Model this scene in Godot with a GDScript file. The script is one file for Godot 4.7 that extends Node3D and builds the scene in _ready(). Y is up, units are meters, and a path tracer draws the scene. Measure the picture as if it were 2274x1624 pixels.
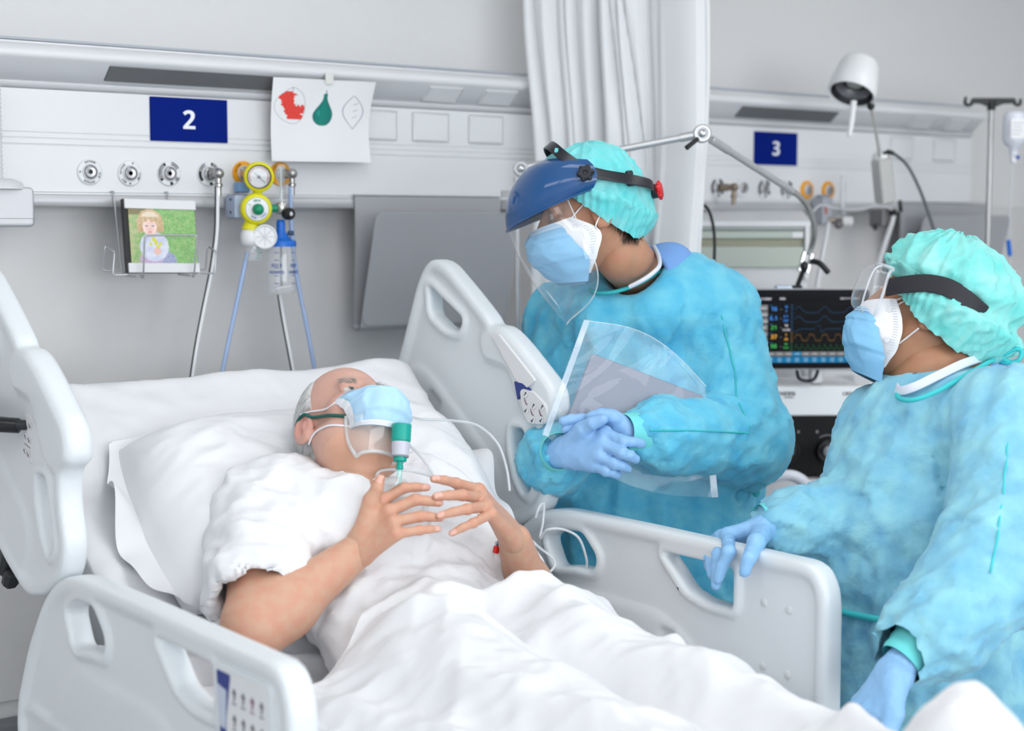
extends Node3D
func _ready() -> void:
	# camera
	var cam := Camera3D.new()
	cam.name = "camera"
	cam.near = 0.05
	cam.far = 40.0
	var lens := CameraAttributesPhysical.new()
	lens.frustum_focal_length = 52.123
	lens.exposure_aperture = 2.6
	lens.frustum_focus_distance = 3.02
	cam.attributes = lens
	cam.position = Vector3(-1.5, 1.55, 3.5)
	cam.rotation = Vector3(deg_to_rad(-5.1), deg_to_rad(-37.4), 0)
	add_child(cam)
	cam.current = true
	# air
	var env := Environment.new()
	env.background_mode = Environment.BG_COLOR
	env.background_color = Color(0.9, 0.95, 1.0)
	env.background_energy_multiplier = 5.0
	env.tonemap_mode = Environment.TONE_MAPPER_LINEAR
	env.tonemap_exposure = 0.665
	env.sdfgi_enabled = true
	env.ssao_enabled = true
	env.ssil_enabled = true
	var we := WorldEnvironment.new()
	we.name = "environment"
	we.environment = env
	add_child(we)
	# ceiling luminaires
	for row in 3:
		for col in 3:
			luminaire(Vector3(-2.3 + 2.3 * col, 2.74, 1.5 + 1.25 * row), "square white ceiling light panel, %s, %s" % [["in the row nearest the bed-head wall", "in the middle row", "in the row nearest the window"][row], ["left of the bed", "above the bed", "above the far bay"][col]])
	# daylight through the window behind the camera
	var day := AreaLight3D.new()
	day.name = "window_daylight"
	day.area_size = Vector2(5.6, 1.45)
	day.light_energy = 11.0
	day.light_color = Color(1.0, 0.99, 0.975)
	day.shadow_enabled = true
	day.area_range = 14.0
	day.position = Vector3(-0.35, 1.7, 5.98)
	add_child(day)
	build_room()
	build_headwall()
	build_wall_equipment()
	build_bay_three()
	build_bed()
	build_patient()
	build_standing()
	build_near()

func luminaire(at: Vector3, label: String) -> void:
	var t := thing("ceiling_light", label, "light", at, "ceiling lights above the ward")
	part("frame", mb().box(Vector3(0, 0, 0), Vector3(0.66, 0.03, 1.16), 0.004).done(), mat(lin(235, 236, 238), 0.4), t)
	var lm := mat(Color.WHITE, 0.6)
	lm.emission_enabled = true
	lm.emission = Color(1.0, 0.995, 0.985)
	lm.emission_energy_multiplier = 3.0
	part("diffuser", mb().box(Vector3(0, -0.016, 0), Vector3(0.6, 0.006, 1.1), 0.002).done(), lm, t)
	var l := AreaLight3D.new()
	l.name = "lamp"
	l.area_size = Vector2(0.6, 1.1)
	l.light_energy = 0.45
	l.light_color = Color(1.0, 0.995, 0.985)
	l.shadow_enabled = true
	l.area_range = 12.0
	l.rotation = Vector3(-PI / 2, 0, 0)
	l.position = Vector3(0, -0.03, 0)
	t.add_child(l)

# ------------------------------------------------------------------ helpers
func numbered(called: String) -> String:
	if not has_node(NodePath(called)):
		return called
	var i := 1
	while has_node(NodePath("%s_%03d" % [called, i])):
		i += 1
	return "%s_%03d" % [called, i]

func thing(called: String, label: String, category: String, at := Vector3.ZERO, group := "", kind := "") -> Node3D:
	var o := Node3D.new()
	o.name = numbered(called)
	add_child(o, true)
	o.position = at
	return tag(o, label, category, group, kind)

func tag(o: Node3D, label := "", category := "", group := "", kind := "") -> Node3D:
	if label: o.set_meta("label", label)
	if category: o.set_meta("category", category)
	if group: o.set_meta("group", group)
	if kind: o.set_meta("kind", kind)
	return o

# one named mesh; a null parent puts it at top level
func part(called: String, m: Mesh, mt: Material, parent: Node3D = null, xf := Transform3D.IDENTITY) -> MeshInstance3D:
	var o := MeshInstance3D.new()
	o.mesh = m
	o.material_override = mt
	o.transform = xf
	if parent == null:
		o.name = numbered(called)
		add_child(o, true)
	else:
		o.name = called
		parent.add_child(o, true)
	return o

func struct(called: String, m: Mesh, mt: Material, xf := Transform3D.IDENTITY) -> MeshInstance3D:
	var o := part(called, m, mt, null, xf)
	o.set_meta("kind", "structure")
	return o

func lin(r: float, g: float, b: float) -> Color:
	return Color(r / 255.0, g / 255.0, b / 255.0)

func mat(col: Color, rough := 0.5, metal := 0.0, spec := 0.5) -> StandardMaterial3D:
	var m := StandardMaterial3D.new()
	m.albedo_color = col
	m.roughness = rough
	m.metallic = metal
	m.metallic_specular = spec
	return m

func glass(col: Color, alpha := 0.1, rough := 0.03) -> StandardMaterial3D:
	var m := mat(Color(col.r, col.g, col.b, alpha), rough)
	m.transparency = BaseMaterial3D.TRANSPARENCY_ALPHA
	m.cull_mode = BaseMaterial3D.CULL_DISABLED
	return m

func noise(freq: float, seed_: int, type := FastNoiseLite.TYPE_SIMPLEX_SMOOTH, octaves := 3, fractal := FastNoiseLite.FRACTAL_FBM) -> FastNoiseLite:
	var n := FastNoiseLite.new()
	n.noise_type = type
	n.seed = seed_
	n.frequency = freq
	n.fractal_type = fractal
	n.fractal_octaves = octaves
	return n

func noise_tex(n: FastNoiseLite, size := 512, ramp: Gradient = null) -> NoiseTexture2D:
	var t := NoiseTexture2D.new()
	t.width = size
	t.height = size
	t.seamless = true
	t.noise = n
	t.color_ramp = ramp
	return t

func ramp(a: Color, b: Color) -> Gradient:
	var g := Gradient.new()
	g.set_color(0, a)
	g.set_color(1, b)
	return g

# relief and colour variation laid on by world position along the three axes
func relief(m: StandardMaterial3D, t: Texture2D, per_metre: float, cm: float) -> StandardMaterial3D:
	m.heightmap_enabled = true
	m.heightmap_texture = t
	m.heightmap_scale = cm
	m.uv1_triplanar = true
	m.uv1_scale = Vector3.ONE * per_metre
	return m

func basis_to(z: Vector3, up := Vector3.UP) -> Basis:
	z = z.normalized()
	if absf(z.dot(up)) > 0.99: up = Vector3(1, 0, 0)
	var x := up.cross(z).normalized()
	return Basis(x, z.cross(x), z)

# basis whose y axis is the given direction
func basis_y(y: Vector3, ref := Vector3(0, 0, 1)) -> Basis:
	y = y.normalized()
	if absf(y.dot(ref)) > 0.98: ref = Vector3(1, 0, 0)
	var x := y.cross(ref).normalized()
	return Basis(x, y, x.cross(y))

func curve(pts: Array, n := 8) -> PackedVector3Array:
	var out := PackedVector3Array()
	for i in pts.size() - 1:
		var a: Vector3 = pts[maxi(i - 1, 0)]
		var b: Vector3 = pts[i]
		var c: Vector3 = pts[i + 1]
		var d: Vector3 = pts[mini(i + 2, pts.size() - 1)]
		for k in n:
			out.append(b.cubic_interpolate(c, a, d, float(k) / n))
	out.append(pts[pts.size() - 1])
	return out

func curve2(pts: Array, n := 6, closed := true) -> PackedVector2Array:
	var out := PackedVector2Array()
	var m := pts.size()
	for i in (m if closed else m - 1):
		var a: Vector2 = pts[(i - 1 + m) % m] if closed else pts[maxi(i - 1, 0)]
		var b: Vector2 = pts[i]
		var c: Vector2 = pts[(i + 1) % m]
		var d: Vector2 = pts[(i + 2) % m] if closed else pts[mini(i + 2, m - 1)]
		for k in n:
			out.append(b.cubic_interpolate(c, a, d, float(k) / n))
	if not closed: out.append(pts[m - 1])
	return out

# polygon whose corners are rounded with the given radius
func rounded(pts: Array, r: float, n := 5) -> PackedVector2Array:
	var out := PackedVector2Array()
	var m := pts.size()
	for i in m:
		var p: Vector2 = pts[i]
		var a: Vector2 = pts[(i - 1 + m) % m]
		var b: Vector2 = pts[(i + 1) % m]
		var ra := minf(r, 0.45 * p.distance_to(a))
		var rb := minf(r, 0.45 * p.distance_to(b))
		var s := p + (a - p).normalized() * ra
		var e := p + (b - p).normalized() * rb
		for k in n + 1:
			var t := float(k) / n
			out.append(s.lerp(p, t).lerp(p.lerp(e, t), t))
	return out

func rect(w: float, h: float) -> Array:
	return [Vector2(-w / 2, -h / 2), Vector2(w / 2, -h / 2), Vector2(w / 2, h / 2), Vector2(-w / 2, h / 2)]

func circle(r: float, n := 24) -> PackedVector2Array:
	var out := PackedVector2Array()
	for i in n: out.append(Vector2(cos(TAU * i / n), sin(TAU * i / n)) * r)
	return out

# ---- mesh builder
class MB:
	var v := PackedVector3Array()
	var n := PackedVector3Array()
	var c := PackedColorArray()
	var uv := PackedVector2Array()
	var ix := PackedInt32Array()
	var colored := false

	func vert(p: Vector3, nn: Vector3, u := Vector2.ZERO, col := Color.WHITE) -> int:
		v.append(p); n.append(nn); uv.append(u); c.append(col)
		return v.size() - 1

	func tri(a: int, b: int, d: int) -> void:
		if (v[b] - v[a]).cross(v[d] - v[a]).dot(n[a] + n[b] + n[d]) > 0.0:
			ix.append(a); ix.append(d); ix.append(b)
		else:
			ix.append(a); ix.append(b); ix.append(d)

	func quad(a: int, b: int, d: int, e: int) -> void:
		tri(a, b, d); tri(a, d, e)

	func flat(pts: Array, normal := Vector3.ZERO) -> void:
		var nn: Vector3 = normal if normal != Vector3.ZERO else (pts[1] - pts[0]).cross(pts[2] - pts[0]).normalized()
		var k := []
		for p in pts: k.append(vert(p, nn))
		for i in range(1, k.size() - 1): tri(k[0], k[i], k[i + 1])

	# chamfered box
	func box(center: Vector3, size: Vector3, bev := 0.002, basis := Basis.IDENTITY) -> MB:
		var h := size / 2
		bev = minf(bev, minf(h.x, minf(h.y, h.z)) * 0.9)
		var start := {}
		for sx in [-1, 1]:
			for sy in [-1, 1]:
				for sz in [-1, 1]:
					var s := Vector3(sx, sy, sz)
					for ax in 3:
						var p := s * (h - Vector3.ONE * bev)
						p[ax] = s[ax] * h[ax]
						var nn := Vector3.ZERO
						nn[ax] = s[ax]
						start[[sx, sy, sz, ax]] = vert(center + basis * p, basis * nn)
		for ax in 3:
			var b := (ax + 1) % 3
			var d := (ax + 2) % 3
			for s in [-1, 1]:
				var q := []
				for k in [[-1, -1], [1, -1], [1, 1], [-1, 1]]:
					var w := [0, 0, 0]
					w[ax] = s; w[b] = k[0]; w[d] = k[1]
					q.append(start[[w[0], w[1], w[2], ax]])
				quad(q[0], q[1], q[2], q[3])
			if bev > 0.0:
				for s1 in [-1, 1]:
					for s2 in [-1, 1]:
						var q := []
						for e in [[-1, b], [1, b], [1, d], [-1, d]]:
							var w := [0, 0, 0]
							w[ax] = e[0]; w[b] = s1; w[d] = s2
							q.append(start[[w[0], w[1], w[2], e[1]]])
						quad(q[0], q[1], q[2], q[3])
		if bev > 0.0:
			for sx in [-1, 1]:
				for sy in [-1, 1]:
					for sz in [-1, 1]:
						tri(start[[sx, sy, sz, 0]], start[[sx, sy, sz, 1]], start[[sx, sy, sz, 2]])
		return self

	# round tube along a path; radii may be one number or one per point
	func tube(path: PackedVector3Array, rad, sides := 10, caps := true) -> MB:
		var m := path.size()
		var up := Vector3(0.13, 0.97, 0.21)
		var t0 := (path[1] - path[0]).normalized()
		if absf(t0.dot(up)) > 0.95: up = Vector3(1, 0, 0)
		var x := t0.cross(up).normalized()
		var base := v.size()
		var length := 0.0
		for i in m:
			var t := (path[mini(i + 1, m - 1)] - path[maxi(i - 1, 0)]).normalized()
			x = (x - t * x.dot(t)).normalized()
			var y := t.cross(x)
			var r: float = rad if rad is float else rad[i]
			if i > 0: length += path[i].distance_to(path[i - 1])
			for k in sides + 1:
				var a := TAU * k / sides
				var d := x * cos(a) + y * sin(a)
				vert(path[i] + d * r, d, Vector2(float(k) / sides, length))
		for i in m - 1:
			for k in sides:
				var a := base + i * (sides + 1) + k
				quad(a, a + 1, a + sides + 2, a + sides + 1)
		if caps:
			for e in [0, m - 1]:
				var nn := (path[0] - path[1]).normalized() if e == 0 else (path[m - 1] - path[m - 2]).normalized()
				var r: float = rad if rad is float else rad[e]
				var mid := vert(path[e] + nn * r * 0.35, nn)
				var ring := []
				for k in sides:
					var p := v[base + e * (sides + 1) + k]
					ring.append(vert(p, (nn + (p - path[e]).normalized()).normalized()))
				for k in sides: tri(mid, ring[k], ring[(k + 1) % sides])
		return self

	# profile of (radius, height) turned about the y axis of xf; sharp corners get split normals
	func lathe(prof: Array, xf := Transform3D.IDENTITY, segs := 28, smooth := false) -> MB:
		for i in prof.size() - 1:
			var p: Vector2 = prof[i]
			var q: Vector2 = prof[i + 1]
			var d := (q - p).normalized()
			if p.distance_to(q) < 1e-6: continue
			var np := Vector2(d.y, -d.x)
			var nq := np
			if smooth or true:
				if i > 0:
					var dp := (p - prof[i - 1] as Vector2).normalized()
					if dp.dot(d) > (0.1 if smooth else 0.75): np = (np + Vector2(dp.y, -dp.x)).normalized()
				if i + 2 < prof.size():
					var dn := (prof[i + 2] as Vector2 - q).normalized()
					if dn.dot(d) > (0.1 if smooth else 0.75): nq = (nq + Vector2(dn.y, -dn.x)).normalized()
			var base := v.size()
			for k in segs + 1:
				var a := TAU * k / segs
				var e := Vector3(cos(a), 0, sin(a))
				vert(xf * (e * p.x + Vector3.UP * p.y), (xf.basis * (e * np.x + Vector3.UP * np.y)).normalized(), Vector2(float(k) / segs, p.y))
				vert(xf * (e * q.x + Vector3.UP * q.y), (xf.basis * (e * nq.x + Vector3.UP * nq.y)).normalized(), Vector2(float(k) / segs, q.y))
			for k in segs:
				var a := base + k * 2
				quad(a, a + 1, a + 3, a + 2)
		return self

	# flat polygon (x, y) given depth along z from z0 to z1 with a chamfer
	func prism(poly: PackedVector2Array, z0: float, z1: float, xf := Transform3D.IDENTITY, bev := 0.0) -> MB:
		if Geometry2D.is_polygon_clockwise(poly): poly.reverse()
		var m := poly.size()
		var nrm := PackedVector2Array()
		var inset := PackedVector2Array()
		for i in m:
			var d1 := (poly[i] - poly[(i - 1 + m) % m]).normalized()
			var d2 := (poly[(i + 1) % m] - poly[i]).normalized()
			var a := Vector2(d1.y, -d1.x)
			var b := Vector2(d2.y, -d2.x)
			var w := (a + b).normalized()
			nrm.append(w)
			inset.append(poly[i] - w * bev / maxf(0.4, w.dot(a)))
		var tris := Geometry2D.triangulate_polygon(poly)
		for s in 2:
			var z := z1 if s else z0
			var zi := (z1 - bev) if s else (z0 + bev)
			var nz := Vector3(0, 0, 1.0 if s else -1.0)
			var base := v.size()
			for i in m: vert(xf * Vector3(inset[i].x, inset[i].y, z), xf.basis * nz, inset[i])
			for i in range(0, tris.size(), 3): tri(base + tris[i], base + tris[i + 1], base + tris[i + 2])
			if bev > 0.0:
				base = v.size()
				for i in m:
					vert(xf * Vector3(inset[i].x, inset[i].y, z), xf.basis * nz, inset[i])
					vert(xf * Vector3(poly[i].x, poly[i].y, zi), xf.basis * Vector3(nrm[i].x, nrm[i].y, 0), poly[i])
				for i in m:
					var j := (i + 1) % m
					quad(base + i * 2, base + i * 2 + 1, base + j * 2 + 1, base + j * 2)
		for i in m:
			var j := (i + 1) % m
			var e := (poly[j] - poly[i]).normalized()
			var fn := Vector2(e.y, -e.x)
			var ni := nrm[i] if nrm[i].dot(fn) > 0.86 else fn
			var nj := nrm[j] if nrm[j].dot(fn) > 0.86 else fn
			var k := []
			for w in [[i, z0 + bev, ni], [j, z0 + bev, nj], [j, z1 - bev, nj], [i, z1 - bev, ni]]:
				k.append(vert(xf * Vector3(poly[w[0]].x, poly[w[0]].y, w[1]), xf.basis * Vector3(w[2].x, w[2].y, 0), poly[w[0]]))
			quad(k[0], k[1], k[2], k[3])
		return self

	# surface f(u, v) over nu by nv cells; normals from its own slopes
	func grid(nu: int, nv: int, f: Callable, flip := false, tint = null) -> MB:
		var base := v.size()
		var w := nu + 1
		for j in nv + 1:
			for i in nu + 1:
				var u := Vector2(float(i) / nu, float(j) / nv)
				vert(f.call(u.x, u.y), Vector3.ZERO, u)
		for j in nv + 1:
			for i in nu + 1:
				var a := v[base + j * w + mini(i + 1, nu)] - v[base + j * w + maxi(i - 1, 0)]
				var b := v[base + mini(j + 1, nv) * w + i] - v[base + maxi(j - 1, 0) * w + i]
				var nn := a.cross(b).normalized()
				if flip: nn = -nn
				n[base + j * w + i] = nn
				if tint != null:
					c[base + j * w + i] = tint.call(float(i) / nu, float(j) / nv, v[base + j * w + i], nn)
					colored = true
		# close the seam where the first and last columns meet
		for j in nv + 1:
			var a := base + j * w
			if v[a].distance_to(v[a + nu]) < 1e-5:
				var s := (n[a] + n[a + nu]).normalized()
				n[a] = s; n[a + nu] = s
		for j in nv:
			for i in nu:
				var a := base + j * w + i
				if flip:
					ix.append_array(PackedInt32Array([a, a + 1, a + w + 1, a, a + w + 1, a + w]))
				else:
					ix.append_array(PackedInt32Array([a, a + w + 1, a + 1, a, a + w, a + w + 1]))
		return self

	func ball(center: Vector3, r: Vector3, basis := Basis.IDENTITY, nu := 20, nv := 12) -> MB:
		var base := v.size()
		for j in nv + 1:
			for i in nu + 1:
				var a := TAU * i / nu
				var b := PI * j / nv
				var d := Vector3(sin(b) * cos(a), cos(b), sin(b) * sin(a))
				vert(center + basis * (d * r), (basis * (d / r)).normalized(), Vector2(float(i) / nu, float(j) / nv))
		for j in nv:
			for i in nu:
				var a := base + j * (nu + 1) + i
				if j > 0: tri(a, a + 1, a + nu + 2)
				if j < nv - 1: tri(a, a + nu + 2, a + nu + 1)
		return self

	func add(o: MB, xf := Transform3D.IDENTITY) -> MB:
		var base := v.size()
		for i in o.v.size(): vert(xf * o.v[i], (xf.basis * o.n[i]).normalized(), o.uv[i], o.c[i])
		var turn := xf.basis.determinant() < 0.0
		for i in range(0, o.ix.size(), 3):
			ix.append(base + o.ix[i])
			ix.append(base + o.ix[i + (2 if turn else 1)])
			ix.append(base + o.ix[i + (1 if turn else 2)])
		colored = colored or o.colored
		return self

	func done() -> ArrayMesh:
		var a := []
		a.resize(Mesh.ARRAY_MAX)
		a[Mesh.ARRAY_VERTEX] = v
		a[Mesh.ARRAY_NORMAL] = n
		a[Mesh.ARRAY_TEX_UV] = uv
		if colored: a[Mesh.ARRAY_COLOR] = c
		a[Mesh.ARRAY_INDEX] = ix
		var m := ArrayMesh.new()
		m.add_surface_from_arrays(Mesh.PRIMITIVE_TRIANGLES, a)
		return m

func mb() -> MB:
	return MB.new()

func cyl(a: Vector3, b: Vector3, r: float, sides := 14) -> MB:
	return MB.new().tube(PackedVector3Array([a, b]), r, sides)

# disc-like lathe whose axis points along z
func lathe_z(prof: Array, segs := 28, smooth := false) -> MB:
	return MB.new().lathe(prof, Transform3D(Basis(Vector3.RIGHT, Vector3.BACK, Vector3.DOWN), Vector3.ZERO), segs, smooth)

func text(called: String, s: String, size: float, mt: Material, parent: Node3D, at: Transform3D, bold := true, depth := 0.0012) -> MeshInstance3D:
	var t := TextMesh.new()
	var f := SystemFont.new()
	f.font_names = PackedStringArray(["Droid Sans"])
	f.font_weight = 700 if bold else 400
	t.font = f
	t.text = s
	t.font_size = 32
	t.pixel_size = size / 32.0
	t.depth = depth
	t.curve_step = 2.0
	return part(called, t, mt, parent, at)

# ---- signed distance field on a grid, meshed as surface nets
class Field:
	var o: Vector3
	var h: float
	var nx: int
	var ny: int
	var nz: int
	var d: PackedFloat32Array

	func _init(lo: Vector3, hi: Vector3, cell: float) -> void:
		o = lo
		h = cell
		nx = int(ceil((hi.x - lo.x) / cell)) + 1
		ny = int(ceil((hi.y - lo.y) / cell)) + 1
		nz = int(ceil((hi.z - lo.z) / cell)) + 1
		d.resize(nx * ny * nz)
		d.fill(0.1)

	func span(lo: Vector3, hi: Vector3) -> Array:
		return [maxi(0, int((lo.x - o.x) / h)), mini(nx - 1, int((hi.x - o.x) / h) + 1), maxi(0, int((lo.y - o.y) / h)), mini(ny - 1, int((hi.y - o.y) / h) + 1), maxi(0, int((lo.z - o.z) / h)), mini(nz - 1, int((hi.z - o.z) / h) + 1)]

	# tapered capsule; sq / f flatten it along the direction sq by the factor f
	func cap(a: Vector3, b: Vector3, ra: float, rb: float, k := 0.02, sq := Vector3.ZERO, f := 1.0, cut := false) -> Field:
		var R := maxf(ra, rb) * maxf(1.0, f) + k + 3 * h
		var s := span(a.min(b) - Vector3.ONE * R, a.max(b) + Vector3.ONE * R)
		sq = sq.normalized()
		var g := 1.0 / f - 1.0
		var ab := b - a
		ab += sq * (ab.dot(sq) * g)
		var inv := 1.0 / maxf(ab.length_squared(), 1e-9)
		var scale := minf(1.0, f)
		for z in range(s[4], s[5] + 1):
			for y in range(s[2], s[3] + 1):
				var at := (z * ny + y) * nx
				for x in range(s[0], s[1] + 1):
					var p := Vector3(x, y, z) * h + o - a
					if g != 0.0: p += sq * (p.dot(sq) * g)
					var t := clampf(p.dot(ab) * inv, 0.0, 1.0)
					var e := ((p - ab * t).length() - ra - (rb - ra) * t) * scale
					var q := d[at + x]
					if cut:
						e = -e
						var w := maxf(k - absf(e - q), 0.0)
						d[at + x] = maxf(e, q) + w * w * 0.25 / k
					else:
						var w := maxf(k - absf(e - q), 0.0)
						d[at + x] = minf(e, q) - w * w * 0.25 / k
		return self

	func ell(c: Vector3, r: Vector3, k := 0.02, basis := Basis.IDENTITY, cut := false) -> Field:
		var R := maxf(r.x, maxf(r.y, r.z)) + k + 3 * h
		var s := span(c - Vector3.ONE * R, c + Vector3.ONE * R)
		var inv := basis.inverse()
		for z in range(s[4], s[5] + 1):
			for y in range(s[2], s[3] + 1):
				var at := (z * ny + y) * nx
				for x in range(s[0], s[1] + 1):
					var p := (inv * (Vector3(x, y, z) * h + o - c)) / r
					var k0 := p.length()
					var k1 := (p / r).length()
					var e := k0 * (k0 - 1.0) / maxf(k1, 1e-6)
					var q := d[at + x]
					if cut:
						e = -e
						var w := maxf(k - absf(e - q), 0.0)
						d[at + x] = maxf(e, q) + w * w * 0.25 / k
					else:
						var w := maxf(k - absf(e - q), 0.0)
						d[at + x] = minf(e, q) - w * w * 0.25 / k
		return self

	# keep only what lies below the plane
	func trim(point: Vector3, normal: Vector3, k := 0.004) -> Field:
		for z in nz:
			for y in ny:
				var at := (z * ny + y) * nx
				for x in nx:
					var e := (Vector3(x, y, z) * h + o - point).dot(normal)
					var q := d[at + x]
					var w := maxf(k - absf(e - q), 0.0)
					d[at + x] = maxf(e, q) + w * w * 0.25 / k
		return self

	func sample(p: Vector3) -> float:
		var q := (p - o) / h
		var x := clampi(int(q.x), 0, nx - 2)
		var y := clampi(int(q.y), 0, ny - 2)
		var z := clampi(int(q.z), 0, nz - 2)
		var f := (q - Vector3(x, y, z)).clamp(Vector3.ZERO, Vector3.ONE)
		var a := (z * ny + y) * nx + x
		var sy := nx
		var sz := nx * ny
		return lerpf(lerpf(lerpf(d[a], d[a + 1], f.x), lerpf(d[a + sy], d[a + sy + 1], f.x), f.y), lerpf(lerpf(d[a + sz], d[a + sz + 1], f.x), lerpf(d[a + sz + sy], d[a + sz + sy + 1], f.x), f.y), f.z)

	# outward slope of the field
	func slope(p: Vector3) -> Vector3:
		var e := h
		return Vector3(sample(p + Vector3(e, 0, 0)) - sample(p - Vector3(e, 0, 0)), sample(p + Vector3(0, e, 0)) - sample(p - Vector3(0, e, 0)), sample(p + Vector3(0, 0, e)) - sample(p - Vector3(0, 0, e))).normalized()

	# adds the surface to a builder; bend(p, n) may move a vertex, tint(p, n) colours it
	func into(m: MB, bend = null, tint = null) -> MB:
		var id := PackedInt32Array()
		id.resize(d.size())
		id.fill(-1)
		var vs := PackedVector3Array()
		var sy := nx
		var sz := nx * ny
		var lim := 2.0 * h
		var cells := PackedInt32Array()
		for z in nz - 1:
			for y in ny - 1:
				var at := (z * ny + y) * nx
				for x in nx - 1:
					var a := at + x
					var d0 := d[a]
					if d0 > lim or d0 < -lim: continue
					var d1 := d[a + 1]
					var d2 := d[a + sy]
					var d3 := d[a + sy + 1]
					var d4 := d[a + sz]
					var d5 := d[a + sz + 1]
					var d6 := d[a + sz + sy]
					var d7 := d[a + sz + sy + 1]
					var neg := int(d0 < 0.0) + int(d1 < 0.0) + int(d2 < 0.0) + int(d3 < 0.0) + int(d4 < 0.0) + int(d5 < 0.0) + int(d6 < 0.0) + int(d7 < 0.0)
					if neg == 0 or neg == 8: continue
					var sum := Vector3.ZERO
					var cnt := 0
					if (d0 < 0.0) != (d1 < 0.0): sum += Vector3(d0 / (d0 - d1), 0, 0); cnt += 1
					if (d2 < 0.0) != (d3 < 0.0): sum += Vector3(d2 / (d2 - d3), 1, 0); cnt += 1
					if (d4 < 0.0) != (d5 < 0.0): sum += Vector3(d4 / (d4 - d5), 0, 1); cnt += 1
					if (d6 < 0.0) != (d7 < 0.0): sum += Vector3(d6 / (d6 - d7), 1, 1); cnt += 1
					if (d0 < 0.0) != (d2 < 0.0): sum += Vector3(0, d0 / (d0 - d2), 0); cnt += 1
					if (d1 < 0.0) != (d3 < 0.0): sum += Vector3(1, d1 / (d1 - d3), 0); cnt += 1
					if (d4 < 0.0) != (d6 < 0.0): sum += Vector3(0, d4 / (d4 - d6), 1); cnt += 1
					if (d5 < 0.0) != (d7 < 0.0): sum += Vector3(1, d5 / (d5 - d7), 1); cnt += 1
					if (d0 < 0.0) != (d4 < 0.0): sum += Vector3(0, 0, d0 / (d0 - d4)); cnt += 1
					if (d1 < 0.0) != (d5 < 0.0): sum += Vector3(1, 0, d1 / (d1 - d5)); cnt += 1
					if (d2 < 0.0) != (d6 < 0.0): sum += Vector3(0, 1, d2 / (d2 - d6)); cnt += 1
					if (d3 < 0.0) != (d7 < 0.0): sum += Vector3(1, 1, d3 / (d3 - d7)); cnt += 1
					id[a] = vs.size()
					cells.append(a)
					vs.append(o + (Vector3(x, y, z) + sum / cnt) * h)
		var faces := PackedInt32Array()
		var step := [1, sy, sz]
		for a in cells:
			var inside := d[a] < 0.0
			for ax in 3:
				var s: int = step[ax]
				if (d[a + s] < 0.0) == inside: continue
				var s1: int = step[(ax + 1) % 3]
				var s2: int = step[(ax + 2) % 3]
				if a - s1 - s2 < 0: continue
				var i0 := id[a]
				var i1 := id[a - s1]
				var i2 := id[a - s1 - s2]
				var i3 := id[a - s2]
				if i1 < 0 or i2 < 0 or i3 < 0: continue
				if inside:
					faces.append(i0); faces.append(i2); faces.append(i1); faces.append(i0); faces.append(i3); faces.append(i2)
				else:
					faces.append(i0); faces.append(i1); faces.append(i2); faces.append(i0); faces.append(i2); faces.append(i3)
		var ns := Field.normals(vs, faces)
		if bend != null:
			for i in vs.size(): vs[i] = bend.call(vs[i], ns[i])
			ns = Field.normals(vs, faces)
		var base := m.v.size()
		m.v.append_array(vs)
		m.n.append_array(ns)
		var us := PackedVector2Array()
		us.resize(vs.size())
		m.uv.append_array(us)
		var cs := PackedColorArray()
		cs.resize(vs.size())
		cs.fill(Color.WHITE)
		if tint != null:
			m.colored = true
			for i in vs.size(): cs[i] = tint.call(vs[i], ns[i])
		m.c.append_array(cs)
		for i in faces.size(): faces[i] += base
		m.ix.append_array(faces)
		return m

	static func normals(vs: PackedVector3Array, faces: PackedInt32Array) -> PackedVector3Array:
		var ns := PackedVector3Array()
		ns.resize(vs.size())
		for i in range(0, faces.size(), 3):
			var a := faces[i]
			var b := faces[i + 1]
			var e := faces[i + 2]
			var f := (vs[e] - vs[a]).cross(vs[b] - vs[a])
			ns[a] += f
			ns[b] += f
			ns[e] += f
		for i in ns.size(): ns[i] = ns[i].normalized()
		return ns

# distance to a polygon in the plane, negative inside
func poly_dist(p: Vector2, poly: PackedVector2Array) -> float:
	var best := 1e9
	var s := 1.0
	var m := poly.size()
	var b := poly[m - 1]
	for i in m:
		var a := poly[i]
		var e := b - a
		var w := p - a
		var q := w - e * clampf(w.dot(e) / maxf(e.length_squared(), 1e-12), 0.0, 1.0)
		best = minf(best, q.length_squared())
		if (a.y > p.y) != (b.y > p.y) and p.x < e.x * (p.y - a.y) / (b.y - a.y) + a.x: s = -s
		b = a
	return s * sqrt(best)

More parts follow.
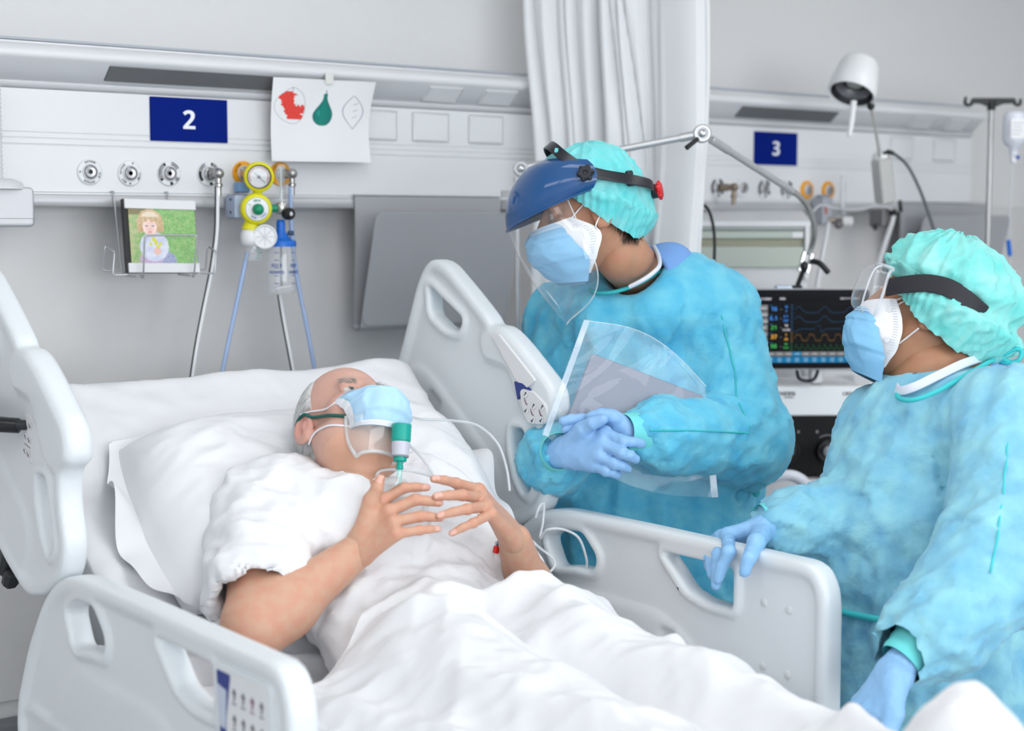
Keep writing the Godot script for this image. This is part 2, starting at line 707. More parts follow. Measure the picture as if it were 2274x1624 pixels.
# ------------------------------------------------------------------ room
func build_room() -> void:
	var fine := noise_tex(noise(0.02, 3, FastNoiseLite.TYPE_SIMPLEX_SMOOTH, 4), 512)
	var wall := relief(mat(lin(222, 222, 222), 0.6), fine, 3.0, 0.06)
	var stain := noise_tex(noise(0.006, 11, FastNoiseLite.TYPE_SIMPLEX_SMOOTH, 5), 512, ramp(lin(206, 205, 205), lin(224, 223, 223)))
	var steel := mat(Color.WHITE, 0.42)
	steel.albedo_texture = stain
	steel.uv1_triplanar = true
	steel.uv1_scale = Vector3.ONE * 0.55
	struct("wall_back", mb().box(Vector3(0.75, 1.4, -0.06), Vector3(8.7, 2.8, 0.12), 0.0).done(), wall)
	# washable cladding panels below the bed-head rail
	var clad := thing("trim_1", "", "", Vector3.ZERO, "", "structure")
	for k in [[-3.0, 1.3], [1.3, 5.0]]:
		part("panel", mb().box(Vector3((k[0] + k[1]) / 2, 1.04, 0.004), Vector3(k[1] - k[0] - 0.003, 1.14, 0.008), 0.0015).done(), steel, clad)
	struct("trim_2", mb().prism(rounded([Vector2(0, 0), Vector2(0.035, 0.01), Vector2(0.035, 0.1), Vector2(0, 0.11)], 0.012), -3.5, 4.9, Transform3D(Basis(Vector3.BACK, Vector3.UP, Vector3.LEFT), Vector3(0.75, 0.325, 0)), 0.0).done(), mat(lin(120, 122, 126), 0.5))
	struct("wall_left", mb().box(Vector3(-3.56, 1.4, 3.0), Vector3(0.12, 2.8, 6.4), 0.0).done(), wall)
	struct("wall_right", mb().box(Vector3(5.06, 1.4, 3.0), Vector3(0.12, 2.8, 6.4), 0.0).done(), wall)
	# front wall with a wide daylight window behind the camera
	var fw := mb()
	fw.box(Vector3(0.75, 0.45, 6.06), Vector3(8.7, 0.9, 0.12), 0.0).box(Vector3(0.75, 2.65, 6.06), Vector3(8.7, 0.3, 0.12), 0.0)
	fw.box(Vector3(-3.4, 1.7, 6.06), Vector3(0.4, 1.6, 0.12), 0.0).box(Vector3(3.8, 1.7, 6.06), Vector3(2.6, 1.6, 0.12), 0.0)
	struct("wall_front", fw.done(), wall)
	var win := thing("window_1", "", "", Vector3(-0.35, 1.7, 6.06), "", "structure")
	var pvc := mat(lin(236, 237, 239), 0.35)
	for k in 4: part("mullion", mb().box(Vector3(-2.85 + 1.9 * k, 0, 0), Vector3(0.07, 1.6, 0.07), 0.006).done(), pvc, win)
	for y in [-0.77, 0.77]: part("window_frame", mb().box(Vector3(0, y, 0), Vector3(5.7, 0.06, 0.07), 0.006).done(), pvc, win)
	part("pane", mb().box(Vector3(0, 0, 0), Vector3(5.66, 1.5, 0.006), 0.0).done(), glass(Color(1, 1, 1), 0.05), win)
	struct("ceiling", mb().box(Vector3(0.75, 2.81, 3.0), Vector3(8.7, 0.1, 6.4), 0.0).done(), mat(lin(240, 241, 242), 0.7))
	var lino := mat(Color.WHITE, 0.35)
	lino.albedo_texture = noise_tex(noise(0.05, 5, FastNoiseLite.TYPE_SIMPLEX_SMOOTH, 5), 512, ramp(lin(176, 178, 182), lin(198, 200, 204)))
	lino.uv1_triplanar = true
	struct("floor", mb().box(Vector3(0.75, -0.05, 3.0), Vector3(8.7, 0.1, 6.4), 0.0).done(), lino)

# profile in (z, y) drawn out along x
func along_x(pts: Array, x0: float, x1: float, bev := 0.0) -> MB:
	return mb().prism(PackedVector2Array(pts), x0, x1, Transform3D(Basis(Vector3(0, 0, 1), Vector3(0, 1, 0), Vector3(-1, 0, 0)), Vector3.ZERO), bev)

# ------------------------------------------------------------------ bed-head units
func head_unit(x0: float, x1: float, label: String) -> Node3D:
	var white := mat(lin(226, 228, 231), 0.32)
	var t := thing("bed_head_unit", label, "medical panel", Vector3.ZERO)
	# along_x runs towards -x, so the ends are given as -x
	part("body", along_x([Vector2(0.0, 1.62), Vector2(0.1, 1.62), Vector2(0.1, 1.7205), Vector2(0.0965, 1.7215), Vector2(0.0965, 1.7235), Vector2(0.1, 1.7245), Vector2(0.1, 1.735), Vector2(0.0975, 1.7358), Vector2(0.0975, 1.7372), Vector2(0.1, 1.738), Vector2(0.1, 1.7475), Vector2(0.0975, 1.7483), Vector2(0.0975, 1.7497), Vector2(0.1, 1.7505), Vector2(0.1, 1.842), Vector2(0.0, 1.842)], -x1, -x0).done(), white, t)
	part("ledge", along_x([Vector2(0, 1.843), Vector2(0.096, 1.843), Vector2(0.106, 1.85), Vector2(0.106, 1.858), Vector2(0.098, 1.862), Vector2(0, 1.862)], -x1, -x0 + 0.0).done(), mat(lin(208, 210, 214), 0.35), t)
	part("canopy", along_x([Vector2(0, 1.86), Vector2(0.1, 1.86), Vector2(0.148, 1.9), Vector2(0.156, 1.904), Vector2(0.16, 1.912), Vector2(0.156, 1.922), Vector2(0.14, 1.932), Vector2(0.1, 1.94), Vector2(0.1, 1.944), Vector2(0.0, 1.946)], -x1, -x0).done(), white, t)
	part("cover_strip", along_x([Vector2(0, 1.946), Vector2(0.097, 1.946), Vector2(0.095, 1.952), Vector2(0, 1.953)], -x1, -x0).done(), mat(lin(176, 182, 192), 0.4), t)
	var alu := mat(lin(196, 197, 200), 0.38, 0.35)
	part("rail", along_x([Vector2(0.0, 1.588), Vector2(0.112, 1.588), Vector2(0.114, 1.59), Vector2(0.114, 1.612), Vector2(0.112, 1.614), Vector2(0.0, 1.614)], -x1, -x0).done(), alu, t)
	part("rail_lip", along_x([Vector2(0.0, 1.6145), Vector2(0.108, 1.6145), Vector2(0.108, 1.619), Vector2(0.0, 1.6195)], -x1, -x0).done(), mat(lin(222, 225, 229), 0.35), t)
	return t

# slanted underside of the canopy: u along x, w up the slope, proud by d
func slope_at(x: float, w: float, d := 0.0) -> Vector3:
	return Vector3(x, 1.86, 0.1) + Vector3(0, 0.04, 0.048) * w + Vector3(0, -0.048, 0.04).normalized() * d

func grille(t: Node3D, x0: float, x1: float) -> void:
	var dark := mat(lin(84, 84, 87), 0.5)
	var slat := mat(lin(122, 124, 127), 0.45)
	var b := Basis(Vector3.RIGHT, Vector3(0, 0.04, 0.048).normalized(), Vector3(0, -0.048, 0.04).normalized())
	var mid := slope_at((x0 + x1) / 2, 0.56, 0.0)
	var g := part("grille", mb().box(mid, Vector3(x1 - x0, 0.045, 0.003), 0.0008, b).done(), dark, t)
	for i in 9:
		part("slat", mb().box(slope_at((x0 + x1) / 2, 0.21 + 0.0875 * i, 0.0016), Vector3(x1 - x0 - 0.004, 0.0026, 0.002), 0.0004, b).done(), slat, g)
	var m := mb()
	var n := int((x1 - x0) / 0.008)
	for i in n: m.box(slope_at(x0 + 0.004 + 0.008 * i, 0.56, 0.0014), Vector3(0.0014, 0.041, 0.0012), 0.0, b)
	part("grille_bar", m.done(), slat, g)

# embossed blank cover on the unit's face or underside
func blank(t: Node3D, at: Vector3, w: float, h: float, b: Basis) -> void:
	var m := mb()
	var r := rounded(rect(w, h), 0.004, 3)
	m.prism(r, 0, 0.006, Transform3D(b, at), 0.005)
	part("blank_cover", m.done(), mat(lin(224, 226, 229), 0.35), t)

func sign_plate(called: String, digit: String, label: String, at: Vector3, w: float, h: float) -> void:
	var t := thing(called, label, "sign", at)
	part("plate", mb().prism(rounded(rect(w, h), 0.002, 2), 0.0, 0.003, Transform3D.IDENTITY, 0.0006).done(), mat(lin(0, 30, 122), 0.6, 0.0, 0.2), t)
	text("numeral", digit, h * 0.60, mat(lin(240, 244, 252), 0.5), t, Transform3D(Basis.from_scale(Vector3(1.08, 1, 1)), Vector3(0, 0.0, 0.0035)))

func ring_marks(t: Node3D, r0: float, r1: float, z: float, arcs: Array, m: Material) -> void:
	for a in arcs:
		var p := []
		for k in 9: p.append(Vector2.from_angle(lerpf(a[0], a[1], k / 8.0)) * r1)
		for k in 9: p.append(Vector2.from_angle(lerpf(a[1], a[0], k / 8.0)) * r0)
		part("marking", mb().prism(PackedVector2Array(p), z, z + 0.0006).done(), m, t)

func ring_text(t: Node3D, words: Array, r: float, z: float, size: float, m: Material) -> void:
	for w in words:
		var s: String = w[0]
		var a: float = w[1]
		var step := size * 0.72 / r
		for i in s.length():
			var ang: float = a - (i - (s.length() - 1) / 2.0) * step
			text("letter", s[i], size, m, t, Transform3D(Basis(Vector3.BACK, ang - PI / 2), Vector3(cos(ang) * r, sin(ang) * r, z)), true, 0.0005)

# gas outlet; kind 0 open steel, 1 and 2 steel with printed ring, 3 orange ring
func outlet(at: Vector3, kind: int, label: String, words: Array, r := 0.029) -> Node3D:
	var t := thing("gas_outlet", label, "gas outlet", at, "")
	var white := mat(lin(228, 230, 233), 0.35)
	var steel := mat(lin(190, 190, 192), 0.28, 0.8)
	var orange := mat(lin(240, 165, 20), 0.4)
	var ink := mat(lin(25, 25, 28), 0.5)
	part("collar", lathe_z([Vector2(0, 0), Vector2(r, 0), Vector2(r, 0.003), Vector2(r - 0.002, 0.0055), Vector2(r * 0.62, 0.006), Vector2(r * 0.6, 0.004), Vector2(0, 0.004)]).done(), orange if kind == 3 else white, t)
	part("socket_ring", lathe_z([Vector2(r * 0.6, 0.004), Vector2(r * 0.6, 0.009), Vector2(r * 0.54, 0.0105), Vector2(r * 0.5, 0.006)]).done(), white, t)
	part("socket", lathe_z([Vector2(r * 0.5, 0.004), Vector2(r * 0.48, 0.013), Vector2(r * 0.42, 0.014), Vector2(r * 0.38, 0.010), Vector2(r * 0.18, 0.0095), Vector2(r * 0.17, 0.004), Vector2(0, 0.004)]).done(), steel, t)
	if kind == 0:
		part("pin_hole", lathe_z([Vector2(r * 0.16, 0.004), Vector2(r * 0.16, 0.0052), Vector2(0, 0.0052)], 14).done(), ink, t)
	if kind == 2:
		ring_marks(t, r * 0.68, r * 0.93, 0.0058, [[0.5, 1.35], [2.0, 3.9], [-0.85, -0.35], [-1.5, -1.2]], ink)
		ring_text(t, words, r * 0.8, 0.0068, 0.0058, mat(lin(235, 236, 240), 0.5))
	else:
		ring_text(t, words, r * 0.8, 0.0062, 0.006, ink)
	return t

func angle_probe(t: Node3D, m: Material, length := 0.035) -> void:
	# steel elbow plugged into the outlet
	part("probe", mb().tube(PackedVector3Array([Vector3(0, 0, 0.006), Vector3(0, 0, length)]), 0.0095, 16).tube(PackedVector3Array([Vector3(0, 0, length * 0.5), Vector3(0, 0, length * 0.62)]), 0.0115, 16).done(), m, t)
	part("probe_end", mb().ball(Vector3(0, 0, length + 0.004), Vector3(0.0125, 0.0125, 0.0125)).done(), m, t)
	part("hose_tail", mb().lathe([Vector2(0.0, -0.008), Vector2(0.007, -0.008), Vector2(0.007, -0.022), Vector2(0.0095, -0.024), Vector2(0.0095, -0.03), Vector2(0.0065, -0.032), Vector2(0.0065, -0.052), Vector2(0, -0.052)], Transform3D(Basis.IDENTITY, Vector3(0, 0, length + 0.002)), 16).done(), m, t)

func build_headwall() -> void:
	var t := head_unit(-2.6, Vector3(1.1745, 1.7888, 0.1000).x, "long white bed-head supply unit on the wall behind the patient's bed")
	grille(t, Vector3(-0.0508, 1.8804, 0.1200).x, Vector3(0.4102, 1.8904, 0.1200).x)
	var fb := Basis.IDENTITY
	var sb := Basis(Vector3.RIGHT, Vector3(0, 0.04, 0.048).normalized(), Vector3(0, -0.048, 0.04).normalized())
	for p in [Vector3(0.6743, 1.7854, 0.1000), Vector3(0.8344, 1.7843, 0.1000), Vector3(1.0113, 1.7857, 0.1000)]:
		blank(t, Vector3(p.x, 1.797, 0.1), 0.112, 0.074, fb)
	for x in [Vector3(0.8562, 1.8795, 0.1300).x, Vector3(1.0334, 1.8741, 0.1300).x]:
		blank(t, slope_at(x, 0.52, -0.001), 0.105, 0.052, sb)
	sign_plate("bed_number_sign", "2", "blue sign with a white numeral 2 on the bed-head unit", Vector3(0.1590, 1.7888, 0.1000), 0.195, 0.1)
	part("socket_strip", mb().box(Vector3(Vector3(1.0768, 1.6341, 0.1000).x, 1.627, 0.103), Vector3(0.028, 0.024, 0.008), 0.001).done(), mat(lin(190, 192, 196), 0.4), t)
	part("end_bracket", mb().box(Vector3(Vector3(1.0722, 1.6005, 0.1100).x, 1.60, 0.112), Vector3(0.04, 0.024, 0.012), 0.001).done(), mat(lin(158, 159, 163), 0.4), t)
	var steel := mat(lin(172, 170, 168), 0.25, 0.85)
	outlet(Vector3(-0.0855, 1.6651, 0.1000), 0, "white ringed gas outlet with open steel socket, leftmost beside bed sign 2", [["OXYGEN", PI / 2], ["OXYGEN", -PI / 2 - 0.1], ["N", PI], ["AIR", -0.3]])
	outlet(Vector3(0.0094, 1.6639, 0.1000), 1, "white ringed gas outlet with capped socket, second from the left under sign 2", [["OXYGEN", 2.7], ["O", 1.3], ["FLOW", -0.3], ["MED", -2.3], ["N", -1.6]])
	outlet(Vector3(0.1052, 1.6652, 0.1000), 2, "gas outlet with black lettered ring and closed socket under the sign 2", [["OXYGEN", 0.9], ["PRESSURE", 2.95], ["AIR", -0.6]])
	var o := outlet(Vector3(0.2053, 1.6661, 0.1000), 2, "gas outlet with black lettered ring and steel elbow feeding the white hose", [["VACUUM", 2.4], ["AIR", 0.9]])
	angle_probe(o, steel, 0.05)
	outlet(Vector3(0.2969, 1.6694, 0.1000), 3, "orange ringed gas outlet behind the yellow vacuum gauge", [["VACUUM", PI - 0.6]])
	o = outlet(Vector3(0.3961, 1.6691, 0.1000), 3, "orange ringed gas outlet with steel elbow behind the clear flow tube", [["OXYGEN", PI - 0.6]])
	angle_probe(o, steel, 0.055)
	# second unit, beyond the curtain
	t = head_unit(Vector3(1.6601, 1.8051, 0.1000).x, Vector3(3.0810, 1.6996, 0.1000).x, "white bed-head supply unit of the next bay, right of the curtain")
	grille(t, Vector3(1.9243, 1.8727, 0.1200).x, Vector3(2.3502, 1.8749, 0.1200).x)
	for x in [Vector3(2.7054, 1.7815, 0.1000).x, Vector3(2.9283, 1.7799, 0.1000).x]:
		blank(t, Vector3(x, 1.797, 0.1), 0.112, 0.074, fb)
	for x in [Vector3(2.7804, 1.8560, 0.1300).x, Vector3(2.9584, 1.8548, 0.1300).x]:
		blank(t, slope_at(x, 0.52, -0.001), 0.105, 0.052, sb)
	sign_plate("bed_number_sign", "3", "blue sign with a white numeral 3 on the far bed-head unit", Vector3(2.1134, 1.7786, 0.1000), 0.19, 0.1)
	o = outlet(Vector3(1.8636, 1.6568, 0.1000), 2, "steel gas probe plugged in beside the curtain, leftmost under sign 3", [])
	angle_probe(o, mat(lin(140, 125, 110), 0.3, 0.85), 0.07)
	outlet(Vector3(1.9714, 1.6583, 0.1000), 1, "pale ringed gas outlet right of the plugged steel probe under sign 3", [])
	outlet(Vector3(2.0626, 1.6568, 0.1000), 2, "black ringed gas outlet left of the silver support arm under sign 3", [])
	outlet(Vector3(2.1620, 1.6554, 0.1000), 2, "black ringed gas outlet partly hidden by the silver support arm", [])
	outlet(Vector3(2.2556, 1.6552, 0.1000), 3, "orange ringed gas outlet nearest the silver gooseneck in the far bay", [])
	outlet(Vector3(2.3535, 1.6551, 0.1000), 3, "orange ringed gas outlet furthest right under sign 3", [])

# ------------------------------------------------------------------ things on the wall
func img_tex(w: int, h: int, f: Callable) -> ImageTexture:
	var im := Image.create(w, h, false, Image.FORMAT_RGB8)
	for y in h:
		for x in w:
			im.set_pixel(x, y, f.call((x + 0.5) / w, (y + 0.5) / h))
	return ImageTexture.create_from_image(im)

func tex_mat(t: Texture2D, rough := 0.6) -> StandardMaterial3D:
	var m := mat(Color.WHITE, rough)
	m.albedo_texture = t
	m.texture_repeat = false
	return m

func holder(x0: float, x1: float, label: String) -> void:
	# sheet hung over the rail, turned up at the foot into a wide pocket
	var m := mat(lin(172, 174, 178), 0.36, 0.15)
	var t := thing("document_holder", label, "holder")
	var prof := curve2([Vector2(0.116, 1.618), Vector2(0.117, 1.55), Vector2(0.112, 1.42), Vector2(0.105, 1.31), Vector2(0.108, 1.292), Vector2(0.122, 1.284), Vector2(0.136, 1.29), Vector2(0.142, 1.31), Vector2(0.165, 1.40)], 6, false)
	var p := PackedVector2Array(prof)
	for i in range(prof.size() - 1, -1, -1): p.append(prof[i] + Vector2(0.0035, 0.002) if i > 8 else prof[i] + Vector2(0.0035, 0.0))
	part("back_sheet", along_x(Array(p), -x1, -x0, 0.0).done(), m, t)
	# front plate: rounded upper corners, leaning out
	var up := Vector3(0, 1.582 - 1.30, 0.22 - 0.143)
	var b := Basis(Vector3.RIGHT, up.normalized(), Vector3(0, -up.z, up.y).normalized())
	var w := x1 - x0
	var h := up.length()
	part("front_plate", mb().prism(rounded([Vector2(0, 0), Vector2(w, 0), Vector2(w, h), Vector2(0, h)], 0.03, 6), -0.002, 0.003, Transform3D(b, Vector3(x0, 1.296, 0.141)), 0.0012).done(), m, t)
	var bar := lin(190, 193, 197)
	part("hanging_lip", mb().box(Vector3((x0 + x1) / 2, 1.6215, 0.113), Vector3(w, 0.003, 0.012), 0.001).done(), mat(bar, 0.4), t)

func build_wall_equipment() -> void:
	holder(0.594, 1.045, "wide grey sheet-metal document pocket hanging from the rail behind the raised bed rail")
	var bump := noise_tex(noise(0.03, 21), 256)
	# child's drawing
	var paper := tex_mat(img_tex(560, 400, drawing), 0.75)
	var pt := thing("drawing", "white paper with a child's drawing of a red apple, green pear and leaf", "drawing")
	var gm := mb().grid(16, 14, func(u: float, v: float):
		var x: float = lerpf(0.345, 0.629, u) + v * lerpf(0.004, -0.002, u) * (1.0 if u < 0.5 else 1.0)
		return Vector3(x, lerpf(1.893, 1.698, v) + 0.003 * u, 0.1655 - 0.03 * sin(v * PI) * (0.35 + 0.3 * u) - 0.02 * v + 0.002 * sin(u * 9.0 + v * 3.0)), false)
	part("sheet", gm.done(), paper, pt)
	part("tape", mb().box(Vector3(0.497, 1.898, 0.166), Vector3(0.022, 0.026, 0.0012), 0.0).done(), mat(lin(222, 222, 218), 0.5), pt)
	# photograph in a wire tray
	var fr := thing("photo_frame", "framed photo of a blond child holding yellow flowers on a lawn, in wire tray", "photo frame")
	var tl := Vector3(-0.0379, 1.6057, 0.1750)
	var tr := Vector3(0.1339, 1.6023, 0.1750)
	var bl := Vector3(-0.0410, 1.4424, 0.2000)
	var ex := (tr - tl).normalized()
	var ey := (tl - bl).normalized()
	var ez := ex.cross(ey).normalized()
	var w := tl.distance_to(tr)
	var h := tl.distance_to(bl)
	var fx := Transform3D(Basis(ex, ey, ez), bl)
	part("frame_back", mb().box(Vector3(w / 2 - 0.002, h / 2, -0.008), Vector3(w + 0.002, h, 0.012), 0.001).done(), mat(lin(22, 22, 24), 0.4), fr, fx)
	part("print", mb().grid(1, 1, func(u: float, v: float): return Vector3(0.008 + u * (w - 0.011), h - 0.02 - v * (h - 0.042), 0.0), false).done(), tex_mat(img_tex(400, 340, photo_print), 0.35), fr, fx)
	for y in [0.011, h - 0.011]:
		part("frame_strip", mb().box(Vector3(w / 2, y, 0.0), Vector3(w, 0.022, 0.006), 0.0015).done(), mat(lin(225, 226, 228), 0.45), fr, fx)
	var wm := mat(lin(190, 192, 196), 0.3, 0.6)
	var wt := thing("wire_tray", "small silver wire tray hooked on the rail and holding the child's photo", "tray")
	part("front_loop", mb().tube(curve([Vector3(-0.0125, 1.4349, 0.2000), Vector3(-0.0153, 1.4364, 0.2180), Vector3(-0.0182, 1.5128, 0.2350), Vector3(-0.0148, 1.5217, 0.2350), Vector3(-0.0062, 1.5246, 0.2350), Vector3(0.0941, 1.5242, 0.2350), Vector3(0.1040, 1.5221, 0.2350), Vector3(0.1071, 1.5130, 0.2350), Vector3(0.1064, 1.4381, 0.2200), Vector3(0.1103, 1.4326, 0.2050)], 4), 0.0021, 8).done(), wm, wt)
	part("side_loop", mb().tube(curve([Vector3(-0.0465, 1.4386, 0.2050), Vector3(-0.0726, 1.4380, 0.2000), Vector3(-0.0777, 1.4431, 0.2000), Vector3(-0.0737, 1.4834, 0.2000), Vector3(-0.0756, 1.4903, 0.2000), Vector3(-0.0813, 1.4989, 0.1750), Vector3(-0.0846, 1.4950, 0.1750), Vector3(-0.0834, 1.4532, 0.1650), Vector3(-0.0793, 1.4472, 0.1650), Vector3(-0.0425, 1.4466, 0.1650)], 4), 0.0021, 8).done(), wm, wt)
	part("side_loop", mb().tube(curve([Vector3(0.1305, 1.4383, 0.2050), Vector3(0.1623, 1.4376, 0.2000), Vector3(0.1680, 1.4426, 0.2000), Vector3(0.1710, 1.4836, 0.2000), Vector3(0.1666, 1.4898, 0.2000), Vector3(0.1657, 1.4967, 0.1750), Vector3(0.1622, 1.4926, 0.1750), Vector3(0.1630, 1.4501, 0.1650), Vector3(0.1573, 1.4451, 0.1650), Vector3(0.1324, 1.4455, 0.1650)], 4), 0.0021, 8).done(), wm, wt)
	for x in [284.0, 405.0]:
		var at := Vector3(-0.037 if x < 300 else 0.094, 1.61, 0.12)
		part("hook", mb().tube(PackedVector3Array([Vector3(at.x, 1.622, 0.104), Vector3(at.x, 1.6225, 0.117), Vector3(at.x, 1.60, 0.122), Vector3(at.x, 1.46, 0.152), Vector3(at.x, 1.435, 0.165), Vector3(at.x + 0.01, 1.433, 0.21)]), 0.002, 8).done(), wm, wt)
	# bottle-shaped wall light at the left edge
	var lw := mat(lin(214, 216, 220), 0.4)
	var lt := thing("wall_dispenser", "pale grey rounded wall dispenser under a ribbed tube at the left edge", "dispenser", Vector3(-0.3194, 1.5853, 0.1600))
	part("body", mb().prism(rounded(rect(0.15, 0.084), 0.012, 4), -0.05, 0.03, Transform3D.IDENTITY, 0.008).done(), lw, lt)
	part("collar", mb().lathe([Vector2(0.055, 0.038), Vector2(0.05, 0.052), Vector2(0.03, 0.06), Vector2(0, 0.06)], Transform3D(Basis.IDENTITY, Vector3(0.01, 0, -0.01)), 24, true).done(), lw, lt)
	part("base_line", mb().box(Vector3(0, -0.024, 0.0302), Vector3(0.15, 0.0012, 0.001), 0.0).done(), mat(lin(150, 152, 156), 0.5), lt)
	var ribs := []
	for i in 44:
		ribs.append(Vector2(0.0225 if i % 2 else 0.0195, 0.058 + i * 0.0046))
	ribs.append(Vector2(0.0, 0.262))
	part("ribbed_tube", mb().lathe(ribs, Transform3D(Basis.IDENTITY, Vector3(-0.0, 0, -0.012)), 20, true).done(), mat(lin(222, 223, 226), 0.45), lt)
	build_gas_gear()

func in_ell(p: Vector2, c: Vector2, r: Vector2) -> float:
	return ((p - c) / r).length()

func drawing(u: float, v: float) -> Color:
	var white := Color(0.925, 0.93, 0.94)
	var p := Vector2(u, v * 0.82)
	var h := sin(u * 180.0 + sin(v * 23.0) * 2.0) * 0.5 + sin((u * 0.8 + v) * 260.0) * 0.5
	var col := white
	# apple: pencil outline, felt-tip filling that leaves the right top and left bottom bare
	var a := (p - Vector2(0.19, 0.275)) / Vector2(0.152, 0.165)
	var ang := a.angle()
	var rr := a.length() + 0.06 * cos(3.0 * ang) - 0.10 * exp(-pow((ang + PI / 2) * 3.0, 2.0))
	if absf(rr - 1.0) < 0.014: col = Color(0.62, 0.63, 0.66)
	if absf(p.x - 0.195 - (p.y - 0.09) * 0.05) < 0.003 and p.y > 0.085 and p.y < 0.14: col = Color(0.55, 0.56, 0.6)
	var band := p.x - 0.16 - (p.y - 0.2) * 0.45
	var wob := 0.02 * sin(p.y * 90.0) + 0.012 * sin(p.y * 210.0)
	var red := band > -0.085 + wob * 0.4 and band < 0.075 + wob and p.y > 0.13 and p.y < 0.40
	if p.y > 0.255 and p.y < 0.34 and p.x < 0.33 + wob * 0.3 and p.x > 0.2 and p.y < 0.40 - (p.x - 0.2) * 0.42 and p.y > 0.35 - p.x * 0.32 + 0.015 * sin(p.x * 160.0): red = true
	if p.y > 0.2 and p.y < 0.25 and p.x > 0.22 and p.x < 0.3 and band > 0.04: red = false
	if red and rr < 0.99: col = Color(0.94, 0.36, 0.31).lerp(Color(0.86, 0.16, 0.14), 0.5 + 0.5 * h * sin(v * 60.0))
	# pear
	var py := p.y
	var half := 0.0
	if py > 0.135 and py < 0.455:
		var s := (py - 0.135) / 0.32
		half = 0.018 + 0.005 * s if s < 0.13 else 0.018 + 0.078 * smoothstep(0.1, 0.68, s)
		if s > 0.66: half *= sqrt(maxf(0.0, 1.0 - pow((s - 0.66) / 0.345, 2.2)))
	var px := absf(p.x - 0.508 - (0.02 if py < 0.2 else 0.02 * (1.0 - smoothstep(0.2, 0.4, py))))
	if px < half:
		col = Color(0.02, 0.55, 0.48).lerp(Color(0.0, 0.42, 0.40), clampf(0.5 + 0.4 * h + 0.5 * (px / maxf(half, 0.01) - 0.5), 0, 1))
		if in_ell(p, Vector2(0.47, 0.33), Vector2(0.02, 0.03)) < 1.0: col = col.lerp(Color(0.2, 0.66, 0.6), 0.5)
		if px > half - 0.006: col = Color(0.05, 0.33, 0.36)
	if absf(p.x - 0.532) < 0.003 and py > 0.1 and py < 0.14: col = Color(0.2, 0.35, 0.4)
	# leaf outline
	var s2 := (p.y - 0.145) / 0.335
	if s2 > 0.0 and s2 < 1.0:
		var hw := 0.106 * sin(PI * pow(s2, 0.9)) * (0.85 + 0.15 * sin(PI * s2))
		var dx := absf(p.x - 0.815 - 0.015 * (s2 - 0.5))
		if absf(dx - hw) < 0.005: col = Color(0.60, 0.62, 0.68)
		if p.x > 0.81 and p.x < 0.86 and absf(fposmod(s2 * 5.2 + (p.x - 0.8) * 6.0, 1.0) - 0.5) < 0.07 and s2 > 0.2 and s2 < 0.8: col = Color(0.74, 0.75, 0.8)
	return col

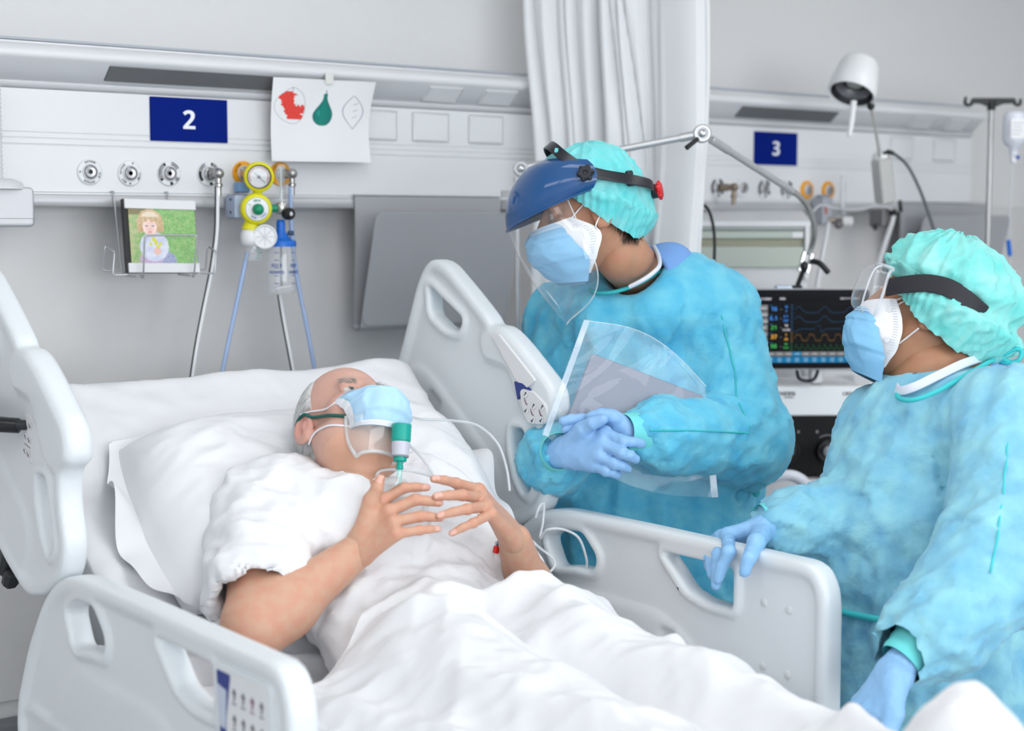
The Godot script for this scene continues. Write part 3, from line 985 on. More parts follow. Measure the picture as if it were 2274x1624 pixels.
var photo_noise: FastNoiseLite
func photo_print(u: float, v: float) -> Color:
	if photo_noise == null: photo_noise = noise(1.0, 8, FastNoiseLite.TYPE_SIMPLEX_SMOOTH, 4)
	var n1 := photo_noise.get_noise_2d(u * 26.0, v * 26.0)
	var n2 := photo_noise.get_noise_2d(u * 7.0 + 40.0, v * 7.0)
	var col := Color(0.45, 0.68, 0.40).lerp(Color(0.62, 0.80, 0.52), clampf(0.5 + n1 + n2 * 0.6, 0, 1))
	col = col.lerp(Color(0.78, 0.76, 0.58), clampf((0.32 - u) * 2.2 + n2 * 0.5, 0, 0.85))
	if n1 > 0.42 and u > 0.5: col = Color(0.86, 0.66, 0.52)
	if v < 0.12 and u < 0.3: col = Color(0.55, 0.52, 0.38)
	var p := Vector2(u * 1.18, v)
	var jit := n1 * 0.04
	# skirt and jeans
	if in_ell(p, Vector2(0.58, 0.95), Vector2(0.22, 0.17)) < 1.0 + jit: col = Color(0.55, 0.58, 0.72).lerp(Color(0.70, 0.72, 0.84), 0.5 + n1)
	if in_ell(p, Vector2(0.35, 0.94), Vector2(0.2, 0.13)) < 1.0 + jit: col = Color(0.70, 0.58, 0.74).lerp(Color(0.84, 0.76, 0.86), 0.5 + n1)
	# white top
	if in_ell(p, Vector2(0.42, 0.70), Vector2(0.255, 0.27)) < 1.0 + jit and v > 0.44: col = Color(0.88, 0.89, 0.94).lerp(Color(0.78, 0.80, 0.9), clampf(0.4 + n2, 0, 1))
	# hair, face
	var hair := in_ell(p, Vector2(0.37, 0.24), Vector2(0.225, 0.225))
	if hair < 1.0 + jit * 2.0 or (v > 0.2 and v < 0.44 + jit and absf(p.x - 0.37) < 0.235 + jit): 
		col = Color(0.88, 0.80, 0.66).lerp(Color(0.72, 0.56, 0.38), clampf(0.35 + 0.9 * sin(p.x * 70.0 + n1 * 6.0) * 0.4 + (v - 0.2), 0, 1))
		if hair < 0.8 and v < 0.16: col = col.lerp(Color(0.95, 0.92, 0.86), 0.7)
	if in_ell(p, Vector2(0.36, 0.345), Vector2(0.125, 0.155)) < 1.0 and v > 0.23 + 0.03 * sin(p.x * 50.0):
		col = Color(0.97, 0.86, 0.82).lerp(Color(0.93, 0.76, 0.72), clampf(0.3 + n2, 0, 1))
		for ex in [0.305, 0.415]:
			if in_ell(p, Vector2(ex, 0.325), Vector2(0.024, 0.012)) < 1.0: col = Color(0.45, 0.44, 0.55)
		if in_ell(p, Vector2(0.36, 0.385), Vector2(0.012, 0.007)) < 1.0: col = Color(0.85, 0.65, 0.62)
		if in_ell(p, Vector2(0.36, 0.435), Vector2(0.04, 0.011)) < 1.0: col = Color(0.86, 0.52, 0.55)
	# hand with yellow flowers
	if in_ell(p, Vector2(0.47, 0.78), Vector2(0.065, 0.07)) < 1.0: col = Color(0.93, 0.76, 0.70)
	for f in [Vector2(0.42, 0.56), Vector2(0.45, 0.64), Vector2(0.36, 0.65), Vector2(0.53, 0.65), Vector2(0.49, 0.70), Vector2(0.41, 0.58), Vector2(0.45, 0.61)]:
		if in_ell(p, f, Vector2(0.03, 0.026)) < 1.0 + n1: col = Color(0.86, 0.86, 0.18)
	return col

func hose(called: String, label: String, pts: Array, r: float, m: Material, stripe: Material = null) -> Node3D:
	var path := curve(pts, 8)
	if stripe == null:
		var o := part(called, mb().tube(path, r, 12).done(), m)
		tag(o, label, "hose")
		return o
	var t := thing(called, label, "hose")
	part("tube", mb().tube(path, r, 12).done(), m, t)
	var side := PackedVector3Array()
	for p in path: side.append(p + Vector3(-r * 0.92, 0, -r * 0.1))
	part("stripe", mb().tube(side, r * 0.55, 8).done(), stripe, t)
	return t

func build_gas_gear() -> void:
	var yellow := mat(lin(228, 222, 20), 0.4)
	var white := mat(lin(234, 236, 238), 0.35)
	var black := mat(lin(20, 20, 22), 0.35)
	var green := mat(lin(0, 140, 100), 0.35)
	var steel := mat(lin(190, 188, 186), 0.22, 0.9)
	var clear := glass(Color(0.93, 0.96, 0.98), 0.16, 0.05)
	var bluegrey := mat(lin(168, 182, 204), 0.45)
	var ink_blue := mat(lin(45, 75, 150), 0.5)
	# vacuum regulator: gauge over control ball over filter
	var t := thing("vacuum_regulator", "yellow and white vacuum regulator with round gauge and green knob on rail", "regulator")
	var gdir := Vector3(-0.42, -0.08, 1.0).normalized()
	var gb := basis_to(gdir)
	var gx := Transform3D(gb, Vector3(0.2820, 1.6582, 0.2050))
	var gauge := part("gauge", lathe_z([Vector2(0, -0.03), Vector2(0.027, -0.03), Vector2(0.034, -0.02), Vector2(0.035, 0.0), Vector2(0.034, 0.007), Vector2(0.029, 0.009), Vector2(0.0275, 0.004)], 36, true).done(), yellow, t, gx)
	part("gauge_rim", lathe_z([Vector2(0.0275, 0.0045), Vector2(0.0262, 0.0055), Vector2(0.0245, -0.003)], 36).done(), mat(lin(70, 55, 58), 0.4), gauge)
	part("dial", lathe_z([Vector2(0.0255, -0.003), Vector2(0, -0.003)], 36).done(), mat(lin(226, 228, 230), 0.5), gauge)
	ring_marks(gauge, 0.0205, 0.0225, -0.0029, [[-0.6, 0.5], [0.6, 1.9], [2.0, 3.7]], mat(lin(205, 90, 80), 0.5))
	part("needle", mb().box(Vector3(0.003, -0.003, -0.0015), Vector3(0.034, 0.0016, 0.0012), 0.0, Basis(Vector3.BACK, -0.75)).done(), black, gauge)
	part("hub", lathe_z([Vector2(0.004, -0.003), Vector2(0.004, 0.0), Vector2(0, 0)], 12).done(), black, gauge)
	part("gauge_glass", lathe_z([Vector2(0.0265, 0.0035), Vector2(0, 0.0042)], 30).done(), clear, gauge)
	part("neck", cyl(Vector3(0.2873, 1.6305, 0.1900), Vector3(0.2834, 1.6097, 0.1900), 0.011).done(), yellow, t)
	var kb := basis_to(Vector3(-0.36, -0.05, 1.0))
	var kx := Transform3D(kb, Vector3(0.2807, 1.5847, 0.1900))
	var body := part("control_body", mb().ball(Vector3(0, 0, -0.006), Vector3(0.036, 0.036, 0.032), Basis.IDENTITY, 28, 16).done(), white, t, kx)
	part("yellow_ring", lathe_z([Vector2(0.0355, 0.0), Vector2(0.037, 0.004), Vector2(0.036, 0.014), Vector2(0.031, 0.02), Vector2(0.028, 0.0205), Vector2(0.028, 0.018)], 36, true).done(), yellow, body)
	part("face", lathe_z([Vector2(0.028, 0.018), Vector2(0.026, 0.023), Vector2(0, 0.0255)], 32).done(), white, body)
	part("knob", mb().lathe([Vector2(0.013, 0.022), Vector2(0.0135, 0.03), Vector2(0.011, 0.046), Vector2(0.007, 0.05), Vector2(0, 0.051)], Transform3D(Basis(Vector3.RIGHT, Vector3.BACK, Vector3.DOWN), Vector3(0.001, 0, 0)), 20, true).done(), green, body)
	ring_text(body, [["MAX", PI / 2], ["I", 2.6]], 0.0205, 0.0245, 0.0075, green)
	ring_text(body, [["REG", -2.0], ["FULL", -0.8]], 0.0205, 0.0245, 0.006, mat(lin(80, 130, 190), 0.5))
	part("red_mark", mb().ball(Vector3(-0.0335, 0.003, 0.0), Vector3(0.003, 0.009, 0.006)).done(), mat(lin(150, 20, 40), 0.4), body)
	part("foot_neck", mb().tube(PackedVector3Array([Vector3(0.2762, 1.5555, 0.1800), Vector3(0.2711, 1.5346, 0.1800)]), PackedFloat32Array([0.017, 0.021]), 18).done(), yellow, t)
	part("filter_cup", mb().lathe([Vector2(0, 0.019), Vector2(0.02, 0.018), Vector2(0.025, 0.008), Vector2(0.025, -0.008), Vector2(0.021, -0.02), Vector2(0, -0.021)], Transform3D(Basis.IDENTITY, Vector3(0.2732, 1.5189, 0.1800)), 24, true).done(), white, t)
	var filt := part("filter_disc", lathe_z([Vector2(0, -0.012), Vector2(0.02, -0.012), Vector2(0.0285, -0.004), Vector2(0.0285, 0.004), Vector2(0.026, 0.006), Vector2(0.023, 0.003), Vector2(0, 0.003)], 32).done(), white, t, Transform3D(basis_to(Vector3(-0.45, -0.05, 1)), Vector3(0.2923, 1.5200, 0.2100)))
	for k in 8: part("spoke", mb().box(Vector3(0.012, 0, 0.0035), Vector3(0.021, 0.0016, 0.0014), 0.0).done(), mat(lin(205, 208, 212), 0.4), filt, Transform3D(Basis(Vector3.BACK, TAU * k / 8), Vector3.ZERO))
	part("trap_jar", mb().lathe([Vector2(0.02, 0.02), Vector2(0.0215, -0.014), Vector2(0.019, -0.02), Vector2(0, -0.02)], Transform3D(Basis.IDENTITY, Vector3(0.2785, 1.4842, 0.1800)), 22).done(), clear, t)
	for k in 5: part("jar_mark", mb().box(Vector3(0.2750, 1.4843, 0.1800) + Vector3(0.004 + 0.002 * (k % 3), -0.014 + 0.006 * k, 0.0205), Vector3(0.012 - 0.003 * (k % 2), 0.0016, 0.0008), 0.0).done(), green, t)
	part("mount", mb().box(Vector3(0.2589, 1.5901, 0.1450), Vector3(0.044, 0.056, 0.05), 0.005).done(), bluegrey, t)
	part("mount_bar", mb().box(Vector3(0.3044, 1.5905, 0.1350), Vector3(0.05, 0.04, 0.03), 0.004).done(), mat(lin(196, 200, 206), 0.45), t)
	part("mount_cap", mb().box(Vector3(0.2770, 1.6356, 0.1300), Vector3(0.03, 0.026, 0.03), 0.004).done(), mat(lin(128, 168, 214), 0.45), t)
	for y in [442.0, 470.0]: part("screw", cyl(Vector3(0.2356, 1.6066, 0.1500) + Vector3(0, 0 if y < 450 else -0.03, 0), Vector3(0.2402, 1.6066, 0.1500) + Vector3(0, 0 if y < 450 else -0.03, 0), 0.003, 8).done(), black, t)
	part("probe", cyl(Vector3(0.2927, 1.6691, 0.1080), Vector3(0.2779, 1.6618, 0.1800), 0.011).done(), steel, t)
	# oxygen flowmeter with humidifier
	var f := thing("oxygen_humidifier", "clear oxygen flow tube with blue-capped humidifier bottle hanging from the rail", "oxygen humidifier")
	var c := Vector3(0.3511, 1.5861, 0.1850)
	part("valve_body", mb().lathe([Vector2(0, 0.013), Vector2(0.013, 0.013), Vector2(0.0145, 0.01), Vector2(0.0145, -0.01), Vector2(0.011, -0.014), Vector2(0, -0.014)], Transform3D(Basis.IDENTITY, c), 22).done(), steel, f)
	part("flow_tube", mb().lathe([Vector2(0.0, 0.102), Vector2(0.0085, 0.102), Vector2(0.0098, 0.098), Vector2(0.0098, 0.013)], Transform3D(Basis.IDENTITY, c), 18).done(), clear, f)
	part("inner_tube", mb().lathe([Vector2(0.0035, 0.096), Vector2(0.0035, 0.013)], Transform3D(Basis.IDENTITY, c), 12).done(), glass(Color(0.8, 0.85, 0.88), 0.35, 0.1), f)
	for k in 12: part("scale_mark", mb().box(c + Vector3(0.001, 0.026 + 0.0055 * k, 0.0101), Vector3(0.006 if k % 2 else 0.009, 0.0011, 0.0006), 0.0).done(), mat(lin(60, 62, 70), 0.5), f)
	part("float", mb().ball(c + Vector3(0, 0.017, 0), Vector3.ONE * 0.0032).done(), steel, f)
	part("green_fitting", cyl(c + Vector3(-0.03, 0, -0.004), c + Vector3(-0.013, 0, 0), 0.009).done(), green, f)
	part("flow_knob", lathe_z([Vector2(0.0, 0.0), Vector2(0.012, 0.0), Vector2(0.0145, 0.006), Vector2(0.0145, 0.018), Vector2(0.012, 0.022), Vector2(0.007, 0.022), Vector2(0.006, 0.018), Vector2(0, 0.018)], 20).done(), black, f, Transform3D(basis_to(Vector3(0.25, 0, 1)), Vector3(0.3550, 1.5734, 0.1950)))
	part("knob_insert", lathe_z([Vector2(0.005, 0.018), Vector2(0.005, 0.0215), Vector2(0, 0.0215)], 14).done(), mat(lin(215, 215, 220), 0.4), f, Transform3D(basis_to(Vector3(0.25, 0, 1)), Vector3(0.3550, 1.5734, 0.1950)))
	var blue := mat(lin(15, 105, 205), 0.38)
	var b := Vector3(0.3487, 1.5048, 0.1850)
	part("cap", mb().lathe([Vector2(0, 0.055), Vector2(0.009, 0.055), Vector2(0.0105, 0.045), Vector2(0.0105, 0.03), Vector2(0.013, 0.024), Vector2(0.02, 0.014), Vector2(0.0225, 0.008), Vector2(0.034, 0.006), Vector2(0.036, 0.003), Vector2(0.036, -0.008), Vector2(0, -0.008)], Transform3D(Basis.IDENTITY, b), 30, true).done(), blue, f)
	part("outlet_port", cyl(b + Vector3(0.014, 0.024, 0.01), b + Vector3(0.027, 0.023, 0.012), 0.0055).done(), mat(lin(60, 80, 110), 0.4), f)
	part("bottle", mb().lathe([Vector2(0.034, -0.008), Vector2(0.035, -0.012), Vector2(0.034, -0.09), Vector2(0.0335, -0.112), Vector2(0.030, -0.118), Vector2(0, -0.118)], Transform3D(Basis.IDENTITY, b), 32).done(), clear, f)
	part("dip_tube", mb().lathe([Vector2(0.0032, 0), Vector2(0.0032, -0.108)], Transform3D(Basis.IDENTITY, b), 10).done(), mat(lin(120, 128, 135), 0.4), f)
	part("diffuser_stone", mb().box(b + Vector3(-0.004, -0.104, 0.012), Vector3(0.044, 0.006, 0.012), 0.002, Basis(Vector3.BACK, 0.12)).done(), white, f)
	for a in [[-0.62, ["ISO 9", "HUMID"]], [0.62, ["BUB", "HUMID"]]]:
		for k in 2:
			var ang: float = a[0] + 0.36
			text("print", a[1][k], 0.0105, ink_blue, f, Transform3D(Basis(Vector3.UP, ang - 0.36 - 0.2), b + Vector3(sin(ang - 0.56) * 0.0352, -0.052 - 0.016 * k, cos(ang - 0.56) * 0.0352)), true, 0.0004)
		for k in 5:
			var ang: float = a[0] - 0.2
			part("level_mark", mb().box(b + Vector3(sin(ang) * 0.0348, -0.022 - 0.018 * k, cos(ang) * 0.0348), Vector3(0.011, 0.0016, 0.0006), 0.0, Basis(Vector3.UP, ang)).done(), ink_blue, f)
	# hoses down behind the bed
	var bl := mat(lin(158, 182, 220), 0.35)
	var wh := mat(lin(228, 230, 233), 0.35)
	hose("hose", "pale blue hose falling to the left from the vacuum regulator", [Vector3(0.2674, 1.4842, 0.1700), Vector3(0.2573, 1.4424, 0.1700), Vector3(0.2283, 1.3491, 0.1800), Vector3(0.1995, 1.2567, 0.1900), Vector3(0.1782, 1.1855, 0.2000), Vector3(0.1551, 1.1056, 0.2200)], 0.0052, bl)
	hose("hose", "pale blue hose falling to the right from the steel elbow by the flow tube", [Vector3(0.3932, 1.6464, 0.1570), Vector3(0.3898, 1.6111, 0.1600), Vector3(0.3894, 1.5257, 0.1650), Vector3(0.3998, 1.4184, 0.1700), Vector3(0.4172, 1.3104, 0.1800), Vector3(0.4347, 1.1909, 0.1900), Vector3(0.4474, 1.0818, 0.2000)], 0.0052, bl)
	hose("hose", "white hose with black edge under the humidifier bottle", [Vector3(0.3517, 1.3820, 0.1700), Vector3(0.3617, 1.3228, 0.1700), Vector3(0.3709, 1.2477, 0.1800), Vector3(0.3778, 1.1833, 0.1900), Vector3(0.3903, 1.0861, 0.2000)], 0.0046, wh, black)
	hose("hose", "long white hose with black edge hanging from the steel elbow beside the photo", [Vector3(0.2027, 1.6353, 0.1520), Vector3(0.2005, 1.5990, 0.1550), Vector3(0.1944, 1.5264, 0.1600), Vector3(0.1777, 1.4437, 0.1650), Vector3(0.1530, 1.3511, 0.1700), Vector3(0.1295, 1.2698, 0.1800), Vector3(0.1095, 1.1889, 0.1900), Vector3(0.0884, 1.0983, 0.2000)], 0.0048, wh, black)

# ------------------------------------------------------------------ next bay and curtain
func build_bay_three() -> void:
	build_curtain()
	build_support_arm()
	build_ventilator()
	build_monitor()
	var t := thing("drawer_cabinet", "white wall cabinet with pale green drawers and sloping top, behind the silver arm", "cabinet")
	# cabinet, turned to face the ward
	var a := Vector3(1.6465, 1.5490, 0.1555)
	var b := Vector3(1.9530, 1.5503, 0.3897)
	var ex := Vector3(b.x - a.x, 0, b.z - a.z).normalized()
	var ez := Vector3(-ex.z, 0, ex.x)
	var fx := Transform3D(Basis(ex, Vector3.UP, ez), Vector3(a.x, 0, a.z))
	var w := a.distance_to(b)
	var top := a.y
	var white := mat(lin(222, 224, 227), 0.4)
	var pale := mat(lin(182, 192, 182), 0.4)
	part("top", mb().prism(PackedVector2Array([Vector2(0.0, top - 0.006), Vector2(0.0, top + 0.008), Vector2(-0.15, top + 0.040), Vector2(-0.16, top + 0.040), Vector2(-0.16, top - 0.006)]), -w - 0.004, 0.004, Transform3D(Basis(Vector3.BACK, Vector3.UP, Vector3.LEFT), Vector3.ZERO), 0.0).done(), white, t, fx)
	part("body", mb().box(Vector3(w / 2, top - 0.16, -0.09), Vector3(w, 0.3, 0.14), 0.003).done(), white, t, fx)
	for x in [0.007, w - 0.007]:
		part("frame", mb().box(Vector3(x, top - 0.082, -0.01), Vector3(0.014, 0.155, 0.02), 0.002).done(), white, t, fx)
	part("frame", mb().box(Vector3(w / 2, top - 0.012, -0.01), Vector3(w - 0.028, 0.010, 0.018), 0.002).done(), mat(lin(160, 168, 166), 0.4), t, fx)
	part("drawer", mb().box(Vector3(w / 2, top - 0.03, -0.014), Vector3(w - 0.032, 0.022, 0.02), 0.002).done(), pale, t, fx)
	part("drawer", mb().box(Vector3(w / 2, top - 0.094, -0.014), Vector3(w - 0.032, 0.06, 0.02), 0.002).done(), pale, t, fx)
	part("recess", mb().box(Vector3(w / 2, top - 0.052, -0.018), Vector3(w - 0.032, 0.022, 0.006), 0.0).done(), mat(lin(158, 160, 138), 0.5), t, fx)
	part("drawer_label", mb().box(Vector3(w - 0.035, top - 0.031, -0.003), Vector3(0.03, 0.016, 0.002), 0.0).done(), white, t, fx)
	for k in 5:
		part("paper_note", mb().box(Vector3(w - 0.10 - 0.055 * k, top + 0.018 + 0.002, -0.06), Vector3(0.03, 0.001, 0.05), 0.0, Basis(Vector3.RIGHT, 0.215)).done(), mat(lin(204, 207, 211), 0.6), t, fx)
	part("lower_body", mb().box(Vector3(w / 2 + 0.02, 0.72, -0.17), Vector3(w * 0.96, 1.02, 0.22), 0.004).done(), mat(lin(214, 215, 218), 0.5), t, fx)
	part("strut", mb().box(Vector3(0.35, top - 0.31, 0.0), Vector3(0.012, 0.26, 0.012), 0.002, Basis(Vector3.BACK, 0.2)).done(), mat(lin(165, 172, 180), 0.4), t, fx)
	hose("power_cable", "black cable hanging beside the curtain edge in front of the green drawers", [Vector3(1.4149, 1.6030, 0.4779), Vector3(1.4695, 1.5965, 0.4572), Vector3(1.4795, 1.5728, 0.4675), Vector3(1.4844, 1.5230, 0.4769), Vector3(1.4805, 1.4518, 0.4819), Vector3(1.5064, 1.3786, 0.4467)], 0.0042, mat(lin(24, 24, 28), 0.4))
	holder(Vector3(2.6860, 1.5606, 0.1180).x, Vector3(3.1485, 1.5457, 0.1180).x, "grey sheet-metal document pocket hanging in the far bay behind the green cap")
	build_rail_gear()
	build_exam_lamp()
	build_iv_pole()

func build_rail_gear() -> void:
	var grey := mat(lin(176, 180, 188), 0.4)
	var t := thing("suction_unit", "grey suction fitting with white filter on the rail under sign 3", "suction fitting")
	part("bracket", mb().box(Vector3(2.2737, 1.5879, 0.1500), Vector3(0.05, 0.085, 0.05), 0.005).done(), grey, t)
	part("bracket_cap", mb().box(Vector3(2.2840, 1.6243, 0.1400), Vector3(0.034, 0.03, 0.03), 0.004).done(), mat(lin(140, 155, 175), 0.4), t)
	part("valve", cyl(Vector3(2.2765, 1.5628, 0.1700), Vector3(2.3129, 1.5573, 0.2000), 0.009).done(), mat(lin(150, 140, 130), 0.3, 0.7), t)
	part("valve_knob", mb().ball(Vector3(2.2924, 1.5489, 0.2000), Vector3.ONE * 0.015).done(), mat(lin(120, 116, 116), 0.35, 0.5), t)
	part("filter", cyl(Vector3(2.3129, 1.5586, 0.2000), Vector3(2.3316, 1.5559, 0.2200), 0.016).done(), mat(lin(232, 232, 232), 0.4), t)
	part("red_mark", mb().box(Vector3(2.2605, 1.5904, 0.1780), Vector3(0.005, 0.02, 0.003), 0.0).done(), mat(lin(220, 110, 70), 0.5), t)
	var f := thing("flow_meter", "small clear flow tube in the far bay beside the orange outlets", "flow meter")
	part("tube", mb().lathe([Vector2(0, 0.1), Vector2(0.009, 0.1), Vector2(0.01, 0.0), Vector2(0, 0)], Transform3D(Basis.IDENTITY, Vector3(2.3559, 1.5994, 0.1600)), 14).done(), glass(Color(0.85, 0.87, 0.9), 0.3, 0.1), f)
	part("foot", cyl(Vector3(2.3559, 1.5994, 0.1600) + Vector3(0, -0.02, 0), Vector3(2.3559, 1.5994, 0.1600), 0.011).done(), grey, f)
	hose("hose", "translucent white hose falling from the suction fitting under sign 3", [Vector3(2.2696, 1.5531, 0.1800), Vector3(2.2509, 1.5185, 0.1900), Vector3(2.2209, 1.4499, 0.2000), Vector3(2.1764, 1.3550, 0.2200), Vector3(2.1286, 1.2479, 0.2400)], 0.0075, mat(lin(222, 224, 228), 0.35))
	hose("tubing", "thin white tubing draped along the rail in the far bay", [Vector3(2.1768, 1.5872, 0.2000), Vector3(2.2087, 1.6065, 0.2000), Vector3(2.2662, 1.5986, 0.2000), Vector3(2.3707, 1.5936, 0.2000), Vector3(2.4602, 1.6054, 0.2000), Vector3(2.5212, 1.6030, 0.2000), Vector3(2.5659, 1.5832, 0.2000)], 0.0028, mat(lin(218, 220, 224), 0.35))

func build_exam_lamp() -> void:
	var white := mat(lin(236, 238, 240), 0.3)
	var black := mat(lin(22, 22, 25), 0.4)
	var t := thing("examination_lamp", "white bell-shaped examination lamp on a thin stem in the far bay", "lamp")
	var axis := (Vector3(2.0593, 1.8748, 0.4219) - Vector3(2.1539, 2.0349, 0.3941)).normalized()
	var hx := Transform3D(basis_y(-axis), Vector3(2.1169, 1.9621, 0.4056))
	part("hood", mb().lathe([Vector2(0.0, 0.075), Vector2(0.03, 0.073), Vector2(0.05, 0.066), Vector2(0.058, 0.052), Vector2(0.066, 0.0), Vector2(0.069, -0.012), Vector2(0.0705, -0.045), Vector2(0.068, -0.05), Vector2(0.062, -0.046), Vector2(0.056, 0.02), Vector2(0, 0.03)], hx, 36, true).done(), white, t)
	part("reflector", mb().lathe([Vector2(0.0615, -0.044), Vector2(0.058, -0.02), Vector2(0.04, 0.0), Vector2(0.0, 0.0)], hx, 32).done(), mat(lin(58, 58, 62), 0.35, 0.2), t)
	part("reflector_ring", mb().lathe([Vector2(0.052, -0.026), Vector2(0.050, -0.029), Vector2(0.034, -0.012), Vector2(0.033, -0.008)], hx, 30).done(), mat(lin(120, 120, 124), 0.3, 0.3), t)
	part("lens", mb().lathe([Vector2(0.028, -0.004), Vector2(0.022, -0.014), Vector2(0, -0.018)], hx, 24, true).done(), mat(lin(190, 195, 190), 0.15), t)
	part("handle", mb().tube(PackedVector3Array([Vector3(2.0714, 1.8998, 0.4410), Vector3(2.0553, 1.8413, 0.4479), Vector3(2.0479, 1.8003, 0.4469)]), PackedFloat32Array([0.009, 0.0085, 0.007]), 14).done(), white, t)
	part("knuckle", mb().ball(Vector3(2.1492, 1.8893, 0.4385), Vector3(0.011, 0.012, 0.011)).done(), black, t)
	part("stem", mb().tube(curve([Vector3(2.1491, 1.8867, 0.4386), Vector3(2.2038, 1.8293, 0.4111), Vector3(2.2394, 1.7852, 0.3928), Vector3(2.2733, 1.7471, 0.3724)], 5), 0.0048, 10).done(), mat(lin(205, 204, 200), 0.35, 0.4), t)
	var bx := basis_y(Vector3(2.2765, 1.7471, 0.3749) - Vector3(2.3117, 1.6110, 0.3665), Vector3(-0.3, 0, 1))
	part("column", mb().box(Vector3(2.2940, 1.6780, 0.3707), Vector3(0.052, 0.138, 0.05), 0.008, bx).done(), mat(lin(196, 196, 194), 0.4), t)
	part("column_cap", mb().lathe([Vector2(0.028, 0), Vector2(0.024, 0.014), Vector2(0.01, 0.022), Vector2(0, 0.022)], Transform3D(bx, Vector3(2.2923, 1.7452, 0.3619)), 20, true).done(), white, t)
	part("clamp", mb().box(Vector3(2.5445, 1.5690, 0.1600), Vector3(0.06, 0.06, 0.06), 0.006).done(), mat(lin(130, 128, 130), 0.35, 0.4), t)
	part("clamp_screw", cyl(Vector3(2.4662, 1.5489, 0.2000), Vector3(2.4668, 1.5319, 0.2000), 0.008).done(), black, t)
	part("clamp_lever", cyl(Vector3(2.5824, 1.6234, 0.2000), Vector3(2.5902, 1.5891, 0.2000), 0.006).done(), black, t)
	part("clamp_knob", mb().ball(Vector3(2.5526, 1.5860, 0.2000), Vector3.ONE * 0.012).done(), black, t)
	part("cable", mb().tube(curve([Vector3(2.2935, 1.7645, 0.3859), Vector3(2.2961, 1.7529, 0.4144), Vector3(2.3048, 1.7215, 0.4499), Vector3(2.3279, 1.6591, 0.4745), Vector3(2.3468, 1.5795, 0.4980), Vector3(2.3598, 1.5065, 0.5161), Vector3(2.3654, 1.4136, 0.5308), Vector3(2.3991, 1.1975, 0.5177)], 8), 0.0045, 10).done(), mat(lin(78, 84, 90), 0.4), t)
	part("cable_plug", mb().tube(PackedVector3Array([Vector3(2.2824, 1.7564, 0.3783), Vector3(2.2935, 1.7645, 0.3859), Vector3(2.2980, 1.7587, 0.4026)]), 0.007, 10).done(), black, t)
	hose("hose", "pale hose running down behind the goggles from the lamp clamp", [Vector3(2.5545, 1.5946, 0.2000), Vector3(2.5490, 1.5603, 0.2000), Vector3(2.5039, 1.4892, 0.2100), Vector3(2.4493, 1.3908, 0.2200), Vector3(2.3969, 1.2658, 0.2400)], 0.008, mat(lin(214, 216, 220), 0.35))

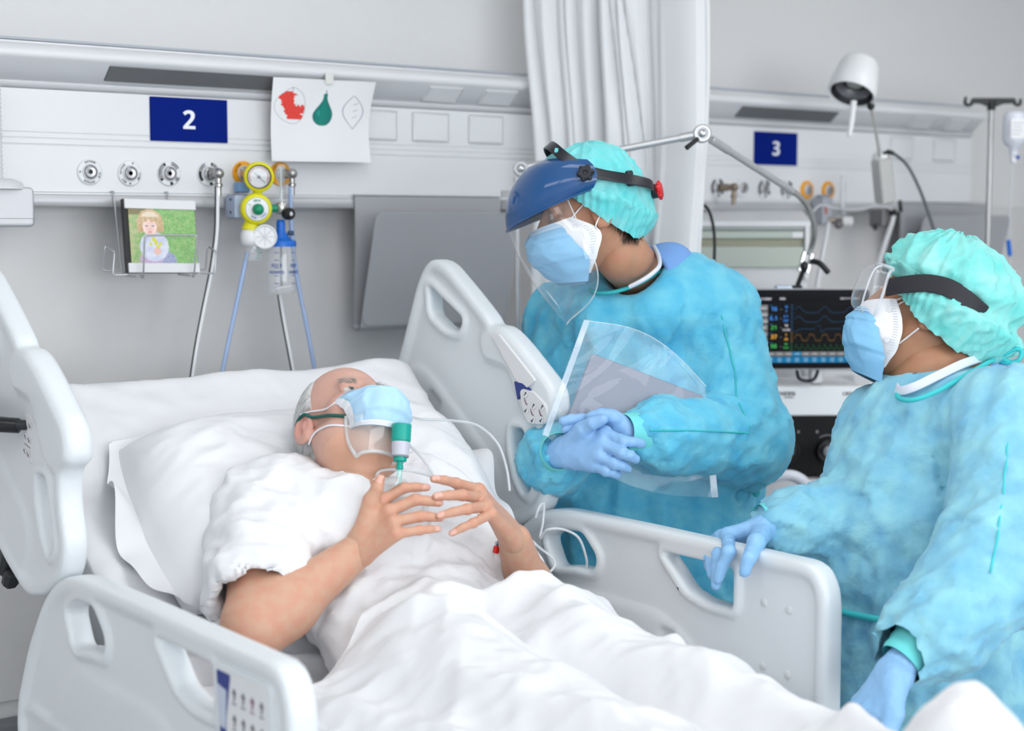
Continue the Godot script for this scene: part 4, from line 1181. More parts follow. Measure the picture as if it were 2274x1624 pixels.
func build_iv_pole() -> void:
	var steel := mat(lin(176, 176, 176), 0.3, 0.7)
	var black := mat(lin(14, 15, 20), 0.45)
	var t := thing("drip_stand", "steel drip stand with black double hook at the right edge", "drip stand", Vector3(Vector3(2.6652, 1.6845, 0.4768).x, 0, Vector3(2.6652, 1.6845, 0.4768).z))
	var top := Vector3(2.6797, 1.9115, 0.4624).y
	part("pole", mb().tube(PackedVector3Array([Vector3(0, 0.08, 0), Vector3(0, top, 0)]), 0.0085, 14).done(), steel, t)
	var ex := Vector3(0.794, 0, 0.607)
	var b := Basis(ex, Vector3.UP, Vector3(-0.607, 0, 0.794))
	var s := 4.9 / 3527.0
	var q := func(x, y): return Vector2((x - 2199.0) * s, (228.0 - y) * s)
	var poly := PackedVector2Array()
	for p in [[2140, 216], [2144, 216], [2144, 229], [2148, 232], [2152, 229], [2154, 222], [2158, 219], [2200, 219], [2248, 219], [2252, 222], [2254, 229], [2257, 232], [2260, 229], [2260, 221], [2265, 220], [2266, 230], [2263, 237], [2256, 238], [2250, 235], [2246, 231], [2225, 232], [2207, 239], [2193, 239], [2175, 232], [2160, 231], [2156, 236], [2148, 238], [2140, 235], [2137, 228]]:
		poly.append(q.call(p[0], p[1]))
	part("hook_bar", mb().prism(poly, -0.006, 0.006, Transform3D(b, Vector3(0, Vector3(2.6803, 1.9225, 0.4616).y, 0)), 0.002).done(), black, t)
	part("hook_hub", mb().lathe([Vector2(0, 0.014), Vector2(0.012, 0.014), Vector2(0.013, -0.014), Vector2(0, -0.014)], Transform3D(Basis.IDENTITY, Vector3(0, top, 0)), 16).done(), black, t)
	for k in 5:
		var d := Vector3(cos(TAU * k / 5), 0, sin(TAU * k / 5))
		part("leg", mb().tube(PackedVector3Array([Vector3(0, 0.1, 0), d * 0.12 + Vector3(0, 0.09, 0), d * 0.28 + Vector3(0, 0.06, 0)]), 0.012, 10).done(), steel, t)
		part("caster", mb().ball(d * 0.28 + Vector3(0, 0.03, 0), Vector3.ONE * 0.03).done(), black, t)
	var f := thing("infusion_bottle", "clear infusion bottle hanging upside down from the drip stand hook", "infusion bottle")
	var c := Vector3(2.6902, 1.8201, 0.5439)
	var cl := glass(Color(0.9, 0.93, 0.98), 0.35, 0.08)
	part("bottle", mb().lathe([Vector2(0, 0.07), Vector2(0.026, 0.07), Vector2(0.033, 0.06), Vector2(0.035, 0.03), Vector2(0.035, -0.015), Vector2(0.028, -0.03), Vector2(0.014, -0.04), Vector2(0.013, -0.062), Vector2(0, -0.062)], Transform3D(Basis.IDENTITY, c), 24, true).done(), mat(lin(226, 230, 240), 0.25), f)
	part("bottle_label", mb().prism(rounded(rect(0.044, 0.06), 0.003, 3), 0.034, 0.0362, Transform3D(b, c + Vector3(0, 0.018, 0))).done(), mat(lin(240, 241, 244), 0.5), f)
	for k in 4: part("print", mb().box(Vector3(-0.002 * k, 0.034 - 0.011 * k, 0.0368), Vector3(0.03 - 0.004 * (k % 2), 0.0022, 0.0008), 0.0).done(), mat(lin(170, 175, 190), 0.5), f, Transform3D(b, c))
	part("drip_chamber", mb().lathe([Vector2(0, -0.062), Vector2(0.010, -0.064), Vector2(0.011, -0.078), Vector2(0.006, -0.088), Vector2(0, -0.09)], Transform3D(Basis.IDENTITY, c), 16, true).done(), mat(lin(236, 238, 242), 0.3), f)
	part("blue_valve", mb().box(c + b * Vector3(0.010, -0.068, 0.008), Vector3(0.012, 0.012, 0.01), 0.002, b).done(), mat(lin(60, 90, 170), 0.4), f)
	var line := curve([c + Vector3(0, -0.09, 0), Vector3(2.6747, 1.6558, 0.5505), Vector3(2.6468, 1.5189, 0.5699), Vector3(2.6170, 1.3836, 0.6001), Vector3(2.6081, 1.1396, 0.6208)], 8)
	part("drip_line", mb().tube(line, 0.0018, 8).done(), cl, f)
	part("roller_clamp", mb().box(Vector3(2.6252, 1.4770, 0.5833), Vector3(0.012, 0.05, 0.012), 0.003, basis_y(Vector3(-0.11, 1, -0.08))).done(), mat(lin(30, 110, 210), 0.35), f)

func build_curtain() -> void:
	var m := relief(mat(lin(240, 241, 243), 0.85), noise_tex(noise(0.15, 4), 256), 20.0, 0.02)
	m.backlight_enabled = true
	m.backlight = Color(0.35, 0.36, 0.37)
	var t := thing("curtain", "pale grey privacy curtain gathered in deep folds between the two bays", "curtain")
	var a0 := Vector3(1.0837, 2.1327, 0.1652)
	var a1 := Vector3(1.3169, 2.1047, 0.5994)
	var along := Vector3(a1.x - a0.x, 0, a1.z - a0.z)
	var out := Vector3(-along.z, 0, along.x).normalized()
	# where folds run from the top (u) to lower down: place of each crease, with its depth
	var folds := [[0.045, 0.10, 0.03], [0.165, 0.165, 0.045], [0.215, 0.22, 0.02], [0.27, 0.275, 0.03], [0.385, 0.39, 0.05], [0.46, 0.555, 0.035], [0.50, 0.58, 0.02], [0.545, 0.66, 0.04], [0.64, 0.64, 0.025], [0.67, 0.67, 0.05], [0.735, 0.70, 0.022]]
	var f := func(u: float, v: float):
		var y: float = lerpf(2.62, 0.16, v)
		var low := clampf((2.15 - y) / 0.65, -0.6, 1.6)
		var uu: float = u
		# left edge swings in and out with height
		var left := 0.08 * smoothstep(0.0, 0.75, low) - 0.02 * smoothstep(0.7, 1.2, low)
		var right := -0.0 + 0.012 * sin(clampf(low, 0, 1) * PI) - 0.05 * smoothstep(0.5, 1.6, low)
		var p := a0 + along * lerpf(left, 1.0 + right, uu)
		var d := 0.0
		for k in folds:
			var c: float = lerpf(k[0], k[1], clampf(low, -0.4, 1.3))
			var w: float = 0.010 + k[2] * 0.42
			d -= k[2] * exp(-absf(uu - c) / w)
		d += 0.006 * sin(uu * 60.0 + 1.3 * low) * (1.0 - smoothstep(0.72, 0.8, uu)) + 0.012 * sin(uu * 15.0)
		if uu > 0.965: d -= 0.03 * smoothstep(0.965, 1.0, uu)
		return Vector3(p.x, y, p.z) + out * d
	part("cloth", mb().grid(260, 44, f, false).done(), m, t)
	var hem := curve([f.call(1.0, 0.02), f.call(1.0, 0.15), f.call(1.0, 0.3), f.call(1.0, 0.5), f.call(1.0, 0.7), f.call(1.0, 0.98)], 8)
	part("hem", mb().tube(hem, 0.006, 8).done(), m, t)
	part("track", mb().box(Vector3((a0.x + a1.x) / 2, 2.72, (a0.z + a1.z) / 2), Vector3(along.length() * 2.4, 0.05, 0.03), 0.004, basis_to(out)).done(), mat(lin(205, 206, 208), 0.4), t)
	for k in 9:
		var p: Vector3 = f.call((k + 0.5) / 9.0, 0.0)
		part("hook", cyl(p, p + Vector3(0, 0.09, 0), 0.003, 6).done(), mat(lin(225, 225, 225), 0.4), t)

func arm_joint(t: Node3D, at: Vector3, r: float, alu: Material, steel: Material) -> void:
	var face := basis_to(Vector3(-0.62, 0.02, 0.78))
	part("joint", lathe_z([Vector2(0, -r * 0.8), Vector2(r * 0.8, -r * 0.8), Vector2(r, -r * 0.6), Vector2(r, r * 0.45), Vector2(r * 0.86, r * 0.62), Vector2(r * 0.62, r * 0.62), Vector2(r * 0.56, r * 0.4), Vector2(0, r * 0.4)], 32).done(), alu, t, Transform3D(face, at))
	part("joint_cap", mb().ball(at + face * Vector3(0, 0, r * 0.5), Vector3(r * 0.46, r * 0.46, r * 0.3), face).done(), steel, t)

func build_support_arm() -> void:
	var alu := mat(lin(198, 199, 201), 0.32, 0.55)
	var steel := mat(lin(205, 206, 208), 0.15, 0.9)
	var black := mat(lin(20, 20, 22), 0.4)
	var t := thing("support_arm", "jointed silver support arm with gooseneck reaching over the monitor", "support arm")
	var j0 := Vector3(0.7893, 1.2399, 0.5459)
	var j1 := Vector3(0.8106, 1.6794, 0.5128)
	var j2 := Vector3(1.1334, 1.7603, 0.7885)
	var e := Vector3(1.4673, 1.6306, 0.7677)
	part("post", mb().tube(PackedVector3Array([Vector3(0.7837, 1.2611, 0.5393), Vector3(0.7909, 1.4412, 0.5246), Vector3(0.8010, 1.6583, 0.5079)]), 0.0065, 14).done(), alu, t)
	part("sleeve", mb().tube(PackedVector3Array([Vector3(0.7833, 1.2527, 0.5399), Vector3(0.7845, 1.2908, 0.5365)]), 0.0095, 14).done(), mat(lin(150, 150, 152), 0.3, 0.6), t)
	arm_joint(t, j0, 0.017, mat(lin(150, 151, 154), 0.3, 0.7), steel)
	part("joint_lever", mb().tube(PackedVector3Array([j0, Vector3(0.7863, 1.2258, 0.5705)]), 0.009, 10).done(), black, t)
	arm_joint(t, j1, 0.0185, alu, steel)
	part("beam", mb().tube(PackedVector3Array([j1.lerp(j2, 0.04), j1.lerp(j2, 0.96)]), 0.0085, 16).done(), alu, t)
	for k in [[0.04, 0.14], [0.88, 0.97]]:
		part("sleeve", mb().tube(PackedVector3Array([j1.lerp(j2, k[0]), j1.lerp(j2, k[1])]), 0.0105, 16).done(), alu, t)
	arm_joint(t, j2, 0.0215, alu, steel)
	part("clamp_lever", mb().tube(PackedVector3Array([Vector3(1.1111, 1.7477, 0.7981), Vector3(1.0813, 1.7253, 0.7904)]), PackedFloat32Array([0.005, 0.0062]), 10).done(), black, t)
	part("beam", mb().tube(PackedVector3Array([j2.lerp(e, 0.1), e]), 0.0085, 16).done(), alu, t)
	part("sleeve", mb().tube(PackedVector3Array([j2.lerp(e, 0.1), j2.lerp(e, 0.28)]), 0.0105, 16).done(), alu, t)
	var goose := curve([e, Vector3(1.5060, 1.6143, 0.7611), Vector3(1.5577, 1.5878, 0.7404), Vector3(1.5955, 1.5560, 0.7223), Vector3(1.6260, 1.5236, 0.6988), Vector3(1.6501, 1.4940, 0.6700), Vector3(1.6498, 1.4692, 0.6599)], 14)
	var rr := PackedFloat32Array()
	for i in goose.size(): rr.append(0.0077 if i % 2 else 0.0066)
	part("gooseneck", mb().tube(goose, rr, 14).done(), mat(lin(200, 200, 196), 0.2, 0.8), t)
	var cb := basis_y(Vector3(1.6502, 1.4763, 0.6594) - Vector3(1.6362, 1.4246, 0.6545), Vector3(-0.6, 0, 0.8))
	for x in [-0.0105, 0.0105]:
		part("clamp_plate", mb().box(Vector3(1.6422, 1.4492, 0.6563) + cb * Vector3(x, 0, 0), Vector3(0.009, 0.054, 0.018), 0.002, cb).done(), steel, t)
	part("clamp_grip", mb().ball(Vector3(1.6313, 1.4389, 0.6618), Vector3(0.011, 0.014, 0.011)).done(), black, t)
	part("clamp_lever", mb().tube(curve([Vector3(1.6403, 1.4532, 0.6797), Vector3(1.6437, 1.4500, 0.6953), Vector3(1.6441, 1.4444, 0.7089), Vector3(1.6578, 1.4234, 0.7218)], 5), 0.0075, 10).done(), black, t)
	part("support_rod", mb().tube(PackedVector3Array([Vector3(1.6364, 1.4293, 0.6542), Vector3(1.6296, 1.3889, 0.6408)]), 0.0062, 10).done(), black, t)
	part("rod_foot", mb().box(Vector3(1.6284, 1.3854, 0.6404), Vector3(0.026, 0.008, 0.02), 0.003, Basis(Vector3.UP, -0.65)).done(), black, t)

func build_monitor() -> void:
	var t := thing("ventilator_monitor", "black ventilator monitor showing blue, orange and green breathing curves", "monitor")
	var a := Vector3(1.5818, 1.2682, 0.5167)
	var ang := -0.60
	var fx := Transform3D(Basis(Vector3.UP, ang), a)
	var s := 4.25 / 3527.0
	var w := 270.0 * s
	var h := 182.0 * s
	part("housing", mb().prism(rounded([Vector2(0, -h / 2), Vector2(w, -h / 2), Vector2(w, h / 2), Vector2(0, h / 2)], 0.012, 6), -0.045, 0.0, Transform3D.IDENTITY, 0.004).done(), mat(lin(205, 206, 210), 0.35), t, fx)
	part("bezel", mb().prism(rounded([Vector2(0.003, -h / 2 + 0.004), Vector2(w - 0.003, -h / 2 + 0.004), Vector2(w - 0.003, h / 2 - 0.003), Vector2(0.003, h / 2 - 0.003)], 0.01, 6), 0.0, 0.0025, Transform3D.IDENTITY, 0.001).done(), mat(lin(6, 7, 16), 0.3, 0.0, 0.2), t, fx)
	var x0 := 18.0 * s
	var x1 := w - 8.0 * s
	var y1 := h / 2 - 18.0 * s
	var y0 := -h / 2 + 16.0 * s
	var sm := mat(Color.BLACK, 0.35, 0.0, 0.2)
	sm.emission_enabled = true
	sm.emission = Color.WHITE
	sm.emission_operator = BaseMaterial3D.EMISSION_OP_MULTIPLY
	sm.emission_texture = img_tex(960, 560, screen)
	sm.emission_energy_multiplier = 1.0
	sm.texture_repeat = false
	var scr := part("screen", mb().grid(1, 1, func(u: float, v: float): return Vector3(lerpf(x0, x1, u), lerpf(y1, y0, v), 0.0032), false).done(), sm, t, fx)
	var at := func(u: float, v: float): return Vector3(lerpf(x0, x1, u), lerpf(y1, y0, v), 0.0036)
	var cols := {"b": Color(0.1, 0.55, 0.95), "g": Color(0.1, 0.75, 0.3), "o": Color(1.0, 0.72, 0.1), "w": Color(0.9, 0.9, 0.95)}
	var em := {}
	for k in cols:
		em[k] = mat(Color.BLACK, 0.4)
		em[k].emission_enabled = true
		em[k].emission = cols[k]
		em[k].emission_energy_multiplier = 1.3
	for k in [["16", 0.145, 0.185, 0.0155, "b"], ["6.1", 0.142, 0.325, 0.0155, "b"], ["21", 0.145, 0.465, 0.0155, "g"], ["37", 0.145, 0.605, 0.0155, "o"], ["98", 0.145, 0.745, 0.0155, "g"],
		["15", 0.258, 0.155, 0.0085, "b"], ["2", 0.258, 0.215, 0.0085, "b"], ["6.1", 0.255, 0.295, 0.0085, "b"], ["507", 0.255, 0.362, 0.0085, "b"], ["10", 0.258, 0.435, 0.0085, "w"], ["1:2.00", 0.258, 0.50, 0.0075, "w"], ["1", 0.258, 0.575, 0.0085, "o"], ["20", 0.258, 0.64, 0.0085, "o"], ["90", 0.258, 0.715, 0.0075, "g"], ["98.00", 0.258, 0.77, 0.006, "g"],
		["V-SIMV", 0.072, 0.035, 0.0085, "w"], ["Adu", 0.222, 0.03, 0.0085, "w"], ["2022-1-11 17:20:11", 0.84, 0.03, 0.006, "w"]]:
		text("readout", k[0], k[3], em[k[4]], scr, Transform3D(Basis.IDENTITY, at.call(k[1], k[2])), true, 0.0004)
	for k in 7:
		text("button_text", ["Alarm", "100%O2", "Nebulizer", "Tools", "Freeze", "Lock", "Menu"][k], 0.0058, em["w"], scr, Transform3D(Basis.IDENTITY, at.call(0.045, 0.175 + 0.098 * k)), true, 0.0003)
	part("neck", mb().box(Vector3(w * 0.58, -h / 2 - 0.019, -0.03), Vector3(0.035, 0.042, 0.03), 0.006).done(), mat(lin(214, 215, 218), 0.35), t, fx)
	part("top_plate", mb().box(Vector3(w * 0.33, h / 2 + 0.003, -0.02), Vector3(0.07, 0.008, 0.03), 0.002).done(), mat(lin(190, 205, 225), 0.25, 0.3), t, fx)
	part("cable", mb().tube(curve([fx.affine_inverse() * Vector3(1.6762, 1.1566, 0.6015), fx.affine_inverse() * Vector3(1.6566, 1.1415, 0.6261), fx.affine_inverse() * Vector3(1.6715, 1.1343, 0.6383), fx.affine_inverse() * Vector3(1.6888, 1.1391, 0.6510), fx.affine_inverse() * Vector3(1.7203, 1.1578, 0.6351)], 6), 0.0048, 10).done(), mat(lin(30, 28, 42), 0.4), t, fx)

func wave(k: int, x: float) -> float:
	match k:
		0, 1: 
			var q := fposmod(x * 2.75 + 0.35, 1.0)
			return exp(-pow((q - 0.5) / 0.17, 2.0))
		2:
			var q := fposmod(x * 2.75 + 0.5, 1.0)
			return 0.9 if q > 0.3 and q < 0.5 else (-0.1 + 0.5 * smoothstep(0.5, 0.75, q) if q >= 0.5 and q < 0.75 else 0.4)
		3:
			var q := fposmod(x * 5.4 + 0.2, 1.0)
			return smoothstep(0.15, 0.35, q) * (1.0 - smoothstep(0.6, 0.85, q))
		_:
			var q := fposmod(x * 12.5, 1.0)
			return exp(-absf(q - 0.3) * (9.0 if q < 0.3 else 3.4))

func screen(u: float, v: float) -> Color:
	var col := Color(0.004, 0.005, 0.012)
	# buttons at the left, tabs along the foot
	if u > 0.004 and u < 0.088 and v > 0.125 and v < 0.80:
		if fposmod((v - 0.125) / 0.098, 1.0) < 0.84: col = Color(0.45, 0.46, 0.48)
	if v > 0.83 and v < 0.895:
		if fposmod(u / 0.081 + 0.02, 1.0) < 0.96: col = Color(0.05, 0.45, 0.75) if int(u / 0.081 + 0.02) == 4 else Color(0.42, 0.42, 0.43)
		if fposmod(u / 0.081, 1.0) > 0.25 and fposmod(u / 0.081, 1.0) < 0.75 and absf(v - 0.862) < 0.008 and fposmod(u * 150.0, 1.0) < 0.7: col = Color(0.85, 0.85, 0.88)
	if v > 0.905 and v < 0.995:
		if fposmod(u / 0.081 + 0.02, 1.0) < 0.96: col = Color(0.03, 0.40, 0.72)
		for q in [0.93, 0.955, 0.975]:
			if fposmod(u / 0.081, 1.0) > 0.3 and fposmod(u / 0.081, 1.0) < 0.68 and absf(v - q) < 0.006 and fposmod(u * 190.0, 1.0) < 0.6: col = Color(0.75, 0.88, 0.95)
	if v > 0.1 and v < 0.82:
		var row := int((v - 0.12) / 0.14)
		if absf(fposmod((v - 0.115) / 0.14, 1.0)) < 0.012 and u > 0.095: col = Color(0.10, 0.11, 0.13)
		if absf(u - 0.30) < 0.0012 or absf(u - 0.2) < 0.0008: col = Color(0.08, 0.09, 0.11)
		if u > 0.335 and row >= 0 and row < 5:
			var lo := 0.12 + 0.14 * row + 0.122
			var x := (u - 0.335) / 0.665
			var y := lo - 0.09 * wave(row, x)
			var y2 := lo - 0.09 * wave(row, x + 0.002)
			if v > minf(y, y2) - 0.0025 and v < maxf(y, y2) + 0.0025:
				col = [Color(0.05, 0.22, 0.42), Color(0.05, 0.24, 0.45), Color(0.05, 0.24, 0.45), Color(0.62, 0.38, 0.08), Color(0.04, 0.40, 0.14)][row]
		if u > 0.302 and u < 0.32 and fposmod(v * 24.0, 1.0) < 0.25 and row >= 0 and row < 5:
			col = [Color(0.05, 0.3, 0.55), Color(0.05, 0.3, 0.55), Color(0.05, 0.3, 0.55), Color(0.6, 0.4, 0.1), Color(0.05, 0.45, 0.15)][row]
		if u > 0.1 and u < 0.135 and fposmod((v - 0.115) / 0.14, 1.0) > 0.08 and fposmod((v - 0.115) / 0.14, 1.0) < 0.16 and fposmod(u * 160.0, 1.0) < 0.6: col = Color(0.06, 0.3, 0.5)
		if u > 0.2 and u < 0.225 and fposmod((v - 0.115) / 0.14, 1.0) > 0.5 and fposmod((v - 0.115) / 0.14, 1.0) < 0.58 and fposmod(u * 160.0, 1.0) < 0.6: col = Color(0.3, 0.35, 0.4)
	return Color(pow(col.r, 0.6), pow(col.g, 0.6), pow(col.b, 0.6))

func build_ventilator() -> void:
	var t := thing("ventilator", "white and black breathing ventilator with two round ports under the monitor", "ventilator")
	var s := 4.25 / 3527.0
	var a := Vector3(1.5975, 1.1170, 0.5457)
	var fx := Transform3D(Basis(Vector3.UP, -0.62), a)
	var w := 232.0 * s
	var white := mat(lin(236, 238, 241), 0.32)
	var black := mat(lin(12, 12, 14), 0.45, 0.0, 0.3)
	part("case", mb().box(Vector3(w / 2, -34 * s, -0.13), Vector3(w, 68 * s, 0.26), 0.006).done(), white, t, fx)
	var fp := part("front_panel", mb().prism(rounded([Vector2(0.012, -199 * s), Vector2(w - 0.012, -199 * s), Vector2(w - 0.012, -67 * s), Vector2(0.012, -67 * s)], 0.006, 3), -0.24, -0.004, Transform3D.IDENTITY, 0.003).done(), black, t, fx)
	part("base_case", mb().box(Vector3(w / 2, -(a.y - 0.36) / 2 - 0.12, -0.13), Vector3(w * 0.96, a.y - 0.62, 0.24), 0.01).done(), mat(lin(206, 204, 208), 0.4), t, fx)
	text("maker_name", "NORTHERN", 12.5 * s, mat(lin(50, 50, 55), 0.4), t, fx * Transform3D(Basis.IDENTITY, Vector3(43 * s, -17 * s, 0.001)), true, 0.0006)
	text("maker_line", "meditec", 5.5 * s, mat(lin(120, 120, 125), 0.4), t, fx * Transform3D(Basis.IDENTITY, Vector3(63 * s, -25 * s, 0.001)), true, 0.0006)
	text("model_name", "CRIUS V6", 11 * s, mat(lin(50, 50, 55), 0.4), t, fx * Transform3D(Basis.IDENTITY, Vector3(206 * s, -17.5 * s, 0.001)), true, 0.0006)
	for p in [[55.0, -142.0, 34.0], [153.0, -146.0, 28.0]]:
		var port := part("port", lathe_z([Vector2(p[2] * s, 0.0), Vector2(p[2] * s, 0.012), Vector2(p[2] * s * 0.92, 0.016), Vector2(p[2] * s * 0.86, 0.016), Vector2(p[2] * s * 0.8, 0.008), Vector2(0, 0.008)], 36).done(), mat(lin(14, 14, 16), 0.3), t, fx * Transform3D(Basis.IDENTITY, Vector3(p[0] * s, p[1] * s, -0.004)))
		part("port_tube", lathe_z([Vector2(13 * s, 0.008), Vector2(13 * s, 0.03), Vector2(10.5 * s, 0.032), Vector2(10 * s, 0.02), Vector2(0, 0.02)], 20).done(), mat(lin(150, 150, 155), 0.3), port)
		ring_marks(fp, (p[2] + 7.0) * s, (p[2] + 8.4) * s, 0.0, [[1.0, 2.15]], mat(lin(150, 150, 155), 0.5))
		fp.get_child(fp.get_child_count() - 1).transform = Transform3D(Basis.IDENTITY, Vector3(p[0] * s, p[1] * s, -0.0038))
	for x in [28.0, 86.0, 128.0, 178.0]:
		part("lock_symbol", mb().box(Vector3(x * s, -103 * s, -0.0036), Vector3(4.5 * s, 5.5 * s, 0.001), 0.0).done(), mat(lin(140, 140, 146), 0.5), t, fx)
	# corrugated breathing hoses
	var hm := mat(lin(226, 228, 236), 0.3)
	hm.backlight_enabled = true
	hm.backlight = Color(0.3, 0.3, 0.32)
	var runs := [["white corrugated breathing hose from the left port, passing behind the gowned figure", [Vector3(1.6038, 0.9513, 0.6324), Vector3(1.5454, 0.9578, 0.6755), Vector3(1.5010, 0.9424, 0.6811), Vector3(1.4617, 0.9154, 0.6794), Vector3(1.4100, 0.8720, 0.6827), Vector3(1.3880, 0.8034, 0.6736)]],
		["white corrugated breathing hose curling in an arch below the ventilator", [Vector3(1.4036, 0.8377, 0.6816), Vector3(1.4236, 0.8890, 0.7164), Vector3(1.4519, 0.9095, 0.7358), Vector3(1.4839, 0.9141, 0.7598), Vector3(1.5152, 0.8988, 0.7727), Vector3(1.5423, 0.8681, 0.7717), Vector3(1.5727, 0.8173, 0.7500), Vector3(1.6057, 0.7264, 0.7223)]],
		["short white breathing hose from the right ventilator port", [Vector3(1.6954, 0.9477, 0.7028), Vector3(1.6570, 0.9528, 0.7487), Vector3(1.6421, 0.9401, 0.7893), Vector3(1.6454, 0.9131, 0.8201)]]]
	for r in runs:
		var path := curve(r[1], 26)
		var rad := PackedFloat32Array()
		for i in path.size(): rad.append(0.0150 if i % 3 == 0 else 0.0134)
		tag(part("breathing_hose", mb().tube(path, rad, 16).done(), hm), r[0], "hose")
	# shelf unit with another device behind
	var d := thing("bedside_device", "pale grey vented device half hidden behind the blue mask beside the monitor", "device")
	var dx := Transform3D(Basis(Vector3.UP, -0.62), Vector3(2.1711, 1.0768, 0.3569))
	part("case", mb().box(Vector3(0.02, 0.0, -0.1), Vector3(0.22, 0.075, 0.2), 0.006).done(), mat(lin(206, 208, 212), 0.4), d, dx)
	for i in 7: part("vent_slat", mb().box(Vector3(-0.01 + 0.0, 0.02 - 0.006 * i, 0.001), Vector3(0.05, 0.0025, 0.002), 0.0).done(), mat(lin(150, 152, 158), 0.5), d, dx)
	part("stand", mb().box(Vector3(0.02, -0.4, -0.1), Vector3(0.2, 0.72, 0.18), 0.006).done(), mat(lin(208, 209, 213), 0.45), d, dx)

# ------------------------------------------------------------------ hospital bed
const HINGE := Vector3(0, 0.74, 1.25)
const UPHILL := Vector3(0, 0.585, -0.811)
const LIFT := Vector3(0, 0.811, 0.585)

# point on the raised backrest: x across, a up the slope, h above it
func back(x: float, a: float, h: float) -> Vector3:
	return HINGE + Vector3(x, 0, 0) + UPHILL * a + LIFT * h

# moulded plate in (z, y): outline with holes, thick rims, raised and sunk fields; lies about x = 0
func moulded(outline: PackedVector2Array, holes: Array, raised: Array, sunk: Array, cell := 0.0055) -> ArrayMesh:
	var lo := outline[0]
	var hi := outline[0]
	for p in outline:
		lo = lo.min(p)
		hi = hi.max(p)
	var f := Field.new(Vector3(-0.042, lo.y - 0.03, lo.x - 0.03), Vector3(0.042, hi.y + 0.03, hi.x + 0.03), cell)
	var ts := PackedFloat32Array()
	ts.resize(f.ny * f.nz)
	var ds := ts.duplicate()
	for k in f.nz:
		for j in f.ny:
			var p := Vector2(f.o.z + k * cell, f.o.y + j * cell)
			var d := poly_dist(p, outline)
			var rim := 1.0 - smoothstep(0.020, 0.034, -d)
			for h in holes:
				var e := -poly_dist(p, h)
				rim = maxf(rim, 1.0 - smoothstep(0.012, 0.024, -e))
				d = maxf(d, e)
			var t := 0.0135 + 0.0095 * rim
			for r in raised:
				t = maxf(t, 0.0135 + r[1] * (1.0 - smoothstep(-0.014, 0.009, poly_dist(p, r[0]))))
			for r in sunk:
				t -= r[1] * (1.0 - smoothstep(-0.004, 0.002, poly_dist(p, r[0])))
			ds[k * f.ny + j] = d
			ts[k * f.ny + j] = t
	for k in range(1, f.nz - 1):
		for j in range(1, f.ny - 1):
			var a := k * f.ny + j
			var d := ds[a]
			var t := (ts[a] * 2.0 + ts[a - 1] + ts[a + 1] + ts[a - f.ny] + ts[a + f.ny]) / 6.0
			var rr := 0.0125
			for i in f.nx:
				var q := Vector2(d + rr, absf(f.o.x + i * cell) - t + rr)
				f.d[(k * f.ny + j) * f.nx + i] = Vector2(maxf(q.x, 0), maxf(q.y, 0)).length() + minf(maxf(q.x, q.y), 0.0) - rr
	return f.into(mb()).done()

func zy(pts: Array) -> PackedVector2Array:
	return PackedVector2Array(pts)

func button_icons(t: Node3D, list: Array, size: float, fx: Transform3D, ink: Material) -> void:
	# each entry: place, turn of the arrow; a thin ring with an arrow in it
	for k in list:
		var at := fx * Transform3D(Basis(Vector3.BACK, k[1]), Vector3(k[0].x, k[0].y, 0.0006))
		var b := part("button", lathe_z([Vector2(size, 0), Vector2(size, 0.0008), Vector2(size * 0.9, 0.001), Vector2(0, 0.001)], 20).done(), mat(lin(226, 227, 230), 0.4), t, at)
		part("arrow", mb().box(Vector3(0, -size * 0.12, 0.0014), Vector3(size * 0.2, size * 1.0, 0.0005), 0.0).prism(PackedVector2Array([Vector2(-size * 0.42, size * 0.25), Vector2(size * 0.42, size * 0.25), Vector2(0, size * 0.75)]), 0.0011, 0.0017).done(), ink, b)

func patient_icon(t: Node3D, at: Vector2, s: float, fx: Transform3D, m: Material) -> void:
	part("bed_symbol", mb().box(Vector3(at.x, at.y, 0.0012), Vector3(s * 0.24, s * 1.2, 0.0005), 0.0, Basis(Vector3.BACK, 0.5)).box(Vector3(at.x + s * 0.55, at.y - s * 0.52, 0.0012), Vector3(s * 0.7, s * 0.2, 0.0005), 0.0, Basis(Vector3.BACK, -0.25)).box(Vector3(at.x - s * 0.32, at.y + s * 0.8, 0.0012), Vector3(s * 0.26, s * 0.26, 0.0005), 0.0).done(), m, t, fx)

